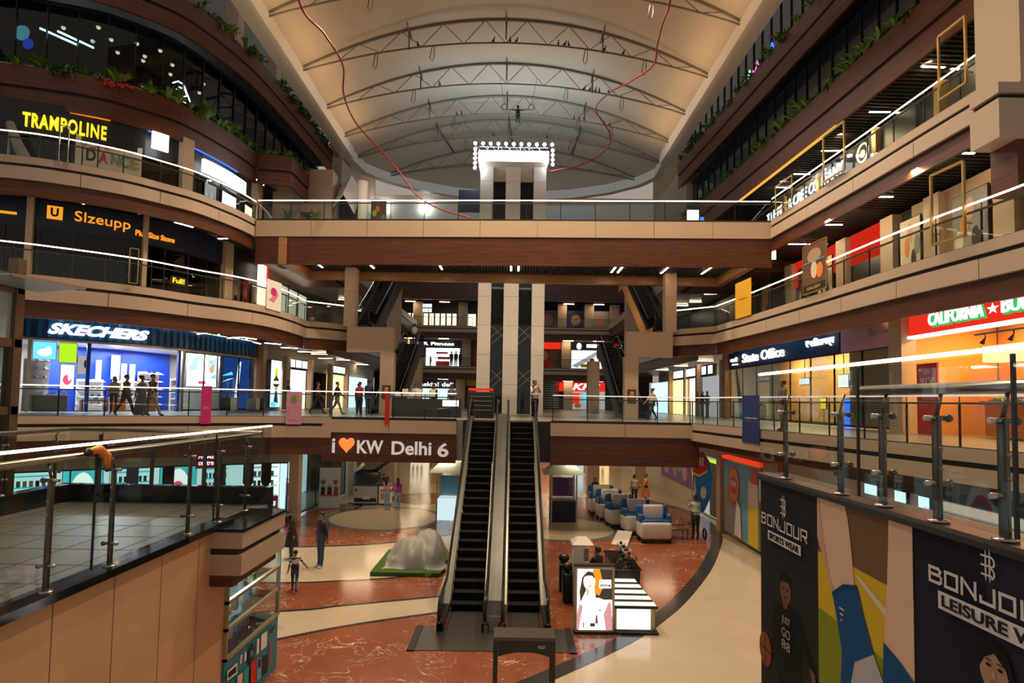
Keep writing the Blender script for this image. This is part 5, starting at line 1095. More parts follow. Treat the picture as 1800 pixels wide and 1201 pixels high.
person('person in maroon top walking in front of the black shop', (-10.1, 31.2, Z1), E_, 1.70, 'cl_maroon', 'cl_black', **W1)
person('person in dark jacket and tan trousers stepping right, before the warm lit shop', (-9.15, 31.4, Z1), E_, 1.74, 'cl_black', 'cl_khaki', **W2)
person('person in black seen from behind near the left portal', (-8.75, 34.2, Z1), N_, 1.68, 'cl_black', 'cl_black')
person('person in red and white top with folded arms by the left portal', (-8.0, 31.5, Z1), S_, 1.70, 'cl_red', 'cl_black', la=(.5, 1.5, .1), ra=(.5, 1.5, .1))
person('person in navy jacket and jeans seen from behind, left of the portal leg', (-7.4, 31.0, Z1), N_, 1.80, 'cl_navy', 'cl_jeans')
pm = person('person in white shirt and black trousers looking at a phone at the escalator top', (1.02, 26.2, Z1 + .024), S_ + .25, 1.74, 'cl_white', 'cl_black', la=(.75, 1.75, .05), ra=(.7, 1.6, .05), headp=-.25, sleeve='short')
ph = MB().rbox((0, 0, 0), (.075, .012, .15), 'black', .004).build('phone', org=(0, 0, 0)); ph.location = (.93, 25.78, Z1 + 1.49); ph.rotation_euler = (.3, 0, .2); tag(ph, 'black phone held up by the person at the escalator top', 'phone')
person('person with dark hair and beige top walking near the right portal', (7.2, 30.6, Z1), W_ + .5, 1.66, 'cl_beige', 'cl_black', hair='bun', **W1)
person('person in grey top and dark red trousers beside the navy railing banner', (9.35, 20.6, Z1), W_, 1.70, 'cl_grey', 'cl_maroon', la=(.3, .6, .1))
person('person in dark navy jacket and jeans standing with hands behind the back', (-6.4, 20.6, 0), math.pi * .75, 1.84, 'cl_navy', 'cl_jeans', 'cl_white', la=(-.35, .3, .05), ra=(-.35, .3, .05), headr=.6)
person('person in long black coat facing the one in navy, beside the glass canopy', (-7.75, 21.6, 0), E_ + .1, 1.68, 'cl_black', 'cl_jeans', hair='long', skirt=('cl_black', .62, .08))
person('child in striped top and blue jeans running with one arm out', (-6.35, 18.05, 0), .25, 1.2, 'cl_white', 'cl_jeans', sleeve='short', stripes='cl_navy', L=(.25, .2), Rr=(-.3, .5), la=(-.2, .3, .2), ra=(.3, .2, .55))
person('person in pink shirt and pale jeans hugging a friend in magenta', (-6.35, 31.2, 0), N_ - .35, 1.72, 'cl_pink', 'cl_lightjeans', hair='long', ra=(.5, .5, .35), la=(.1, .2, .1))
person('person in magenta top and pale jeans held by the one in pink', (-5.82, 31.3, 0), N_ + .3, 1.64, 'cl_magenta', 'cl_lightjeans', hair='long', la=(.4, .4, .3))
person('person in black dress with red hem beyond the small ring on the floor', (4.7, 33.2, 0), S_, 1.62, 'cl_black', 'skin', hair='long', skirt=('cl_black', .5, .12), L=(.1, 0), Rr=(-.1, 0))
person('person in grey shirt standing behind the toy train', (7.0, 33.9, 0), N_, 1.72, 'cl_beige', 'cl_navy', sleeve='short')
person('person in orange kurta facing the one in grey behind the toy train', (7.7, 34.2, 0), W_, 1.72, 'cl_orange', 'cl_black', skirt=('cl_orange', .6, .1), la=(.4, .9, .1))
person('person in pale green shirt with a child at the shoulder, before the blue flag', (7.95, 25.8, 0), N_ + .1, 1.86, 'cl_mint', 'cl_black', sleeve='short', la=(.7, 1.7, .2), ra=(.2, .4, .1))
person('seated vendor in black bent over the black counter', (2.75, 18.2, -.28), W_ - .9, 1.72, 'cl_black', 'cl_black', sleeve='short', L=(1.45, 1.5), Rr=(1.45, 1.5), la=(.6, .6, .1), ra=(.7, .7, .1), lean=.25, headp=-.4, sit=True)
for k, (x, y, z, hh, lab) in enumerate(((-7.0, 67.2 + 1.4, 9.6, 1.72, 'dark figure left of the stone pier on the far second-storey gallery'), (-6.5, 68.8, 9.6, 1.78, 'dark figure in the middle of the group on the far second-storey gallery'), (-6.0, 68.6, 9.6, 1.7, 'dark figure nearest the stone pier on the far second-storey gallery'), (-9.4, 68.6, 9.6, 1.2, 'child on the far second-storey gallery before the white panel'))):
    person(lab, (x, y, z), S_ + k * .4, hh, 'cl_black', 'cl_black')
person('person in white top at the head of the left lower escalator', (-7.5, 45.5, 9.8), N_, 1.72, 'cl_white', 'cl_black', sleeve='short')
for x, y, lab, t in ((-5.0, 31.2, 'person in white behind the dark stall left of the escalators', 'cl_white'), (-4.1, 31.4, 'person in black behind the dark stall left of the escalators', 'cl_black'), (-3.1, 31.0, 'person in grey nearest the escalators behind the dark stall', 'cl_grey')): person(lab, (x, y, Z1), S_, 1.66, t, 'cl_black')
person('person in black standing far back in the ground floor hall', (-5.6, 44, 0), S_, 1.76, 'cl_black', 'cl_black')
person('person leaning over the promo counter in black', (-6.9, 33.9, 0), S_ - .3, 1.72, 'cl_black', 'cl_black', lean=.6, la=(.9, .3, .1), ra=(.9, .3, .1))
# ================================================================ BANNERS, FRAMES AND PLANTS ON THE RAILINGS
def rail_banner(label, cv, sg, s0, s1, z0, z1, m, art=None, off=.06, fm=None, name='railing_banner', cat='banner'):
    a, b = cv.pt(s0, off, sg), cv.pt(s1, off, sg); d = b - a; f = Frame((a.x, a.y, z0), (d.x, d.y, 0)); W, H = d.length, z1 - z0; root = thing(name, label, cat, (a.x, a.y, z0))
    o = MB(); f.slab(o, 0, 0, W, H, -.03, 0, m); o.build('panel', root)
    if art: o = MB(); art(f, o, W, H); o.build('print', root)
    if fm:
        o = MB()
        for u0, v0, u1, v1 in ((-.04, -.04, W + .04, 0), (-.04, H, W + .04, H + .04), (-.04, 0, 0, H), (W, 0, W + .04, H)): f.slab(o, u0, v0, u1, v1, -.04, .02, fm)
        o.build('frame', root)
    for u in (.06, W - .06): o = MB(); f.slab(o, u - .015, H * .8, u + .015, H * .83, -.14, -.03, 'dark_metal'); o.build('clip', root)
    return root
mat('banner_blue', (.010, .035, .15), .5); mat('board_gold', (.75, .40, .02), .5)
L1, L2, L3, Q1, Q2, Q3, FR = CU['L1L'], CU['L2L'], CU['L3L'], CU['L1R'], CU['L2R'], CU['L3R'], CU['front1']
tw_ = lambda f, o, W, H: (f.rect(o, W * .2, H * .40, W * .8, H * .405, 'ink_white'), f.rect(o, W * .25, H * .43, W * .75, H * .46, 'ink_pink'))
rail_banner('narrow crimson banner hanging over the railing of the blue shoe shop', L1, 1, 5.16, 4.78, 4.62, 6.15, 'ink_magenta', tw_)
def leafy(f, o, W, H):
    f.rect(o, W * .12, H * .1, W * .88, H * .55, 'ink_pink'); f.rect(o, W * .2, H * .15, W * .8, H * .5, 'ink_mauve'); f.oval(o, (W * .5, H * .78), (W * .25, H * .14), 'ink_tan'); f.oval(o, (W * .5, H * .78), (W * .12, H * .1), 'ink_green')
rail_banner('dusty mauve banner with a small plant picture on the first-storey railing', L1, 1, 1.9, 1.25, 4.6, 6.0, 'ink_mauve', leafy)
rail_banner('thin bright red banner on the railing above the white slogan', FR, -1, 2.72, 2.92, 4.65, 6.0, 'ink_red')
rail_banner('navy blue banner with a line of pale script on the right railing', Q1, -1, 5.05, 6.2, 4.45, 6.1, 'banner_blue', lambda f, o, W, H: (f.text(o, '\u2022 Rajendra', W * .15, H * .5, W * .9, H * .54, 'ink_white'), f.rect(o, W * .2, H * .46, W * .85, H * .467, 'ink_red')))
rail_banner('plain golden yellow board on the second-storey right railing', Q2, -1, 2.5, 4.1, 9.85, 11.55, 'board_gold', lambda f, o, W, H: f.text(o, 'eleganza', W * .25, H * .48, W * .75, H * .53, 'ink_brown'))
def jewel(f, o, W, H):
    f.rect(o, 0, 0, W, H * .16, 'ink_black'); f.rect(o, 0, H * .16, W, H, 'ink_brown'); f.oval(o, (W * .5, H * .75), (W * .3, H * .15), 'ink_tan'); f.oval(o, (W * .5, H * .45), (W * .14, H * .18), 'ink_cream'); f.oval(o, (W * .75, H * .4), (W * .14, H * .16), 'ink_orange'); f.rect(o, W * .05, H * .62, W * .95, H * .64, 'ink_sky'); f.text(o, 'GALLERY', W * .2, H * .05, W * .8, H * .11, 'ink_yellow')
rail_banner('gold framed picture board with dark caption on the second-storey right railing', Q2, -1, 8.62, 10.15, 9.95, 11.7, 'ink_brown', jewel, fm='gold')
def shoes(f, o, W, H):
    f.poly(o, [(W * .15, H * .3), (W * .5, H * .25), (W * .8, H * .55), (W * .6, H * .75), (W * .45, H * .5)], 'ink_pink'); f.oval(o, (W * .45, H * .62), (W * .2, H * .14), 'ink_magenta')
rail_banner('pale square board with a pink shoe on the second-storey left railing', L2, 1, 4.78, 3.6, 9.75, 11.1, 'ink_white', shoes)
def wire(label, cv, sg, s0, s1, z0, z1, m='gold', r=.03):
    P = [(*cv.pt(s, .12, sg), z) for s, z in ((s0, z0), (s1, z0), (s1, z1), (s0, z1))]; o = MB()
    for a, b in zip(P, P[1:] + P[:1]): o.bar(a, b, r * 2, r * 2, m)
    c = cv.pt(s0, .12, sg); root = thing('empty_frame', label, 'frame', (c.x, c.y, z0)); o.build('frame', root)
    for s in (s0, s1): MB().bar((*cv.pt(s, .12, sg), z0 + .3), (*cv.pt(s, -.08, sg), z0 + .3), .03, .03, m).build('clip', root)
wire('empty gold frame fixed to the third-storey right railing, nearest one', Q3, -1, 10.95, 11.95, 15.05, 17.0)
wire('empty gold frame on the third-storey right railing over the white letters', Q3, -1, 4.7, 6.1, 14.85, 16.72)
wire('empty gold frame on the third-storey right railing next to the bridge', Q3, -1, .7, 2.2, 14.9, 16.1, r=.02)
wire('empty gold frame on the second-storey right railing at the far right', Q2, -1, 15.2, 16.2, 10.1, 11.98)
wire('slim gold frame on the second-storey left railing', L2, 1, 10.5, 10.22, 9.9, 11.2, r=.015)
wire('slim pale frame on the third-storey left railing under the lit letters', L3, 1, 8.98, 8.7, 14.5, 16.1, 'steel', .015)
# white slogan with heart on the wooden band below the first storey
sg_ = thing('wall_lettering', 'white slogan with a red heart, i love KW Delhi 6, on the wooden band', 'sign', (-7.7, 25.9, 3.35))
f = Frame((-7.75, 25.93, 3.3), (1, 0, 0)); o = MB(); mat('letter_white', (.85, .85, .85), .4, emit=.1, ecol=(1, 1, 1))
f.text(o, 'i', .05, .1, .17, .72, 'letter_white', .03, .03, bold=.02); f.text(o, 'KW', 1.13, .09, 2.25, .66, 'letter_white', .03, .03, bold=.02); f.text(o, 'Delhi', 2.62, .06, 4.33, .64, 'letter_white', .03, .03, bold=.02); f.text(o, '6', 4.6, .0, 5.07, .60, 'letter_white', .03, .03, bold=.02); o.build('letters', sg_)
def heart(c, w_, h):
    P = []
    for k in range(36):
        t = 2 * math.pi * k / 36; x = 16 * math.sin(t) ** 3; y = 13 * math.cos(t) - 5 * math.cos(2 * t) - 2 * math.cos(3 * t) - math.cos(4 * t); P.append((c[0] + x / 32 * w_, c[1] + (y + 2.5) / 29 * h))
    return P
o = MB(); hp = heart((.68, .42), .66, .66); o.raw([f.p(u, v, .1) for u, v in hp], [tuple(reversed(range(36)))], 'lit_heart'); o.raw([f.p(u, v, d) for d in (.02, .1) for u, v in hp], [(k, 36 + k, 36 + (k + 1) % 36, (k + 1) % 36) for k in range(36)], 'letter_white'); o.build('heart', sg_)
# ---------------------------------------------------------------- plants
def plant_proto(kind):
    """clump of trailing or upright leaves, about .6 m"""
    mb = MB(); rnd = random.Random(kind)
    for k in range(26 if kind != 2 else 34):
        a = rnd.uniform(0, 2 * math.pi); L_ = rnd.uniform(.25, .6); hgt = rnd.uniform(.12, .42); dr = rnd.uniform(.0, .5) if kind == 1 else rnd.uniform(-.15, .12); w_ = rnd.uniform(.035, .075); m = 'leaf' if rnd.random() < .65 else 'leaf_pale'
        P = [V(math.cos(a) * L_ * t, math.sin(a) * L_ * t, hgt * math.sin(math.pi * min(t, .6) / 1.2 + 0) * (1 if t < .6 else 1) - dr * max(0, t - .4) * 1.6) for t in (0, .35, .7, 1)]
        sd = V(-math.sin(a), math.cos(a), .25 * rnd.uniform(-1, 1)); ws = (.012, w_, w_ * .85, .004)
        vs = [p + sd * w for p, w in zip(P, ws)] + [p - sd * w for p, w in zip(P, ws)]
        mb.raw(vs, [(q, q + 1, 5 + q, 4 + q) for q in range(3)], m, True)
    return mb
prot = {}
def plants(cv, sg, z, ss, off, label, group, kinds=(0, 1, 2), sc0=.8, sc1=1.4):
    for i, s_ in enumerate(ss):
        kd = random.choice(kinds); p = cv.pt(s_, off + random.uniform(-.1, .12), sg)
        if kd not in prot:
            me = plant_proto(kd); r = me.build('leafy_plant', None, True); MB().tube([(0, 0, -.12), (.02, 0, .1), (0, .02, .26)], .014, 'ink_brown', 5).build('stem', r, True); prot[kd] = r; r.location = (p.x, p.y, z)
        else:
            r = prot[kd].copy(); COL.objects.link(r); r.location = (p.x, p.y, z)
            for ch in list(prot[kd].children): d = ch.copy(); COL.objects.link(d); d.parent = r
        r.rotation_euler = (0, 0, random.uniform(0, 6.28)); k = random.uniform(sc0, sc1); r.scale = (k, k, k); tag(r, label, 'plant', group)
C4, C4R = CU['L4L'], CU['L4R']
plants(C4, 1, 19.95, [x + random.uniform(-.2, .2) for x in (1.0, 1.6, 2.2, 2.7, 3.2, 3.7, 4.3, 4.8, 5.4, 6.0, 6.5, 7.4, 8.4, 9.3, 9.8, 10.3, 11.0, 11.6, 12.4)], -.12, 'leafy green plant trailing over the left planter band above the yellow lit sign', 'plants of the lower left planter band')
plants(C4, 1, 25.0, [x + random.uniform(-.2, .2) for x in (.3, .9, 1.5, 2.1, 2.8, 3.4, 4.0, 4.7, 5.3)], .22, 'leafy green plant trailing over the topmost left planter band', 'plants of the topmost left planter band')
P5 = Curve([(-14.7, 45), (-14.85, 34.5)]); plants(P5, 1, 25.05, [x * .62 for x in range(15)], .3, 'leafy green plant along the top left edge under the roof beam', 'plants along the top left edge')
plants(CU['step4'], 1, 19.95, [2.9, 3.3, 3.9, 4.4, .6, 1.4, 2.2], -.12, 'leafy green plant on the square planter box beside the stone block', 'plants of the square planter box', sc0=.6, sc1=1.0)
plants(C4R, -1, 20.3, [x + random.uniform(-.2, .2) for x in [1 + .85 * k for k in range(30)]], -.12, 'leafy green plant on the lower right planter band', 'plants of the lower right planter band')
plants(C4R, -1, 24.95, [x + random.uniform(-.25, .25) for x in [1 + 1.0 * k for k in range(22)]], -.02, 'leafy green plant on the upper right planter band', 'plants of the upper right planter band')
FB = Curve([(-13, BY), (13, BY)]); plants(FB, -1, 19.3, [1 + .7 * k for k in range(12)] + [17 + .75 * k for k in range(11)], -.3, 'dark green plant on the far planter band', 'plants of the far planter band', sc0=1.0, sc1=1.7)
fl_ = thing('hanging_flower', 'cluster of red flowers hanging over the left planter band', 'flowers', (*C4.pt(8.6, .15, 1), 19.9)); o = MB()
for k in range(26): p = C4.pt(8.6 + random.uniform(-.55, .55), .12 + random.uniform(-.1, .15), 1); o.ball((p.x, p.y, 20.0 + random.uniform(-.3, .35)), random.uniform(.05, .09), 'ink_red', 5)
o.build('blossom', fl_); MB().tube([(*C4.pt(8.6, .05, 1), 19.85), (*C4.pt(8.6, .12, 1), 20.2)], .02, 'leaf', 5).build('stem', fl_)
# small lamps on the planters and behind the glass
f0 = None
for s_, off, z in [(1.2, -3, 23.2), (2.4, -2, 23.1), (3.6, -3.2, 23.2), (4.6, -2.2, 23.1), (5.4, -3.5, 23.2), (6.2, -1.8, 23.2), (6.9, -3, 23.2), (7.6, -2, 23.2), (8.3, -3.6, 23.2), (9.0, -2.5, 23.2), (9.8, -1.6, 23.2), (10.6, -3, 23.2), (11.6, -2.2, 23.2)]:
    p = C4.pt(s_, off, 1)
    if f0 is None:
        f0 = thing('ceiling_spot', 'small warm ceiling spot behind the curved dark glass', 'light', (p.x, p.y, z), group='ceiling spots behind the curved glass'); MB().lathe([(.09, -.1), (.11, .35), (0, .4)], (0, 0, 0), 'black', 10).build('housing', f0, True); MB().ball((0, 0, -.06), .10, 'downlight', 6).build('bulb', f0, True)
    else: copy_thing(f0, (p.x, p.y, z))
for s_, lab in ((9.9, 'lower'), (10.6, 'upper')): p = C4.pt(s_, -1.2, 1); q = C4.pt(s_ + 1.6, -1.4, 1); o = MB().tube([(p.x, p.y, 21.9), (q.x, q.y, 22.5)], .05, 'lamp_cool', 6).tube([(p.x, p.y, 21.9), (p.x, p.y, 23.4)], .01, 'black', 5).build('hanging_tube_light', org=(p.x, p.y, 21.9)); tag(o, 'slanted white tube light behind the curved glass, %s one' % lab, 'light')
ls = thing('neon_logo', 'white neon outline like a slanted eye behind the curved glass', 'sign', (*C4.pt(5.2, -.9, 1), 20.9)); o = MB(); f = on_curve(C4, 1, 5.9, 4.7, 20.6, 21.5, -.8)
for P in ([(0, .3), (.25, 0), (.9, 0)], [(.0, .75), (.3, 1), (.6, 1), (1, .2)], [(.25, .5), (.4, .72), (.7, .72), (.8, .45), (.6, .28), (.35, .28), (.25, .5)]): o.tube([f(u, v, 0) for u, v in P], .03, 'spot_white', 5)
o.build('tube', ls); MB().tube([f(.5, 1, 0), f(.5, 2.8, 0)], .01, 'black', 5).build('hanger', ls)
bs = thing('neon_sign', 'blue glowing round sign behind the curved glass at the left edge', 'sign', (*C4.pt(12.6, -.9, 1), 21.5)); o = MB(); c = C4.pt(12.7, -.9, 1); o.ball((c.x, c.y, 21.9), .35, 'neon_cyan', 8, (1, .3, 1)).ball((c.x + .3, c.y, 21.4), .25, 'lit_blue', 8, (1, .3, 1)); o.build('glow_shape', bs); MB().tube([(c.x, c.y, 22.2), (c.x, c.y, 23.4)], .02, 'black', 5).build('hanger', bs)
for k, (y, z, c) in enumerate(((33.5, 24.2, 'neon_blue'), (34.6, 23.8, 'neon_pink'), (39, 23.9, 'neon_cyan'))):
    pass
for k, (s_, c, lab) in enumerate(((7.4, 'neon_blue', 'blue neon squiggle above the upper right planter'), (5.6, 'neon_pink', 'pink neon squiggle above the upper right planter'), (4.6, 'neon_cyan', 'pale cyan neon squiggle above the upper right planter'))):
    f = on_curve(C4R, -1, s_ + 6.5, s_ + 7.5, 25.2, 26.0, -.3); o = MB().tube([f(u, v, 0) for u, v in ((0, 0), (.3, .6), (.5, .2), (.8, 1), (1, .5))], .035, c, 5).tube([f(0, -.4, 0), f(0, 0, 0)], .02, 'black', 5).build('neon_squiggle', org=f(0, 0, 0)); tag(o, lab, 'sign')
for k, (x, c, lab) in enumerate(((-11.5, 'lit_cool', 'white lit lettering strip on the far planter, left end'), (-8.2, 'lit_pink', 'red glow in the middle of the far left planter'), (-5.2, 'lit_cool', 'white lit patch beside the lift tower on the far planter'), (8.0, 'neon_cyan', 'pale green neon line on the far right planter'), (9.6, 'neon_blue', 'first blue neon letter on the far right planter'), (11.0, 'neon_blue', 'second blue neon letter on the far right planter'), (12.4, 'neon_pink', 'pink neon letter at the right end of the far planter'))):
    o = MB(); [o.tube([(x + q * .4, BY + .9, 19.5), (x + q * .4 + .15, BY + .9, 20.2), (x + q * .4 + .3, BY + .9, 19.7)], .05, c, 5) for q in range(3)]; o = o.build('neon_letter', org=(x, BY + .9, 19.4)); tag(o, lab, 'sign')
# ---------------------------------------------------------------- far facade shops
def far(label, x0, x1, z0, z1, m, art=None, y=BY + 2.4, name='far_sign', cat='sign'):
    f = Frame((x0, y, z0), (1, 0, 0)); root = thing(name, label, cat, (x0, y, z0)); o = MB(); f.slab(o, 0, 0, x1 - x0, z1 - z0, -.1, 0, m); o.build('board', root)
    if art: o = MB(); art(f, o, x1 - x0, z1 - z0); o.build('print', root)
T_ = lambda s, m, **k: (lambda f, o, W, H: f.text(o, s, W * .12, H * .25, W * .88, H * .75, m, ext=.01, **k))
far('white lit chequered sign on the third far storey, left', -11.9, -9.6, 16.1, 17.2, 'shop_dark', lambda f, o, W, H: [f.rect(o, W * (.03 + .195 * k), H * v, W * (.2 + .195 * k), H * (v + .38), 'lit_white', .01) for k in range(5) for v in (.05, .55)])
far('bright shop window on the third far storey, left of the pier', -12.4, -6.7, 14.25, 16.0, 'lit_cream', lambda f, o, W, H: [f.rect(o, W * (.05 + .12 * k), 0, W * (.08 + .12 * k), H, 'ink_black', .01) for k in range(8)], name='far_shop_window', cat='shop window')
far('bright shop window on the third far storey, right of the pier', -5.2 - .1, -4.4, 14.25, 16.0, 'lit_cream', name='far_shop_window', cat='shop window')
far('dark fascia with blue white letters on the second far storey, left', -12, -6.2, 12.0, 12.8, 'ink_navy', T_('CR Fitness', 'lit_cool', bold=.03))
far('white lit shop board with red prints on the second far storey', -10.2, -6.2, 9.6, 11.9, 'lit_white', lambda f, o, W, H: (f.rect(o, W * .3, H * .7, W * .65, H * .8, 'ink_red'), f.rect(o, W * .35, H * .42, W * .7, H * .55, 'ink_red'), f.rect(o, W * .3, H * .08, W * .7, H * .32, 'ink_red')), name='far_shop_window', cat='shop window')
far('red board with pale arch on the second far storey beside the lift tower', -4.6, -2.0, 9.6, 12.8, 'ink_red', lambda f, o, W, H: f.oval(o, (W * .6, H * .5), (W * .25, H * .25), 'ink_white'))
far('dark blue fascia with white letters on the first far storey, left', -12, -6.2, 7.1, 8.1, 'ink_navy', T_('Baskin! deli', 'lit_white', bold=.02))
far('pale green lit shop window on the first far storey, left', -12, -6.2, 4.95, 7.1, 'lit_ice', name='far_shop_window', cat='shop window')
far('yellow and dark shop front on the first far storey beside the lift tower', -5.4, -2.4, 4.95, 8.2, 'ink_brown', lambda f, o, W, H: f.rect(o, 0, H * .78, W, H, 'ink_yellow'))
far('red fascia with white letters KFC on the first far storey', 5.2, 11.0, 7.05, 8.1, 'lit_red', lambda f, o, W, H: f.text(o, 'KFC', W * .34, H * .15, W * .9, H * .9, 'lit_white', bold=.03, shear=.25, ext=.01))
far('shop window with food pictures below the red fascia, first far storey', 7.0, 11.0, 4.95, 7.05, 'lit_grey', lambda f, o, W, H: (f.rect(o, W * .0, H * .3, W * .25, H * .9, 'lit_red'), f.rect(o, W * .35, H * .4, W * .75, H * .95, 'lit_teal'), f.oval(o, (W * .2, H * .2), (.4, .25), 'ink_yellow')), name='far_shop_window', cat='shop window')
far('grey shutter of horizontal slats on the first far storey, right of the lift tower', 3.0, 5.6, 4.95, 8.2, 'ink_grey', lambda f, o, W, H: [f.rect(o, 0, H * k / 12, W, H * (k + .4) / 12, 'ink_black', .01) for k in range(12)], name='shutter', cat='shutter')
far('white lit shop board with pale sashes on the second far storey, right', 7.0, 11.4, 9.6, 11.9, 'lit_white', lambda f, o, W, H: (f.poly(o, [(0, H * .2), (W * .7, H), (W * .9, H), (W * .15, H * .1)], 'lit_grey'), f.oval(o, (W * .55, H * .5), (.3, .25), 'ink_red'), f.oval(o, (W * .78, H * .55), (.3, .3), 'ink_red'), f.rect(o, W * .25, H * .12, W * .6, H * .3, 'ink_yellow')), name='far_shop_window', cat='shop window')
far('black fascia with white symbols on the second far storey, right', 7.0, 11.4, 12.0, 12.8, 'black', lambda f, o, W, H: (f.oval(o, (W * .2, H * .5), (.3, .4), 'lit_white'), f.rect(o, W * .4, H * .3, W * .75, H * .8, 'lit_white')))
far('navy fascia with white letters on the second far storey, far right', 12.2, 14.5, 12.0, 12.8, 'ink_navy', T_('LI CIS', 'lit_white', bold=.03))
far('red fascia on the second far storey, right of the lift tower', 2.8, 5.7, 12.0, 12.8, 'lit_red'); far('dark food poster below the red fascia on the second far storey', 2.8, 5.7, 9.6, 11.9, 'ink_brown', lambda f, o, W, H: (f.oval(o, (W * .5, H * .3), (.7, .5), 'ink_red'), f.oval(o, (W * .3, H * .7), (.5, .6), 'ink_orange')), name='poster', cat='poster')
for x0, x1, c, lab in ((3, 5.2, 'ink_brown', 'left of the first pier'), (6.5, 8.4, 'ink_navy', 'between first and second pier'), (9.6, 11.4, 'ink_grey', 'between second and third pier'), (12.5, 14, 'ink_red', 'right of the third pier')): far('dim poster on the third far storey, ' + lab, x0, x1, 14.3, 16.6, c, lambda f, o, W, H: f.oval(o, (W * .5, H * .5), (W * .3, H * .3), 'ink_skin2'), name='poster', cat='poster')
for x, e, c in ((-9, 150, (.8, .9, 1)), (-9, 150, (1, .9, .75)), (8.5, 150, (1, .85, .7))):
    pass
# ---------------------------------------------------------------- lift tower bulbs
f0 = None
for x, z in [(-2.75 + .52 * k, 23.15) for k in range(11)] + [(-2.75, 22.75 - .32 * k) for k in range(5)] + [(2.5, 22.75 - .32 * k) for k in range(4)]:
    if f0 is None:
        f0 = thing('flood_bulb', 'glowing white bulb in the ring around the lift tower head', 'light', (x, 39.6, z), group='bulbs around the lift tower head'); MB().ball((0, 0, 0), .11, 'spot_white', 8).build('bulb', f0, True); MB().tube([(0, .1, 0), (0, .35, 0), (-x * .12 if abs(x) > 2.6 else 0, .6, -.2)], .02, 'steel', 5).build('bracket', f0, True)
    else: copy_thing(f0, (x, 39.6, z))
bl = MB().box((-3.2, 41.2, 19.7), (1.5, .05, 1.6), 'ink_navy').box((-2.6, 41.3, 20.3), (.5, .1, .1), 'steel').build('hanging_banner', org=(-3.2, 41.2, 19.7)); tag(bl, 'blue banner hanging on the left side of the lift tower above the bridge', 'banner')
for x, lab in ((-12.6, 'left'), (-8.6, 'right')): o = MB().ball((x, 56.6, 24.25), .2, 'spot_white', 8).tube([(x, 56.6, 24.25), (x, 56.9, 24.3)], .04, 'black').build('flood_lamp', org=(x, 56.6, 24.25)); tag(o, 'bluish white lamp on the back wall under the roof end, %s one of two' % lab, 'light')
# hanging acrobat figure with two rings
ac = person('dark gymnast figure hanging with outstretched arms above the lift tower', (.1, 40.2, 24.7), S_, 1.7, 'cl_black', 'cl_black', skin='cl_black', L=(1.3, 1.6), Rr=(1.3, 1.6), la=(.0, .05, 1.65), ra=(.0, .05, 1.65))
ac['category'] = 'figure'; ac.name = 'hanging_figure'
for s in (-1, 1):
    c = V(.1 + s * .92, 40.2, 26.02); o = MB().tube([(c.x + .2 * math.cos(t), c.y, c.z + .2 * math.sin(t)) for t in [k * math.pi / 8 for k in range(16)]], .025, 'black', 6, closed=True).tube([(c.x, c.y, c.z + .2), (c.x + s * .35, c.y - .2, 27.9)], .012, 'black', 5).build('gymnast_ring', org=tuple(c)); tag(o, 'black ring on a rope held by the hanging gymnast, %s one' % ('left' if s < 0 else 'right'), 'ring')
# red festoon cables
mat('cable_red', (.28, .015, .02), .5)
def cable(label, P):
    o = MB().tube([(p.x, p.y, p.z) for p in spline3(P)], .045, 'cable_red', 6).build('red_cable', org=P[0]); tag(o, label, 'cable')
def spline3(P, n=10):
    P = [V(*p) for p in P]; E = [2 * P[0] - P[1]] + P + [2 * P[-1] - P[-2]]; Q = []
    for k in range(1, len(E) - 2):
        a, b, c, d = E[k - 1:k + 3]
        for i in range(n): t = i / n; Q.append(.5 * (2 * b + (c - a) * t + (2 * a - 5 * b + 4 * c - d) * t * t + (3 * b - a - 3 * c + d) * t ** 3))
    return Q + [P[-1]]
cable('long red cable hanging from the roof on the left, down to the bridge', [(-8.8, 20.2, 28), (-8.6, 21, 24), (-8.37, 22.0, 20.87), (-8.01, 24.0, 20.8), (-7.8, 26.0, 20.63), (-8.32, 28.0, 20.37), (-8.26, 30.0, 19.93), (-7.13, 31.0, 18.88), (-6.3, 31.5, 18.02), (-5.11, 31.0, 16.47), (-3.83, 30.5, 15.63), (-2.02, 30.5, 15.09), (-1.5, 31.2, 14.72)])
cable('winding red cable hanging from the roof on the right, to the lift tower head', [(6.2, 21, 28.3), (6.2, 22.6, 24.5), (6.3, 24.0, 22.52), (6.5, 26.0, 22.86), (6.73, 28.0, 23.03), (7.01, 30.0, 23.2), (6.29, 32.0, 23.48), (5.43, 34.0, 23.85), (4.88, 36.0, 23.92), (5.57, 37.5, 23.75), (6.21, 38.5, 23.29), (5.88, 39.5, 22.63), (4.39, 39.8, 21.87), (2.25, 40.1, 21.48)])
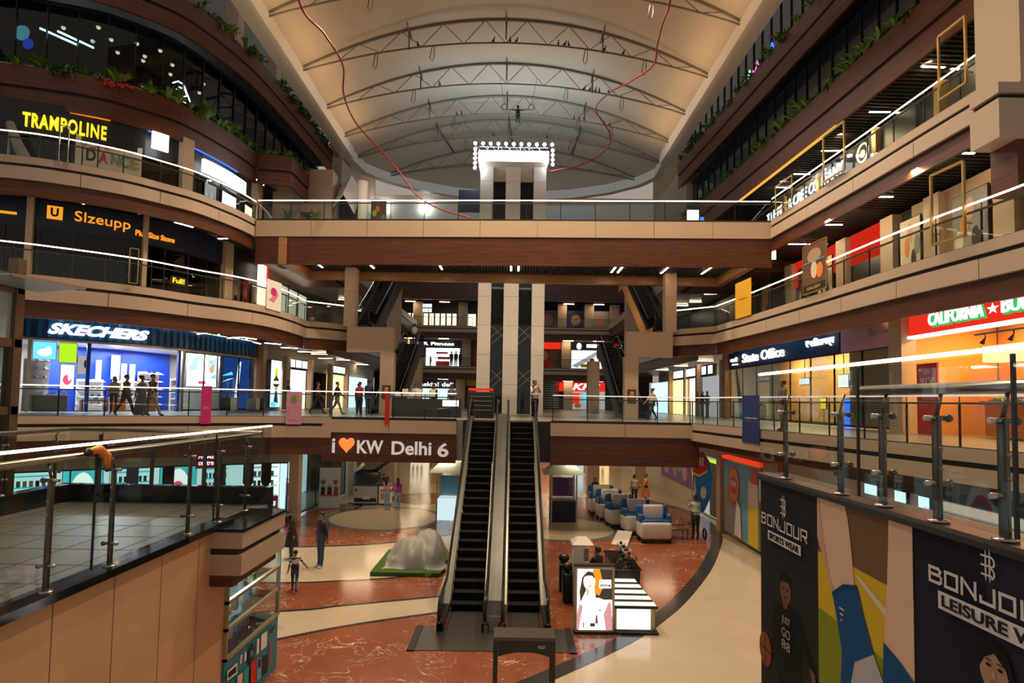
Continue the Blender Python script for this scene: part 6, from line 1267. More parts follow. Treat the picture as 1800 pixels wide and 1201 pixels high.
# pigeons on the truss bars
f0 = None
for n_, u in ((5, -.42), (5, .02), (5, .05), (5, -.06), (6, -.36), (7, -.3), (7, -.27), (5, .25), (5, .28), (5, .3), (5, .47), (5, .56), (6, .42), (6, .45), (6, .48), (6, .5), (6, .55), (7, .40), (7, .43), (7, .46), (7, .58), (7, .61), (8, .25), (8, -.1)):
    y = ARCH[n_]; a = half(y); z = ZB - .15 + (apex(y) - ZB - 1.35) * (1 - u * u) + .05
    if f0 is None:
        f0 = thing('pigeon', 'dark pigeon perched on a roof truss bar', 'bird', (rcx(y) + a * u, y, z), group='pigeons on the roof trusses'); MB().ball((0, 0, .1), .09, 'cl_black', 8, (.8, 1.5, .9)).ball((0, -.13, .2), .05, 'cl_black', 6).tube([(0, -.17, .2), (0, -.21, .19)], [.012, .003], 'ink_grey', 5).tube([(0, .1, .1), (0, .26, .06)], [.05, .02], 'cl_black', 6).build('body', f0, True); MB().tube([(-.02, 0, 0), (-.02, 0, .05)], .006, 'ink_red', 4).tube([(.02, 0, 0), (.02, 0, .05)], .006, 'ink_red', 4).build('leg', f0, True)
    else: copy_thing(f0, (rcx(y) + a * u, y, z), random.uniform(-.6, .6))
# hanging loops of cable under the trusses
for i, (n_, u) in enumerate(((4, -.55), (5, -.62), (6, -.5), (5, -.35), (7, -.32), (8, -.28), (5, .38), (6, .32), (6, .62), (7, .42), (4, .6), (5, .66), (8, .4), (7, .62))):
    y = ARCH[n_]; a = half(y); x = rcx(y) + a * u; z = ZB - .15 + (apex(y) - ZB - 1.35) * (1 - u * u)
    o = MB().tube([(x, y, z), (x - .08, y, z - .35), (x - .14, y, z - .75), (x, y, z - .95), (x + .1, y, z - .7), (x + .12, y, z)], .022, 'black', 5).build('hanging_cable_loop', org=(x, y, z)); tag(o, 'black loop of cable hanging from a roof truss bar', 'cable', 'cable loops under the roof trusses')
# ================================================================ NEAR OBJECTS
# ---- sportswear banner on the right landing wall: u runs from the far end (y 7.48) towards the camera
def near_art(root, f):
    o = MB()
    f.k = 0; f.step = .0012
    f.rect(o, 0, .1, 1.385, 4.85, 'ban_black'); f.rect(o, 2.82, .1, 3.53, 4.85, 'ban_navy'); f.rect(o, 3.53, .1, 6.0, 4.85, 'ban_navy2')
    o.build('dark_panel', root)
    o = MB()
    f.k = 1; f.rect(o, 1.385, .1, 2.82, 4.85, 'ban_brown'); f.poly(o, [(1.385, .1), (2.82, .1), (2.82, 4.28), (2.03, 4.31), (1.385, 4.3)], 'ban_yellow'); f.poly(o, [(1.385, .1), (2.82, .1), (2.82, 3.62), (2.2, 3.7), (1.385, 3.75)], 'ban_green')
    f.poly(o, [(2.02, 4.25), (2.10, 4.25), (2.82, 3.95), (2.82, 3.85)], 'ban_pale')
    f.poly(o, [(1.385, 4.85), (1.88, 4.85), (1.93, 4.72), (1.965, 4.56), (2.0, 4.35), (2.03, 4.12), (1.66, 3.96), (1.57, 4.12), (1.48, 4.28), (1.385, 4.44)], 'ban_skin'); f.poly(o, [(2.53, 4.85), (2.82, 4.85), (2.82, 3.62), (2.64, 3.72), (2.45, 3.78), (2.47, 4.05), (2.5, 4.31), (2.52, 4.6)], 'ban_skin'); f.poly(o, [(1.385, 4.85), (1.42, 4.85), (1.5, 4.45), (1.62, 4.1), (1.7, 3.99), (1.66, 3.96), (1.57, 4.12), (1.48, 4.28), (1.385, 4.44)], 'ban_skin2')
    f.poly(o, [(1.655, 3.98), (1.85, 4.11), (2.07, 4.165), (2.12, 4.05), (2.17, 3.93), (2.24, 3.8), (2.31, 3.66), (2.03, 3.48), (1.96, 3.28), (1.9, 2.9), (1.78, 2.9), (1.79, 3.2), (1.82, 3.48), (1.75, 3.72)], 'ban_sock'); f.poly(o, [(1.655, 3.98), (1.85, 4.11), (2.07, 4.165), (2.08, 4.13), (1.86, 4.07), (1.665, 3.94)], 'ban_sock2')
    f.poly(o, [(2.03, 3.48), (2.31, 3.66), (2.43, 3.5), (2.5, 3.2), (2.4, 2.9), (1.94, 2.9), (1.97, 3.28)], 'ban_shoe'); f.poly(o, [(2.45, 3.82), (2.66, 3.75), (2.82, 3.67), (2.82, 2.9), (2.38, 2.9), (2.43, 3.4)], 'ban_sock')
    for k in range(4): f.rect(o, 1.79 + .012 * k, 3.87 - k * .05, 1.87 - .014 * k, 3.885 - k * .05, 'ban_pale')
    o.build('sock_picture', root)
    o = MB(); f.k = 1
    mp = 'ban_person'
    f.poly(o, [(.5, 2.62), (.34, 2.84), (.30, 3.19), (.36, 3.42), (.56, 3.51), (.8, 3.56), (.98, 3.52), (1.08, 3.45), (1.2, 3.25), (1.32, 3.05), (1.26, 2.98), (1.05, 3.2), (1.02, 2.86), (1.02, .6), (.45, .6)], mp)
    f.oval(o, (.66, 3.68), (.13, .16), 'ban_face'); f.poly(o, [(.5, 3.72), (.54, 3.84), (.66, 3.88), (.78, 3.84), (.8, 3.72), (.74, 3.78), (.6, 3.77)], mp); f.poly(o, [(.6, 3.55), (.72, 3.55), (.7, 3.48), (.62, 3.48)], 'ban_face')
    f.oval(o, (.61, 3.70), (.02, .012), mp); f.oval(o, (.71, 3.70), (.02, .012), mp); f.rect(o, .62, 3.60, .70, 3.612, mp)
    f.oval(o, (.14, 2.83), (.17, .2), 'ban_ball'); f.poly(o, [(-.0, 2.84), (.31, 2.82), (.31, 2.835), (0, 2.855)], mp); f.rect(o, .135, 2.63, .145, 3.03, mp)
    for k, t in enumerate(('JUST', 'GO', '88')): f.text(o, t, .6, 3.30 - k * .13, .8, 3.40 - k * .13, 'ban_grey')
    f.poly(o, [(1.22, 3.08), (1.33, 3.06), (1.36, 2.92), (1.27, 2.93)], 'ban_face')
    o.build('man_picture', root); o = MB()
    f.oval(o, (3.60, 4.10), (.125, .16), 'ban_face2'); f.poly(o, [(3.46, 4.05), (3.47, 4.2), (3.58, 4.28), (3.7, 4.24), (3.75, 4.1), (3.73, 4.0), (3.69, 4.13), (3.6, 4.2), (3.52, 4.15)], mp); f.poly(o, [(3.45, 3.5), (3.5, 3.85), (3.75, 3.85), (3.9, 3.5)], mp)
    for u in (3.555, 3.65): f.oval(o, (u, 4.115), (.022, .010), mp); f.poly(o, [(u - .03, 4.145), (u + .03, 4.145), (u + .02, 4.152), (u - .02, 4.152)], mp)
    f.poly(o, [(3.6, 4.11), (3.612, 4.055), (3.59, 4.055)], 'ban_skin2'); f.oval(o, (3.602, 4.015), (.03, .010), 'lips')
    o.build('face_picture', root)
    o = MB(); f.k = 7
    def strokes(ch, u, v, w_, h, th):
        S = {'B': [[(0, 0), (0, 1), (.8, 1), (1, .85), (.85, .55), (0, .55)], [(.85, .55), (1, .4), (1, .1), (.85, 0), (0, 0)]], 'O': [[(0, 0), (0, 1), (1, 1), (1, 0), (0, 0)]], 'N': [[(0, 0), (0, 1), (1, 0), (1, 1)]], 'J': [[(0, .3), (0, 0), (1, 0), (1, 1)]], 'U': [[(0, 1), (0, 0), (1, 0), (1, 1)]], 'R': [[(0, 0), (0, 1), (1, 1), (1, .45), (0, .45)], [(.5, .45), (1, 0)]]}
        for L_ in S[ch]:
            for (a, b), (c, d) in zip(L_[:-1], L_[1:]):
                p, q = V(u + a * w_, v + b * h), V(u + c * w_, v + d * h); t = (q - p).normalized() * th / 2; n = V(-t.y, t.x); p -= t; q += t
                f.poly(o, [tuple(p + n), tuple(p - n), tuple(q - n), tuple(q + n)], 'ban_white', .03 + .0006 * (len(o.f) % 9))
    for k, ch in enumerate('BONJOUR'): strokes(ch, .10 + k * .166, 4.335, .115, .115, .02)
    logo((.68, 4.50), .75) if 0 else None
    for k, ch in enumerate('BONJOUR'): strokes(ch, 3.04 + k * .158, 4.50, .112, .1, .022)
    def logo(c, s):
        for du in (-.04, 0.02):
            f.oval(o, (c[0] + du * s, c[1] + .15 * s), (.006 * s + .004, .18 * s), 'ban_white', .03 + du * .05, 8)
        for v in (.05, .15, .25): f.rect(o, c[0] - .09 * s, c[1] + v * s - .006, c[0] + .06 * s, c[1] + v * s + .006, 'ban_white', .034 + v * .01)
        for v in (.08, .2):
            P = [(c[0] + .05 * s + .05 * s * math.cos(a), c[1] + v * s + .055 * s * math.sin(a)) for a in [-1.5 + .5 * k for k in range(7)]]
            for (a, b), (a2, b2) in zip(P[:-1], P[1:]): p, q = V(a, b), V(a2, b2); t = (q - p).normalized(); n = V(-t.y, t.x) * .007; f.poly(o, [tuple(p + n), tuple(p - n), tuple(q - n), tuple(q + n)], 'ban_white', .038 + .0005 * (len(o.f) % 7))
    logo((.68, 4.50), .75); logo((3.58, 4.655), .6)
    f.rect(o, .27, 4.165, 1.08, 4.275, 'ban_white', .03); f.text(o, 'SPORTS WEAR', .31, 4.185, 1.04, 4.255, 'ban_black', .034, bold=.02)
    f.rect(o, 3.12, 4.325, 4.3, 4.45, 'ban_white', .03); f.text(o, 'LEISURE WEAR', 3.16, 4.35, 4.24, 4.43, 'ban_black', .034, bold=.02)
    o.build('lettering', root)
for k_, c_ in dict(ban_black=(.022, .023, .026), ban_navy=(.016, .017, .032), ban_navy2=(.026, .027, .05), ban_brown=(.16, .10, .055), ban_yellow=(.60, .43, .03), ban_green=(.22, .26, .02), ban_pale=(.62, .60, .50), ban_skin=(.68, .47, .36), ban_skin2=(.56, .36, .26), ban_sock=(.012, .08, .22), ban_sock2=(.01, .055, .16), ban_shoe=(.42, .44, .48), ban_person=(.012, .012, .013), ban_face=(.16, .085, .06), ban_face2=(.40, .24, .17), ban_ball=(.22, .07, .03), ban_grey=(.30, .30, .31), ban_white=(.62, .63, .66)).items(): mat(k_, c_, .8, spec=.12)
bn = thing('wall_banner', 'huge dark sportswear banner with bare legs in blue socks, reading BONJOUR', 'banner', (3.12, 7.48, 0))
f = Frame((3.115, 7.48, 0), (0, -1, 0)); o = MB(); f.slab(o, 0, .08, 6.0, 4.86, -.03, 0, 'ban_black'); o.build('backing', bn); near_art(bn, f)
o = MB(); f.slab(o, 0, 4.84, 6.0, 4.88, -.03, .03, 'dark_metal'); o.build('top_rail', bn)
# ---- display kiosk below the left landing
emis('kiosk_glow', (.72, .88, .95), .42); kx = -4.9; kr = thing('display_kiosk', 'glass display kiosk with blue base under the end of the left landing', 'kiosk', (kx - .4, 11.85, 0))
mat('kiosk_blue', (.015, .22, .34), .4); MB().box((kx - .42, 11.85, .56), (.8, 2.4, 1.12), 'kiosk_blue').build('base', kr)
o = MB(); f = Frame((kx - .015, 10.65, 0), (0, 1, 0), (1, 0, 0))
for z in (1.14, 1.66, 2.13, 2.52): f.slab(o, 0, z - .03, 2.4, z + .03, -.05, .02, 'gold_pale')
for u in (0, 2.35): f.slab(o, u, 1.1, u + .05, 2.55, -.05, .02, 'gold_pale'); f.slab(o, u, 1.1, u + .05, 2.55, -.8, -.74, 'gold_pale')
mat('gold_pale', (.42, .36, .22), .35, .5); o.build('frame', kr)
o = MB(); f.slab(o, .05, 1.17, 2.35, 2.5, -.025, -.015, 'glass'); o.build('glass', kr)
o = MB()
for z in (1.15, 1.62, 2.08): f.slab(o, .05, z, 2.35, z + .02, -.72, -.06, 'glass_grey')
o.build('shelf', kr); MB().box((kx - .8, 11.85, 1.85), (.03, 2.3, 1.35), 'kiosk_glow').build('lit_back', kr); lamp('kiosk_lamp', 'AREA', (kx - .45, 11.85, 2.49), 14, (.85, .95, 1), (kx - .45, 11.85, 0), (.4, 2.0))
MB().box((kx - .4, 11.85, 2.55), (.8, 2.4, .06), 'gold_pale').build('roof', kr)
o = MB(); f.k = 6
for P, c in (([(.06, .94), (.44, .93), (.46, .73), (.07, .77)], 'ink_white'), ([(.1, .9), (.41, .89), (.42, .77), (.1, .8)], 'ink_black'), ([(1.04, .67), (1.3, .64), (1.29, .18), (1.04, .2)], 'ink_red'), ([(1.32, .64), (1.54, .56), (1.54, .16), (1.32, .18)], 'ink_sky'), ([(1.36, .6), (1.5, .55), (1.5, .4), (1.36, .42)], 'ink_navy'), ([(1.58, .56), (1.84, .5), (1.84, .15), (1.58, .18)], 'ink_black'), ([(1.46, 1.03), (1.75, 1.0), (1.75, .7), (1.46, .72)], 'ink_white'), ([(1.94, .72), (2.0, .72), (2.0, .21), (1.94, .21)], 'ink_magenta'), ([(.46, .68), (.67, .66), (.67, .1), (.46, .1)], 'ink_cream'), ([(.71, .68), (.93, .66), (.93, .2), (.71, .22)], 'ink_teal'), ([(1.85, .95), (2.16, 1.0), (2.18, .94), (1.9, .88)], 'ink_black'), ([(.55, 1.02), (.62, 1.0), (.6, .86), (.54, .86)], 'ink_white'), ([(.72, 1.0), (.79, .98), (.79, .83), (.71, .84)], 'ink_white'), ([(1.25, 1.03), (1.36, 1.0), (1.36, .72), (1.25, .74)], 'ink_white')): f.poly(o, P, c, .02 + .001 * f.k); f.k += 1
f.oval(o, (1.03, .85), (.1, .2), 'ink_black', .03); f.oval(o, (1.03, .85), (.05, .06), 'ink_grey', .034); o.build('base_picture', kr)
for z, n in ((1.17, 6), (1.64, 7), (2.1, 5)):
    for k in range(n):
        y = 10.85 + k * 2.1 / n; h = random.uniform(.1, .28); o = MB().rbox((kx - .4, y, z + h / 2 + .005), (.16, .12, h), random.choice(['ink_white', 'ink_grey', 'ink_sky', 'ink_black', 'ink_cream']), .012).rbox((kx - .4, y, z + h + .02), (.08, .06, .03), 'ink_grey', .005).build('boxed_gadget', org=(kx - .4, y, z)); tag(o, 'small boxed gadget on the %s glass shelf of the blue based kiosk' % {1.17: 'lowest', 1.64: 'middle', 2.1: 'upper'}[z], 'box', 'boxed gadgets, %s kiosk shelf' % {1.17: 'lowest', 1.64: 'middle', 2.1: 'upper'}[z])
gc = thing('glass_canopy', 'slanted glass canopy corner beside the boxed end of the landing', 'canopy', (-6.0, 16.0, 2.6)); o = MB(); P = [(-6.6, 15.0, 2.55), (-5.6, 15.6, 2.75), (-6.6, 16.6, 2.75)]
o.raw([p for p in P] + [(a, b, c + .03) for a, b, c in P], [(2, 1, 0), (3, 4, 5), (0, 1, 4, 3), (1, 2, 5, 4), (2, 0, 3, 5)], 'glass_grey'); o.build('glass', gc); o = MB().bar(P[0], P[1], .05, .05, 'steel').bar(P[1], P[2], .05, .05, 'steel'); o.tube([(-6.6, 15.8, 0), (-6.6, 15.8, 2.6)], .04, 'steel').build('frame', gc)
# ---- glazed lift shaft frame at the left edge
sh = thing('glass_lift', 'bronze framed glass lift cabin at the left edge of the picture', 'lift', (-10.6, 11, 3.0)); o = MB()
for x in (-9.85, -11.4):
    for y in (9.6, 11.75): o.box((x, y, 5.7), (.2, .2, 5.4), 'bronze')
mat('bronze', (.20, .13, .09), .3, .7)
for z in (3.1, 5.4, 6.72, 7.78): o.box((-10.6, 9.6, z), (1.7, .16, .16), 'bronze').box((-9.85, 10.7, z), (.16, 2.2, .16), 'bronze').box((-10.6, 11.75, z), (1.7, .16, .16), 'bronze')
o.build('frame', sh); o = MB().box((-9.85, 10.7, 7.25), (.03, 2.0, .95), 'lift_panel').box((-10.6, 9.6, 7.25), (1.5, .03, .95), 'lift_panel').box((-10.6, 9.6, 4.9), (1.5, .02, 3.5), 'glass_grey').box((-9.85, 10.7, 4.9), (.02, 2.0, 3.5), 'glass_grey'); mat('lift_panel', (.42, .52, .52), .25); o.build('glass', sh)
MB().box((-10.6, 10.7, 7.95), (1.9, 2.5, .2), 'bronze').build('roof', sh); MB().prism([(-11.6, 9.3), (-9.5, 9.3), (-9.5, 12.0), (-11.6, 12.0)], 0, 3.1, 'bronze').build('shaft_base', sh)
o = MB(); P = [(-9.72, 12.1, 7.8), (-8.6, 11.9, 7.86), (-9.0, 10.6, 7.86), (-9.72, 10.4, 7.8)]; o.raw(P + [(a, b, c + .03) for a, b, c in P], [(3, 2, 1, 0), (4, 5, 6, 7), (0, 1, 5, 4), (1, 2, 6, 5), (2, 3, 7, 6), (3, 0, 4, 7)], 'lift_panel').bar(P[1], P[2], .05, .06, 'steel'); o.build('side_canopy', sh)
# orange scarf tied on the handrail
o = thing('tied_cloth', 'orange cloth tied around the near left steel handrail', 'cloth', (-4.96, 7.25, 5.02)); MB().tube([(-4.96, 7.05, 5.07), (-4.93, 7.2, 5.09), (-4.9, 7.3, 5.0), (-4.9, 7.33, 4.85)], [.035, .06, .055, .02], 'ink_orange', 8).ball((-4.93, 7.02, 5.07), .05, 'ink_black', 6).build('wrap', o)
MB().tube([(-4.9, 7.27, 5.04), (-4.88, 7.25, 4.9)], [.04, .012], 'ink_orange', 6).build('tail', o)
# ---- black block at the upper right corner
col = MB().box((13.3, 14.9, 16.8), (2.0, 1.4, 6.0), 'beige').build('column'); tag(col, 'pale clad column at the top right corner', 'column', kind='structure')
o = MB().box((13.0, 14.35, 13.46), (3.0, .9, .26), 'beige').box((13.05, 14.4, 13.27), (2.9, .8, .12), 'groove').box((13.0, 14.35, 12.72), (3.0, .9, .96), 'beige').box((13.3, 14.4, 11.65), (2.6, .8, 1.2), 'wood').build('balcony_slab'); tag(o, 'projecting balcony block with wood skirt at the right edge', 'balcony', kind='structure')
# ---- black gate in front of the escalators
gt = thing('barrier_table', 'black barrier table with an arched front before the escalators', 'barrier', (.32, 11.6, 0)); o = MB()
o.box((.32, 11.6, 1.33), (1.16, .5, .06), 'barrier_top'); mat('barrier_top', (.07, .055, .05), .25); o.build('top', gt)
o = MB(); f = Frame((-.26, 11.37, 0), (1, 0, 0)); N = 14; A = [(.09 + .98 * k / N, 1.0 + .09 * math.sin(math.pi * k / N)) for k in range(N + 1)]
for (a, b), (c, d) in zip(A[:-1], A[1:]): o.raw([f.p(u, v, q) for q in (-.03, 0) for u, v in ((a, b), (c, d), (c, 1.31), (a, 1.31))], [(3, 2, 1, 0), (4, 5, 6, 7), (0, 1, 5, 4), (2, 3, 7, 6)], 'black')
o.build('arched_apron', gt)
for x in (-.22, .86):
    for y in (11.39, 11.82): MB().box((x, y, .65), (.08, .06, 1.3), 'black').build('leg', gt)
o = MB(); f.text(o, 'SALE', .84, 1.16, .96, 1.2, 'ink_white', .012); f.rect(o, .82, 1.205, .98, 1.21, 'ink_white', .01); o.build('small_label', gt)
# ================================================================ GROUND FLOOR
# covered object on a green platform
gp = thing('green_platform', 'low green carpeted platform left of the escalators', 'platform', (-3.35, 21.2, 0)); o = MB().rbox((-3.35, 21.2, .07), (2.3, 3.0, .14), 'turf', .02); mat('turf', (.05, .13, .012), .9, noise=.4, nscale=40, bump=.6); o.build('deck', gp); o = MB(); f = Frame((-3.3, 19.68, 0), (1, 0, 0)); f.text(o, 'OT', .6, .03, .8, .12, 'ink_white'); o.build('letters', gp)
mat('tarp', (.36, .36, .35), .6); NX, NY = 44, 40; vs = []
for j in range(NY + 1):
    for i in range(NX + 1):
        u, v = -1 + 2 * i / NX, -1 + 2 * j / NY; r = (abs(u) ** 2.6 + abs(v) ** 2.6) ** (1 / 2.6); z = 1.15 * max(0, 1 - r ** 2.2) ** .62 * (.72 + .28 * u) ; a = math.atan2(v, u)
        fold = .10 * (abs(math.sin(a * 4.5 + 2.5 * r)) - .5) * min(1, r * 1.4) + .06 * (abs(math.sin(a * 8 - 4 * r)) - .5) * r + .10 * (abs(math.sin(3 * u + 2.2 * v)) - .5); z = max(0, z + fold * (z > .02) * 1.7)
        vs.append((-3.2 + u * (1.02 + .06 * math.sin(a * 8)), 21.3 + v * (1.25 + .07 * math.sin(a * 7 + 1)), .145 + z))
fs = [(j * (NX + 1) + i, j * (NX + 1) + i + 1, (j + 1) * (NX + 1) + i + 1, (j + 1) * (NX + 1) + i) for j in range(NY) for i in range(NX)]
tp = thing('covered_machine', 'lumpy machine under a folded grey dust sheet on the green platform', 'covered machine', (-3.2, 21.3, .14)); MB().raw(vs, fs, 'tarp', True).build('dust_sheet', tp)
# poster light box and stepped counter to the right of the escalators
pb = thing('poster_light_box', 'glowing poster of a lady in white in a gold frame, beside the right escalator', 'light box', (2.15, 15.3, 0)); f = Frame((1.66, 15.15, 0), (1, .02, 0)); o = MB(); f.slab(o, 0, .06, 1.0, 1.66, -.16, 0, 'gold_pale'); f.slab(o, -.02, .0, 1.02, .06, -.2, .02, 'black'); f.slab(o, -.02, 1.66, 1.02, 1.70, -.18, .02, 'black'); o.build('frame', pb)
o = MB(); f.k = 0; f.rect(o, .06, .12, .94, 1.6, 'lit_white'); f.rect(o, .52, .85, .94, 1.6, 'poster_dark'); f.poly(o, [(.45, 1.6), (.62, 1.6), (.72, 1.2), (.62, .95), (.5, 1.0)], 'lit_orange'); f.poly(o, [(.06, .12), (.3, .12), (.3, .6), (.12, .75), (.06, .5)], 'poster_mauve')
emis('poster_dark', (.05, .035, .025), .6); emis('poster_mauve', (.5, .22, .22), .7); emis('poster_skin', (1, .72, .52), 1.0); emis('poster_shade', (.62, .30, .16), .8); emis('poster_line', (.22, .08, .06), .6)
f.poly(o, [(.14, .78), (.12, 1.05), (.18, 1.4), (.32, 1.55), (.46, 1.52), (.4, 1.3), (.24, 1.0)], 'poster_dark'); f.oval(o, (.36, 1.30), (.15, .21), 'poster_skin'); f.poly(o, [(.22, 1.4), (.3, 1.52), (.46, 1.5), (.5, 1.36), (.42, 1.44), (.3, 1.44)], 'poster_dark'); f.poly(o, [(.28, 1.15), (.46, 1.12), (.5, .9), (.26, .85)], 'poster_skin'); f.poly(o, [(.28, 1.15), (.36, 1.08), (.3, .9)], 'poster_shade')
f.poly(o, [(.1, .12), (.22, .8), (.4, .92), (.62, .9), (.9, .78), (.94, .5), (.85, .12)], 'lit_white'); f.poly(o, [(.78, .12), (.72, .5), (.84, .8), (.9, .78), (.94, .3), (.94, .12)], 'poster_mauve')
for u in (.30, .43): f.poly(o, [(u - .035, 1.345), (u, 1.332), (u + .035, 1.345), (u, 1.352)], 'poster_line'); f.poly(o, [(u - .04, 1.39), (u + .04, 1.395), (u + .04, 1.402), (u - .03, 1.402)], 'poster_line')
f.poly(o, [(.37, 1.33), (.385, 1.255), (.35, 1.25)], 'poster_shade'); f.oval(o, (.375, 1.2), (.04, .014), 'lit_pink'); f.rect(o, .6, 1.15, .9, 1.36, 'lit_white'); f.text(o, 'FRESH', .62, 1.29, .88, 1.34, 'poster_dark'); f.text(o, 'shine', .62, 1.19, .88, 1.27, 'poster_dark', bold=.03); f.rect(o, .38, .22, .5, .3, 'ink_green'); f.rect(o, .2, .2, .23, .32, 'poster_line'); f.poly(o, [(.5, .3), (.58, .3), (.55, .5), (.52, .5)], 'poster_line'); f.oval(o, (.62, .62), (.035, .015), 'poster_line'); o.build('picture', pb)
emis('counter_white', (1, .99, .95), .62)
sc_ = thing('stepped_counter', 'white lit display counter with black banded glass steps, beside the glowing poster', 'counter', (3.15, 16.2, 0))
o = MB().box((3.2, 16.3, .33), (1.0, 2.0, .58), 'gold_pale').box((3.2, 16.25, .03), (1.12, 2.2, .06), 'black'); o.build('body', sc_); f = Frame((2.72, 15.28, 0), (1, 0, 0)); o = MB(); f.slab(o, .02, .1, .86, .60, -.02, .02, 'counter_white'); f.slab(o, -.02, .06, .92, .1, -.02, .03, 'gold_pale'); o.build('lit_front', sc_)
for k in range(5):
    y = 15.45 + k * .38; z = .64 + k * .035; w_ = 1.06 - k * .05; MB().rbox((3.22 - k * .02, y, z), (w_, .34, .05), 'lit_cream', .015).build('glass_step', sc_); MB().box((3.22 - k * .02, y - .175, z - .005), (w_ + .02, .03, .07), 'black').build('black_band', sc_)
bc = thing('vendor_counter', 'long black counter behind the white lit steps', 'counter', (3.4, 18.4, 0)); o = MB().rbox((3.4, 18.3, .5), (.7, 2.1, 1.0), 'black', .03); o.build('body', bc); MB().box((3.4, 18.3, 1.02), (.76, 2.16, .04), 'black_gloss').build('worktop', bc)
for k, (y, m, lab) in enumerate(((17.45, 'black', 'black gadget on a stand at the near end of the black counter'), (17.9, 'ink_red', 'red toy figure on the black counter'), (18.3, 'ink_white', 'white and black toy in the middle of the black counter'), (18.75, 'ink_grey', 'grey toy figure on the black counter'), (19.2, 'ink_white', 'white toy figure at the far end of the black counter'))):
    o = thing('toy_figure', lab, 'toy', (3.55, y, 1.04)); b = MB().rbox((3.55, y, 1.06), (.16, .16, .04), 'black', .01).tube([(3.55, y, 1.07), (3.55, y, 1.2)], [.05, .04], m, 8); b.ball((3.55, y, 1.24), .06, m, 8); b.build('body', o)
    for s in (-1, 1): MB().tube([(3.55, y, 1.2), (3.55 + s * .1, y - .05, 1.26), (3.55 + s * .12, y - .05, 1.36)], .02, m if k else 'black', 6).build('arm', o)
    MB().ball((3.55, y, 1.33), .05, 'black' if m != 'black' else 'ink_grey', 8).build('head', o)
wc = thing('white_cabinet', 'tall narrow white cabinet with black vents behind the glowing poster', 'cabinet', (2.05, 17.4, 0)); MB().rbox((2.05, 17.4, .85), (.42, .5, 1.7), 'white_panel', .02).build('body', wc); o = MB(); [o.box((2.2, 17.13, 1.3 + k * .05), (.14, .02, .02), 'black') for k in range(7)]; o.build('vents', wc); o = MB().raw([(1.8, 17.1, 1.72), (2.4, 17.1, 1.72), (2.4, 17.75, 1.72), (1.8, 17.75, 1.72), (1.95, 17.3, 1.86), (2.25, 17.3, 1.86), (2.25, 17.6, 1.86), (1.95, 17.6, 1.86)], [(3, 2, 1, 0), (4, 5, 6, 7), (0, 1, 5, 4), (1, 2, 6, 5), (2, 3, 7, 6), (3, 0, 4, 7)], 'white_panel'); o.build('top', wc)
st = thing('stool', 'black stool under the seated vendor', 'stool', (2.7, 18.25, 0)); MB().lathe([(0, .44), (.19, .44), (.2, .47), (.17, .5), (0, .5)], (2.7, 18.2, 0), 'black', 14).build('seat', st); MB().tube([(2.7, 18.2, .02), (2.7, 18.2, .45)], .03, 'steel').build('column_leg', st); MB().lathe([(0, 0), (.2, 0), (.2, .02), (0, .03)], (2.7, 18.2, 0), 'steel', 14).build('foot_plate', st)
o = MB().rbox((2.25, 16.5, .55), (.5, .6, 1.1), 'black', .04); o.box((2.25, 16.5, 1.11), (.54, .64, .03), 'black_gloss'); o = o.build('side_cabinet', org=(2.25, 16.5, 0)); tag(o, 'black cupboard directly behind the glowing poster', 'cabinet')
for k, (x, y) in enumerate(((1.72, 17.6), (1.7, 18.6))): o = MB().rbox((x, y, .42), (.3, .45, .84), 'black', .06).ball((x, y, .98), .17, 'black', 8, (1, 1, .8)).build('covered_bag', org=(x, y, 0)); tag(o, 'black bulky bag standing by the right escalator, %s one' % ('nearer', 'further')[k], 'bag')
# kiosks with pitched roofs on both sides of the escalators
for x, lab in ((-2.9, 'left'), (2.6, 'right')):
    k_ = thing('glass_kiosk', 'small glass kiosk with pitched canopy just %s of the escalators' % lab, 'kiosk', (x, 29.5, 0)); o = MB()
    for dx in (-.6, .6):
        for dy in (-.6, .6): o.box((x + dx, 29.5 + dy, 1.15), (.07, .07, 2.3), 'gold_pale')
    o.build('frame', k_); MB().box((x, 29.5, .5), (1.15, 1.15, 1.0), 'cl_navy' if lab == 'right' else 'kiosk_glow').build('base', k_); MB().box((x, 28.93, 1.6), (1.1, .02, 1.1), 'glass').build('glass', k_); MB().box((x, 29.7, 1.6), (1.0, .3, .9), 'ink_sky' if lab == 'left' else 'ink_purple').build('goods', k_)
    o = MB().raw([(x - 1, 28.5, 2.3), (x + 1, 28.5, 2.3), (x + 1, 30.5, 2.3), (x - 1, 30.5, 2.3), (x - .5, 29, 2.75), (x + .5, 29, 2.75), (x + .5, 30, 2.75), (x - .5, 30, 2.75)], [(3, 2, 1, 0), (4, 5, 6, 7), (0, 1, 5, 4), (1, 2, 6, 5), (2, 3, 7, 6), (3, 0, 4, 7)], 'lift_panel'); o.build('canopy', k_)
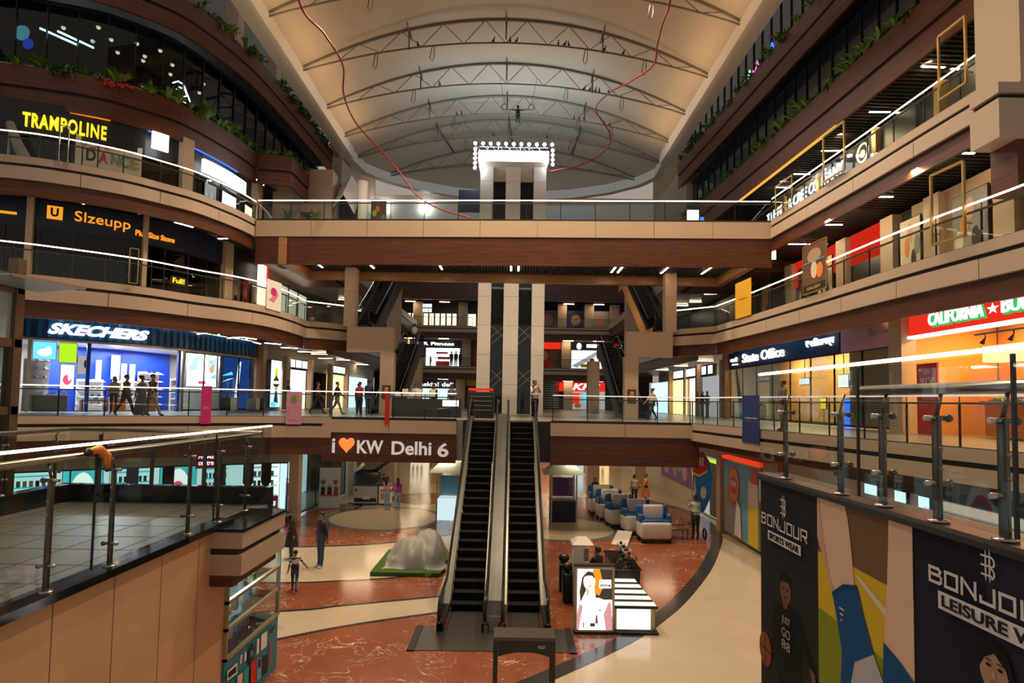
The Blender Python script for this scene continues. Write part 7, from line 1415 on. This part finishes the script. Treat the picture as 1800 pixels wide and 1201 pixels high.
# toy train
mat('train_white', (.62, .60, .56), .3); mat('train_blue', (.012, .085, .30), .3)
def car(label, loc, rz, front=False):
    r = thing('toy_train_car', label, 'toy train', loc, rz, group=None); MB().rbox((0, 0, .52), (1.3, .95, .72), 'train_white', .14, seg=4).build('body', r, True); MB().rbox((0, .3, 1.12), (1.34, .26, .72), 'train_blue', .1, seg=3).build('blue_back', r, True)
    MB().rbox((0, .12, 1.2), (.86, .22, .62), 'train_white', .1, seg=4).build('seat_back', r, True)
    for s in (-1, 1): MB().rbox((s * .57, -.02, .98), (.17, .66, .36), 'train_blue', .06).build('side_fin', r, True)
    MB().rbox((0, -.1, .9), (1.2, .6, .1), 'train_blue', .04).build('rim', r, True); MB().box((0, 0, .16), (1.1, .8, .08), 'black').build('chassis', r, True)
    for s in (-1, 1):
        for t in (-1, 1): MB().tube([(s * .52, t * .3, .13), (s * .62, t * .3, .13)], .13, 'black', 12).build('wheel', r, True)
    return r
c0 = car('white and blue toy train car at the near end of the row', (6.05, 25.3, 0), .05)
for x, y, rz, lab in ((5.65, 26.75, .12, 'second toy train car from the near end'), (5.2, 28.2, .2, 'third toy train car from the near end'), (4.95, 29.7, .1, 'fourth toy train car from the near end'), (4.75, 31.2, .05, 'toy train car at the far end of the row')): copy_thing(c0, (x, y, 0), rz, 'white and blue ' + lab if 'far' not in lab else 'white and blue ' + lab)
o = MB().raw([(4.15, 24.6, .01), (4.75, 24.3, .01), (5.3, 26.0, .22), (4.7, 26.2, .22), (4.15, 24.6, .03), (4.75, 24.3, .03), (5.3, 26.0, .25), (4.7, 26.2, .25)], [(3, 2, 1, 0), (4, 5, 6, 7), (0, 1, 5, 4), (1, 2, 6, 5), (2, 3, 7, 6), (3, 0, 4, 7)], 'cl_white').box((5.0, 26.1, .1), (.55, .1, .2), 'cl_white', .25).build('ramp', org=(4.7, 25.2, 0)); tag(o, 'pale grey sloping ramp board leading to the toy train', 'ramp')
# stroller cart and pram wheel
ct = thing('wire_cart', 'low wire cart with thin legs between the toy train and the person in green', 'cart', (7.1, 25.9, 0)); o = MB()
for P in ([(6.6, 25.6, .45), (7.6, 25.6, .5)], [(6.6, 26.3, .45), (7.6, 26.3, .5)], [(6.6, 25.6, .45), (6.6, 26.3, .45)], [(7.6, 25.6, .5), (7.6, 26.3, .5)], [(6.6, 25.6, .45), (6.4, 25.6, 1.0)], [(6.6, 26.3, .45), (6.4, 26.3, 1.0)], [(6.4, 25.6, 1.0), (6.4, 26.3, 1.0)], [(7.0, 25.6, .46), (7.3, 26.0, 1.0)], [(7.3, 26.0, 1.0), (7.6, 26.3, .5)]): o.tube(P, .018, 'steel', 6)
o.build('frame', ct); MB().box((7.1, 25.95, .44), (1.0, .7, .04), 'ink_brown').build('tray', ct)
for x in (6.65, 7.55):
    for y in (25.62, 26.28): MB().tube([(x, y, 0), (x, y, .45)], .022, 'black', 6).build('leg', ct)
o = MB().tube([(8.32, 25.75 + .2 * math.cos(t), .26 + .22 * math.sin(t)) for t in [k * math.pi / 8 for k in range(16)]], .04, 'black', 8, closed=True).tube([(8.32, 25.75, .26), (8.2, 25.75, .26)], .03, 'steel').build('wheel_bag', org=(8.3, 25.75, 0)); tag(o, 'black ring shaped bag on the floor behind the person in green', 'bag')
# right wall of the ground floor
def gpic(label, x, y0, y1, z0, z1, base, art=None, right=True, name='mural', fm='gold', d=.12):
    f = Frame((x, max(y0, y1) if right else min(y0, y1), z0), (0, -1 if right else 1, 0), (-1 if right else 1, 0, 0)); W, H = abs(y1 - y0), z1 - z0; root = thing(name, label, name.replace('_', ' '), tuple(f.o)); o = MB(); f.slab(o, 0, 0, W, H, -d, 0, fm); o.build('frame', root); o = MB(); f.rect(o, .06, .06, W - .06, H - .06, base)
    if art: art(f, o, W, H)
    o.build('picture', root); return root
def mural(f, o, W, H):
    f.poly(o, [(.06, .06), (W * .72, .06), (W * .8, H * .55), (W * .75, H * .94), (.06, H * .94)], 'ink_sky'); f.poly(o, [(.06, .06), (W * .6, .06), (W * .5, H * .5), (.06, H * .65)], 'ink_grey'); f.rect(o, W * .72, .06, W * .97, H * .5, 'ink_yellow'); f.rect(o, W * .72, H * .5, W * .97, H * .8, 'ink_cream'); f.rect(o, W * .8, H * .78, W * .97, H * .97, 'ink_red')
    f.oval(o, (W * .32, H * .68), (W * .17, H * .25), 'ink_red'); f.oval(o, (W * .32, H * .68), (W * .15, H * .22), 'ink_orange'); f.oval(o, (W * .32, H * .68), (W * .12, H * .12), 'ink_red'); f.text(o, 'FUN', W * .24, H * .66, W * .4, H * .74, 'ink_white', bold=.03); f.poly(o, [(W * .35, .1), (W * .55, .1), (W * .52, H * .42), (W * .42, H * .5)], 'ink_white')
gpic('tall colourful glass front mural with an orange oval sign, right wall of the ground floor', 9.62, 23.2, 27.1, .15, 3.35, 'ink_sky', mural, d=.2)
emis('lit_red_dim', (1, .06, .02), .35); o = MB().box((9.75, 25.2, 3.43), (.3, 4.2, .14), 'lit_red_dim').build('red_light_strip', org=(9.75, 25.2, 3.4)); tag(o, 'glowing red strip above the colourful mural', 'light')
column(9.75, 27.5, 0, 3.4, .5, .5, 'stone column left of the colourful mural', 'beige_warm'); column(9.9, 22.9, 0, 3.6, .4, .4, 'stone column right of the colourful mural', 'beige_warm')
o = MB().box((10.5, 32, 1.9), (.2, 50, 3.8), 'plaster').build('wall_right'); tag(o, 'ground floor wall behind the sportswear banner', 'wall', kind='structure')
fl2 = thing('feather_flag', 'tall blue feather flag with a red shield top', 'flag', (9.3, 29.2, 0)); f = Frame((8.85, 29.2, .5), (1, -.15, 0)); o = MB(); P = [(0, 2.9), (.5, 2.95), (.8, 2.5), (.95, 1.8), (.85, .8), (.55, .1), (.2, 0), (.15, 1.2)]; o.raw([f.p(u, v, d) for d in (-.015, .015) for u, v in P], [tuple(range(7, -1, -1)), tuple(range(8, 16))] + [(k, (k + 1) % 8, 8 + (k + 1) % 8, 8 + k) for k in range(8)], 'flag_blue'); mat('flag_blue', (.01, .16, .50), .5); o.build('cloth', fl2)
o = MB(); f.k = 6; f.poly(o, [(.0, 2.0), (.3, 1.85), (.68, 2.1), (.66, 2.75), (.3, 2.93), (0, 2.9)], 'ink_red'); f.poly(o, [(.0, 1.9), (.3, 1.75), (.69, 2.0), (.68, 2.1), (.3, 1.85), (0, 2.0)], 'ink_yellow'); f.text(o, 'HI', .12, 2.3, .5, 2.7, 'ink_white', bold=.02); f.oval(o, (.5, 1.0), (.14, .3), 'ink_cream'); o.build('print', fl2); MB().tube([f.p(0, -.5), f.p(0, 3.0)], .02, 'steel').build('pole', fl2); MB().lathe([(0, 0), (.25, 0), (.25, .03), (0, .05)], (8.85, 29.2, 0), 'black', 12).build('base', fl2)
gpic('dark mural with pale figures on the right wall, under the first-storey slab', 10.28, 34, 41, .9, 3.1, 'ink_purple', lambda f, o, W, H: [f.oval(o, (W * (.2 + .15 * k), H * (.4 + .2 * (k % 2))), (W * .08, H * .25), ['ink_mauve', 'ink_skin2', 'ink_grey', 'ink_sky'][k % 4]) for k in range(5)]); gpic('green lit window beside the blue feather flag', 10.28, 27.9, 33, .02, 3.1, 'lit_grey', lambda f, o, W, H: (f.rect(o, W * .05, H * .7, W * .9, H * .95, 'lit_lime'), f.rect(o, W * .4, 0.1, W * .6, H * .9, 'shop_dark')), name='shop_window')
for x, y, lab in ((8.9, 41.5, 'stone column before the dark mural'), (5.2, 38.0, 'stone column behind the toy train'), (-5.1, 42, 'lit stone column in the left hall, furthest'), (-7.6, 38, 'lit stone column behind the promo counter'), (-9.8, 36.6, 'lit stone column right of the grey standee')): column(x, y, 0, 3.15, .75, .75, lab, 'beige_warm')
# left hall: standee, counters, glass shop, teal shop
sd = thing('roll_up_standee', 'grey standee with pictures of dark trolley bags by the left glass shop', 'standee', (-9.35, 31.4, 0)); f = Frame((-9.9, 31.3, .03), (1, .12, 0)); o = MB(); f.slab(o, 0, 0, 1.05, 2.1, -.03, 0, 'ink_white'); o.build('panel', sd); o = MB(); f.k = 1; f.rect(o, 0, 0, 1.05, 2.1, 'standee_grey'); mat('standee_grey', (.42, .43, .44), .5)
for k, c in enumerate(('ink_black', 'ink_black', 'ink_brown')): f.rect(o, .08 + .33 * k, .7, .30 + .33 * k, 1.1, c); f.rect(o, .12 + .33 * k, 1.1, .26 + .33 * k, 1.22, 'ink_grey')
for u in (.18, .82): f.oval(o, (u, 1.38), (.11, .14), 'ink_brown'); f.oval(o, (u, 1.5), (.04, .06), 'ink_skin')
f.rect(o, .05, .64, 1.0, .70, 'ink_red'); o.build('picture', sd); MB().box((-9.37, 31.35, .03), (1.1, .25, .06), 'steel').build('foot', sd)
for x0, w_, lab, c in ((-8.5, 1.3, 'grey promo counter with dark pictures in the left hall', 'standee_grey'), (-7.1, .62, 'small white promo counter with brown product picture', 'ink_white')):
    k_ = thing('promo_counter', lab, 'counter', (x0 + w_ / 2, 33.0, 0)); f = Frame((x0, 32.75, 0), (1, 0, 0)); o = MB(); f.slab(o, 0, .08, w_, 1.02, -.5, 0, c); f.slab(o, .02, 0, w_ - .02, .08, -.46, -.04, 'black'); o.build('body', k_); o = MB(); f.k = 1; f.slab(o, -.03, 1.02, w_ + .03, 1.06, -.54, .03, 'black'); o.build('top', k_); o = MB()
    if w_ > 1: f.rect(o, .05, .16, w_ - .05, .36, 'ink_black'); f.rect(o, .5, .3, .9, .45, 'ink_cream'); f.oval(o, (.15, .8), (.05, .08), 'ink_black')
    else: f.rect(o, .08, .3, .26, .65, 'ink_tan'); f.rect(o, .34, .3, .54, .62, 'ink_yellow'); f.rect(o, .05, .7, .3, .85, 'ink_pink')
    o.build('picture', k_)
pm_ = thing('ride_machine', 'black ride machine with a raised arm behind the grey promo counter', 'ride', (-8.3, 35.2, 0)); MB().rbox((-8.3, 35.2, .8), (1.6, .9, 1.6), 'black', .3, seg=3).build('body', pm_); MB().tube([(-8.0, 35.2, 1.5), (-7.3, 35.1, 2.0), (-6.7, 35.0, 2.3)], [.12, .09, .06], 'black', 8).ball((-6.6, 35, 2.4), .2, 'black', 8).build('arm', pm_); MB().tube([(-9.0, 35.0, 1.5), (-8.5, 34.9, 2.0)], .1, 'cl_white', 8).build('bar', pm_)
GL = Curve([(-9.9, 36), (-10.3, 29.0)]); glazing('glass front of the lit shop in the left hall', GL, 1, 0, 6.8, .1, 3.15, 'glass_grey', 2.2, name='window_5')
o = MB().box((-12.6, 32, 1.7), (.2, 10, 3.3), 'lit_ice').build('wall_left'); tag(o, 'pale lit inner wall of the left hall glass shop', 'wall', kind='structure')
for k, (y, c) in enumerate(((30.2, 'ink_pink'), (30.9, 'ink_navy'), (31.8, 'ink_grey'))):
    mn = thing('mannequin', 'shop mannequin in a %s top behind the left hall glass' % c[4:], 'mannequin', (-11.2, y, 0)); MB().lathe([(.13, .85), (.15, 1.0), (.11, 1.12), (.17, 1.35), (.1, 1.45), (.05, 1.5)], (-11.2, y, 0), c, 12).build('torso', mn); MB().ball((-11.2, y, 1.62), .1, 'ink_white', 8, (.85, .9, 1.2)).build('head', mn); MB().tube([(-11.2, y, 0), (-11.2, y, .9)], .09, 'cl_navy', 8).lathe([(0, 0), (.22, 0), (.22, .03), (0, .04)], (-11.2, y, 0), 'steel', 12).build('leg', mn)
mat('bulkhead', (.34, .34, .33), .4)
TL = Curve([(-10.25, 28.0), (-12.2, 27.0), (-15, 25.4), (-20, 22.0), (-24, 19)]); column(-10.05, 28.2, 0, 3.3, .45, .5, 'stone column between the teal shop and the glass shop', 'beige_warm')
o = strip(MB(), TL, 1, 0, TL.L, 2.75, 3.35, .05, .2, 'bulkhead').build('wall_panel'); tag(o, 'grey bulkhead above the teal shop windows', 'wall', kind='structure')
o = strip(MB(), TL, 1, 0, TL.L, 0, .25, .05, .2, 'black').build('baseboard_left'); tag(o, 'black plinth below the teal shop windows', 'baseboard', kind='structure')
o = strip(MB(), TL, 1, 0, TL.L, 0, 3.3, -1.4, .1, 'lit_ice').build('wall_left'); tag(o, 'pale lit back wall of the teal shop windows', 'wall', kind='structure')
glazing('long glass front of the teal lit shop on the ground floor', TL, 1, .1, TL.L, .25, 2.75, 'glass', 2.6, name='window_6')
def tshow(label, s0, s1, z0, z1, m, off=-1.25, art=None): return picture(label, TL, 1, s1, s0, z0, z1, art or (lambda f, o, W, H: None), off, .05, 'shop_white', 'window_board', 'display board', base=m)
arch_ = lambda f, o, W, H: (f.oval(o, (W * .5, H * .1), (W * .42, H * .85), 'lit_white', None, 16, 0, math.pi), f.oval(o, (W * .5, H * .1), (W * .3, H * .6), 'lit_pink', None, 16, 0, math.pi), f.oval(o, (W * .5, H * .1), (W * .18, H * .38), 'lit_sky', None, 16, 0, math.pi))
shelf_ = lambda f, o, W, H: [f.rect(o, W * .06, H * (.1 + .2 * k), W * .94, H * (.13 + .2 * k), 'lit_teal') for k in range(5)] + [f.rect(o, W * (.1 + .11 * j), H * (.13 + .2 * k), W * (.17 + .11 * j), H * (.24 + .2 * k), random.choice(['ink_sky', 'ink_pink', 'ink_navy', 'ink_teal', 'ink_white'])) for k in range(4) for j in range(7)]
tshow('white lit window board with product shelves, right end of the teal shop', .3, 2.0, .4, 2.6, 'lit_white', art=shelf_); tshow('pale window board with shelf of small goods, second from the right in the teal shop', 2.2, 3.6, .4, 2.6, 'lit_ice', art=shelf_); tshow('teal window board with rainbow arch, third from the right in the teal shop', 3.8, 5.2, .4, 2.6, 'lit_teal', art=arch_); tshow('pale teal shelf board in the middle of the teal shop', 5.4, 7.0, .4, 2.6, 'lit_ice', art=shelf_); tshow('teal window board with second rainbow arch', 7.2, 8.6, .4, 2.6, 'lit_teal', art=arch_); tshow('pale shelf board left of the second rainbow arch', 8.8, 10.6, .4, 2.6, 'lit_ice', art=shelf_); tshow('plain teal board in the left part of the teal shop', 10.8, 12.4, .4, 2.6, 'lit_teal'); tshow('beige fashion poster of a lady sitting, at the left end of the teal shop', 12.8, 15.2, .3, 3.2, 'lit_cream', art=lambda f, o, W, H: (f.oval(o, (W * .5, H * .75), (W * .09, H * .09), 'lit_skin'), f.poly(o, [(W * .4, H * .72), (W * .42, H * .88), (W * .58, H * .86), (W * .62, H * .66), (W * .56, H * .8)], 'ink_black'), f.poly(o, [(W * .42, H * .66), (W * .6, H * .66), (W * .7, H * .3), (W * .4, H * .3)], 'ink_tan'), f.rect(o, W * .3, H * .1, W * .7, H * .12, 'ink_tan')))
for k, (s_, m) in enumerate(((1.0, 'cl_black'), (1.75, 'cl_navy'), (2.9, 'cl_khaki'), (6.2, 'cl_navy'), (4.9, 'cl_black'))):
    f = on_curve(TL, 1, s_ + .22, s_ - .22, 1.55, 2.7, -.25); o = MB(); P = [(0, 1), (1, 1), (1, .25), (.5, 0), (0, .25)]; o.raw([f(u, v, d) for d in (0, .02) for u, v in P], [(4, 3, 2, 1, 0), (5, 6, 7, 8, 9)] + [(q, (q + 1) % 5, 5 + (q + 1) % 5, 5 + q) for q in range(5)], m); o = o.build('pennant', org=f(.5, 1, 0)); tag(o, 'pointed dark pennant hanging in the teal shop window, number %s from the right' % ('one', 'two', 'three', 'five', 'four')[k], 'pennant')
sb = sign_board('small red sign with white words on the teal shop bulkhead', TL, 1, 3.9, 3.1, 2.6, 3.3, 'ink_magenta', .2, .08); letters(MB(), 'HOME', on_curve(TL, 1, 3.8, 3.2, 3.02, 3.2, .21), 'lit_white', bold=.02, ext=.01).build('letters', sb); letters(MB(), 'centre', on_curve(TL, 1, 3.8, 3.2, 2.74, 2.92, .21), 'lit_white', bold=.02, ext=.01).build('letters', sb)
sb = sign_board('red board with white letters in the right end of the teal shop window', TL, 1, 1.1, .45, .5, 1.2, 'ink_magenta', -.2, .05); letters(MB(), 'SALE', on_curve(TL, 1, 1.0, .55, .75, .95, -.19), 'lit_white', bold=.02, ext=.01).build('letters', sb)
sb = sign_board('blue glowing sign with white letters and a ring at the far left', TL, 1, 17.2, 15.6, 2.2, 3.0, 'lit_blue', .2, .1); letters(MB(), 'JAR', on_curve(TL, 1, 17.1, 16.4, 2.35, 2.85, .22), 'lit_white', shear=.3, ext=.01).build('letters', sb)
# hall back wall
o = MB().box((0, 57, 1.6), (40, .3, 3.2), 'plaster').build('wall_back'); tag(o, 'back wall of the ground floor hall', 'wall', kind='structure')
for x0, x1, c, lab in ((-9.5, -7.6, 'lit_cream', 'cream lit window at the left end of the hall back wall'), (-7.0, -5.6, 'lit_white', 'white lit window with colourful clothes on the hall back wall'), (-4.6, -3.2, 'lit_grey', 'grey lit window on the hall back wall'), (-2.6, -1.0, 'lit_cream', 'cream window behind the escalators'), (3.0, 4.4, 'lit_red', 'red game booth front on the hall back wall'), (4.8, 7.0, 'lit_ice', 'pale game booth front on the hall back wall'), (7.6, 9.4, 'lit_warm', 'warm lit booth front at the right end of the hall back wall')):
    f = Frame((x0, 56.8, .1), (1, 0, 0)); r = thing('lit_window', lab, 'shop window', tuple(f.o)); o = MB(); f.slab(o, 0, 0, x1 - x0, 2.8, -.1, 0, 'black'); o.build('frame', r); o = MB(); f.rect(o, .08, .08, x1 - x0 - .08, 2.72, c); [f.rect(o, .2 + .4 * k, .4, .45 + .4 * k, 1.6, q) for k, q in enumerate(('ink_pink', 'ink_yellow', 'ink_sky')) if .5 + .4 * k < x1 - x0]; o.build('picture', r)
# stall on the first-storey floor left of the escalators
sl = thing('market_stall', 'dark stall with white goods and small boxes at the railing, left of the escalators', 'stall', (-4.3, 29.8, 4.9)); MB().box((-4.2, 29.9, 5.35), (3.4, .8, .9), 'shop_dark').build('counter', sl); o = MB(); [o.rbox((-5.6 + k * .34, 29.55, 5.95 + (k % 2) * .12), (.26, .2, .2 + .2 * (k % 2)), ['ink_white', 'ink_cream', 'ink_white'][k % 3], .01) for k in range(6)]; o.build('goods', sl); MB().box((-3.0, 29.5, 5.6), (.8, .03, .3), 'lit_white').build('lit_sign', sl)
for x, m, lab in ((-5.9, 'ink_sky', 'blue cloth bundle on the stall by the red banner'), ): o = MB().ball((x + .1, 29.9, 5.95), .22, m, 8, (1.2, .9, .7)).tube([(x + .1, 29.9, 6.0), (x + .2, 29.9, 6.15)], [.08, .03], m, 6).build('cloth_bundle', org=(x, 29.9, 5.8)); tag(o, lab, 'bundle')
mm = thing('game_machine', 'black arcade machine with red lit top behind the escalator head', 'arcade machine', (-1.5, 29.5, 4.9)); MB().rbox((-1.5, 29.5, 5.55), (1.3, .8, 1.3), 'black', .05).build('body', mm); MB().box((-1.5, 29.2, 6.3), (1.2, .2, .12), 'lit_red').build('lit_top', mm); o = MB(); [o.box((-1.5, 29.08, 5.3 + k * .22), (1.1, .02, .03), 'steel') for k in range(4)]; o.build('trim', mm)
# posters on the portals' legs
for x, lab in ((-6.78, 'left'), (6.48, 'right')): f = Frame((x - .22, 32.28, 5.75), (1, 0, 0)); r = thing('framed_notice', 'small dark framed picture on the leg of the %s portal' % lab, 'picture', tuple(f.o)); o = MB(); f.slab(o, 0, 0, .46, .75, -.03, 0, 'black'); o.build('frame', r); o = MB(); f.rect(o, .04, .04, .42, .71, 'ink_brown'); f.rect(o, .1, .3, .36, .5, 'ink_orange'); f.oval(o, (.24, .58), (.08, .06), 'ink_cream'); o.build('picture', r)
# mannequins in the grey window, right first storey
for k, (y, c) in enumerate(((41.4, 'ink_red'), (40.4, 'cl_black'), (39.4, 'cl_khaki'))):
    mn = thing('mannequin', 'mannequin in %s before the grey window on the right first storey' % ('a red top', 'black', 'khaki')[k], 'mannequin', (12.9, y, 4.9)); MB().lathe([(.14, .85), (.17, 1.0), (.13, 1.12), (.2, 1.38), (.1, 1.48), (.05, 1.54)], (12.9, y, 4.9), c, 12).build('torso', mn); MB().ball((12.9, y, 6.55), .1, 'ink_grey', 8, (.85, .9, 1.2)).build('head', mn); MB().tube([(12.9, y, 4.92), (12.9, y, 5.8)], .11, 'cl_grey', 8).lathe([(0, 0), (.22, 0), (.22, .03), (0, .04)], (12.9, y, 4.9), 'steel', 12).build('leg', mn)
# cafe under the right walkway
cf = sign_board('small red cafe sign with white words seen through the near right glass', Curve([(10.28, 20), (10.28, 6)]), -1, 6.9, 7.6, 3.75, 4.3, 'lit_red', .0, .1); f = Frame((10.26, 13.1, 3.75), (0, -1, 0)); o = MB(); f.text(o, 'UBBE', .1, .3, .62, .46, 'lit_white', .03, bold=.03); f.text(o, 'CAFE', .1, .08, .62, .24, 'lit_white', .03, bold=.03); o.build('letters', cf)
o = MB().box((10.3, 14.5, 3.85), (.2, 9, .5), 'shop_dark').build('wall_panel'); tag(o, 'dark bulkhead of the cafe under the right walkway', 'wall', kind='structure')
for y, w_, lab in ((17.2, .55, 'left one of three pale blue lit screens under the right walkway'), (15.9, .42, 'middle one of three pale blue lit screens under the right walkway'), (15.0, .36, 'right one of three pale blue lit screens under the right walkway')):
    r = thing('menu_screen', lab, 'screen', (10.3, y, 3.1)); MB().box((10.34, y, 3.3), (.06, w_ + .06, .56), 'black').build('frame', r); MB().box((10.3, y, 3.3), (.03, w_, .5), 'lit_ice').build('screen', r)
r = thing('cafe_counter', 'cafe counter with orange panels and a lit glass case under the right walkway', 'counter', (10.0, 13, 0)); MB().box((10.0, 13, 1.25), (.5, 4, 2.5), 'cl_orange').build('body', r); MB().box((10.05, 13, 2.56), (.6, 4.1, .08), 'steel').build('worktop', r); emis('cafe_glow', (1, .82, .6), .22); MB().box((10.3, 13, 3.1), (.05, 3, .9), 'cafe_glow').build('lit_back', r); MB().box((9.95, 13, 3.0), (.02, 3, .8), 'glass').build('glass_case', r); o = MB()
for z in (2.75, 3.05, 3.35): o.box((10.15, 13, z), (.2, 2.9, .02), 'steel')
o.build('shelf', r)
for k in range(12): o = MB().rbox((10.14, 11.8 + k * .21, 2.84 + .3 * (k % 2)), (.14, .14, .16), ['ink_orange', 'ink_red', 'ink_cream', 'ink_yellow'][k % 4], .03).rbox((10.14, 11.8 + k * .21, 2.93 + .3 * (k % 2)), (.1, .1, .03), 'ink_white', .01).build('cake_box', org=(10.14, 11.8 + k * .21, 2.76)); tag(o, 'small coloured cake box in the lit cafe case', 'box', 'cake boxes in the cafe case')
for x, m, lab in ((-12.2, 'leaf', 'bushy potted plant behind the left part of the bridge railing'), (-10.7, 'leaf_pale', 'pale potted plant behind the bridge railing')):
    r = thing('potted_plant', lab, 'plant', (x, 31.6, 14.7)); MB().lathe([(0, 0), (.2, 0), (.26, .45), (.22, .45), (.2, .4), (0, .4)], (x, 31.6, 14.7), 'concrete', 14).build('pot', r); o = plant_proto(0); o.v = [(a * 1.2 + x, b * 1.2 + 31.6, c * 1.6 + 15.15) for a, b, c in o.v]; o.mats = [m if q == 'leaf' else q for q in o.mats]; o.build('leaves', r)
o = MB().tube([(-9.6, 37, 14.7), (-9.6, 37, 19.4)], .32, 'white_panel', 16).build('column', org=(-9.6, 37, 14.7)); tag(o, 'round white column behind the bridge railing on the left', 'column', kind='structure')
r = thing('wall_picture', 'orange and green leafy mural behind the round white column', 'mural', (-9.3, 38.5, 15)); MB().box((-8.9, 38.5, 17), (1.0, .1, 3.6), 'ink_brown').build('panel', r); o = MB(); f = Frame((-9.35, 38.43, 15.3), (1, 0, 0)); [f.oval(o, (.2 + .2 * (k % 4), .3 + .28 * k), (.14, .22), ('ink_orange', 'ink_green', 'ink_lime')[k % 3]) for k in range(10)]; o.build('picture', r); MB().box((-8.9, 38.5, 14.95), (1.0, .3, .5), 'concrete').build('base', r)
r = thing('white_canopy', 'white folded canopy above the doorway beside the stone block', 'canopy', (-10.9, 37.8, 18.5)); o = MB(); P = [(-11.6, 37.5, 18.0), (-10.9, 37.3, 18.8), (-10.2, 37.5, 17.6), (-11.6, 39, 19.8), (-10.9, 39, 20.6), (-10.2, 39, 19.6)]; o.raw(P + [(a, b, c - .15) for a, b, c in P], [(0, 1, 4, 3), (1, 2, 5, 4), (9, 10, 7, 6), (10, 11, 8, 7), (0, 6, 7, 1), (1, 7, 8, 2)], 'white_panel'); o.build('folded_sheet', r); MB().box((-10.9, 39.1, 17.3), (1.5, .2, 5.2), 'shop_dark').build('dark_doorway', r)
sb = thing('shop_sign', 'white lit upright sign with blue edge behind the right end of the bridge', 'sign', (11.2, 37, 14.7)); MB().box((11.2, 37, 17.2), (.7, .15, 1.5), 'lit_white').build('face', sb); MB().box((11.75, 37, 16.4), (.25, .15, 2.2), 'lit_blue').build('blue_edge', sb); MB().box((11.4, 37.05, 15.6), (.12, .12, 1.9), 'black').build('post', sb)
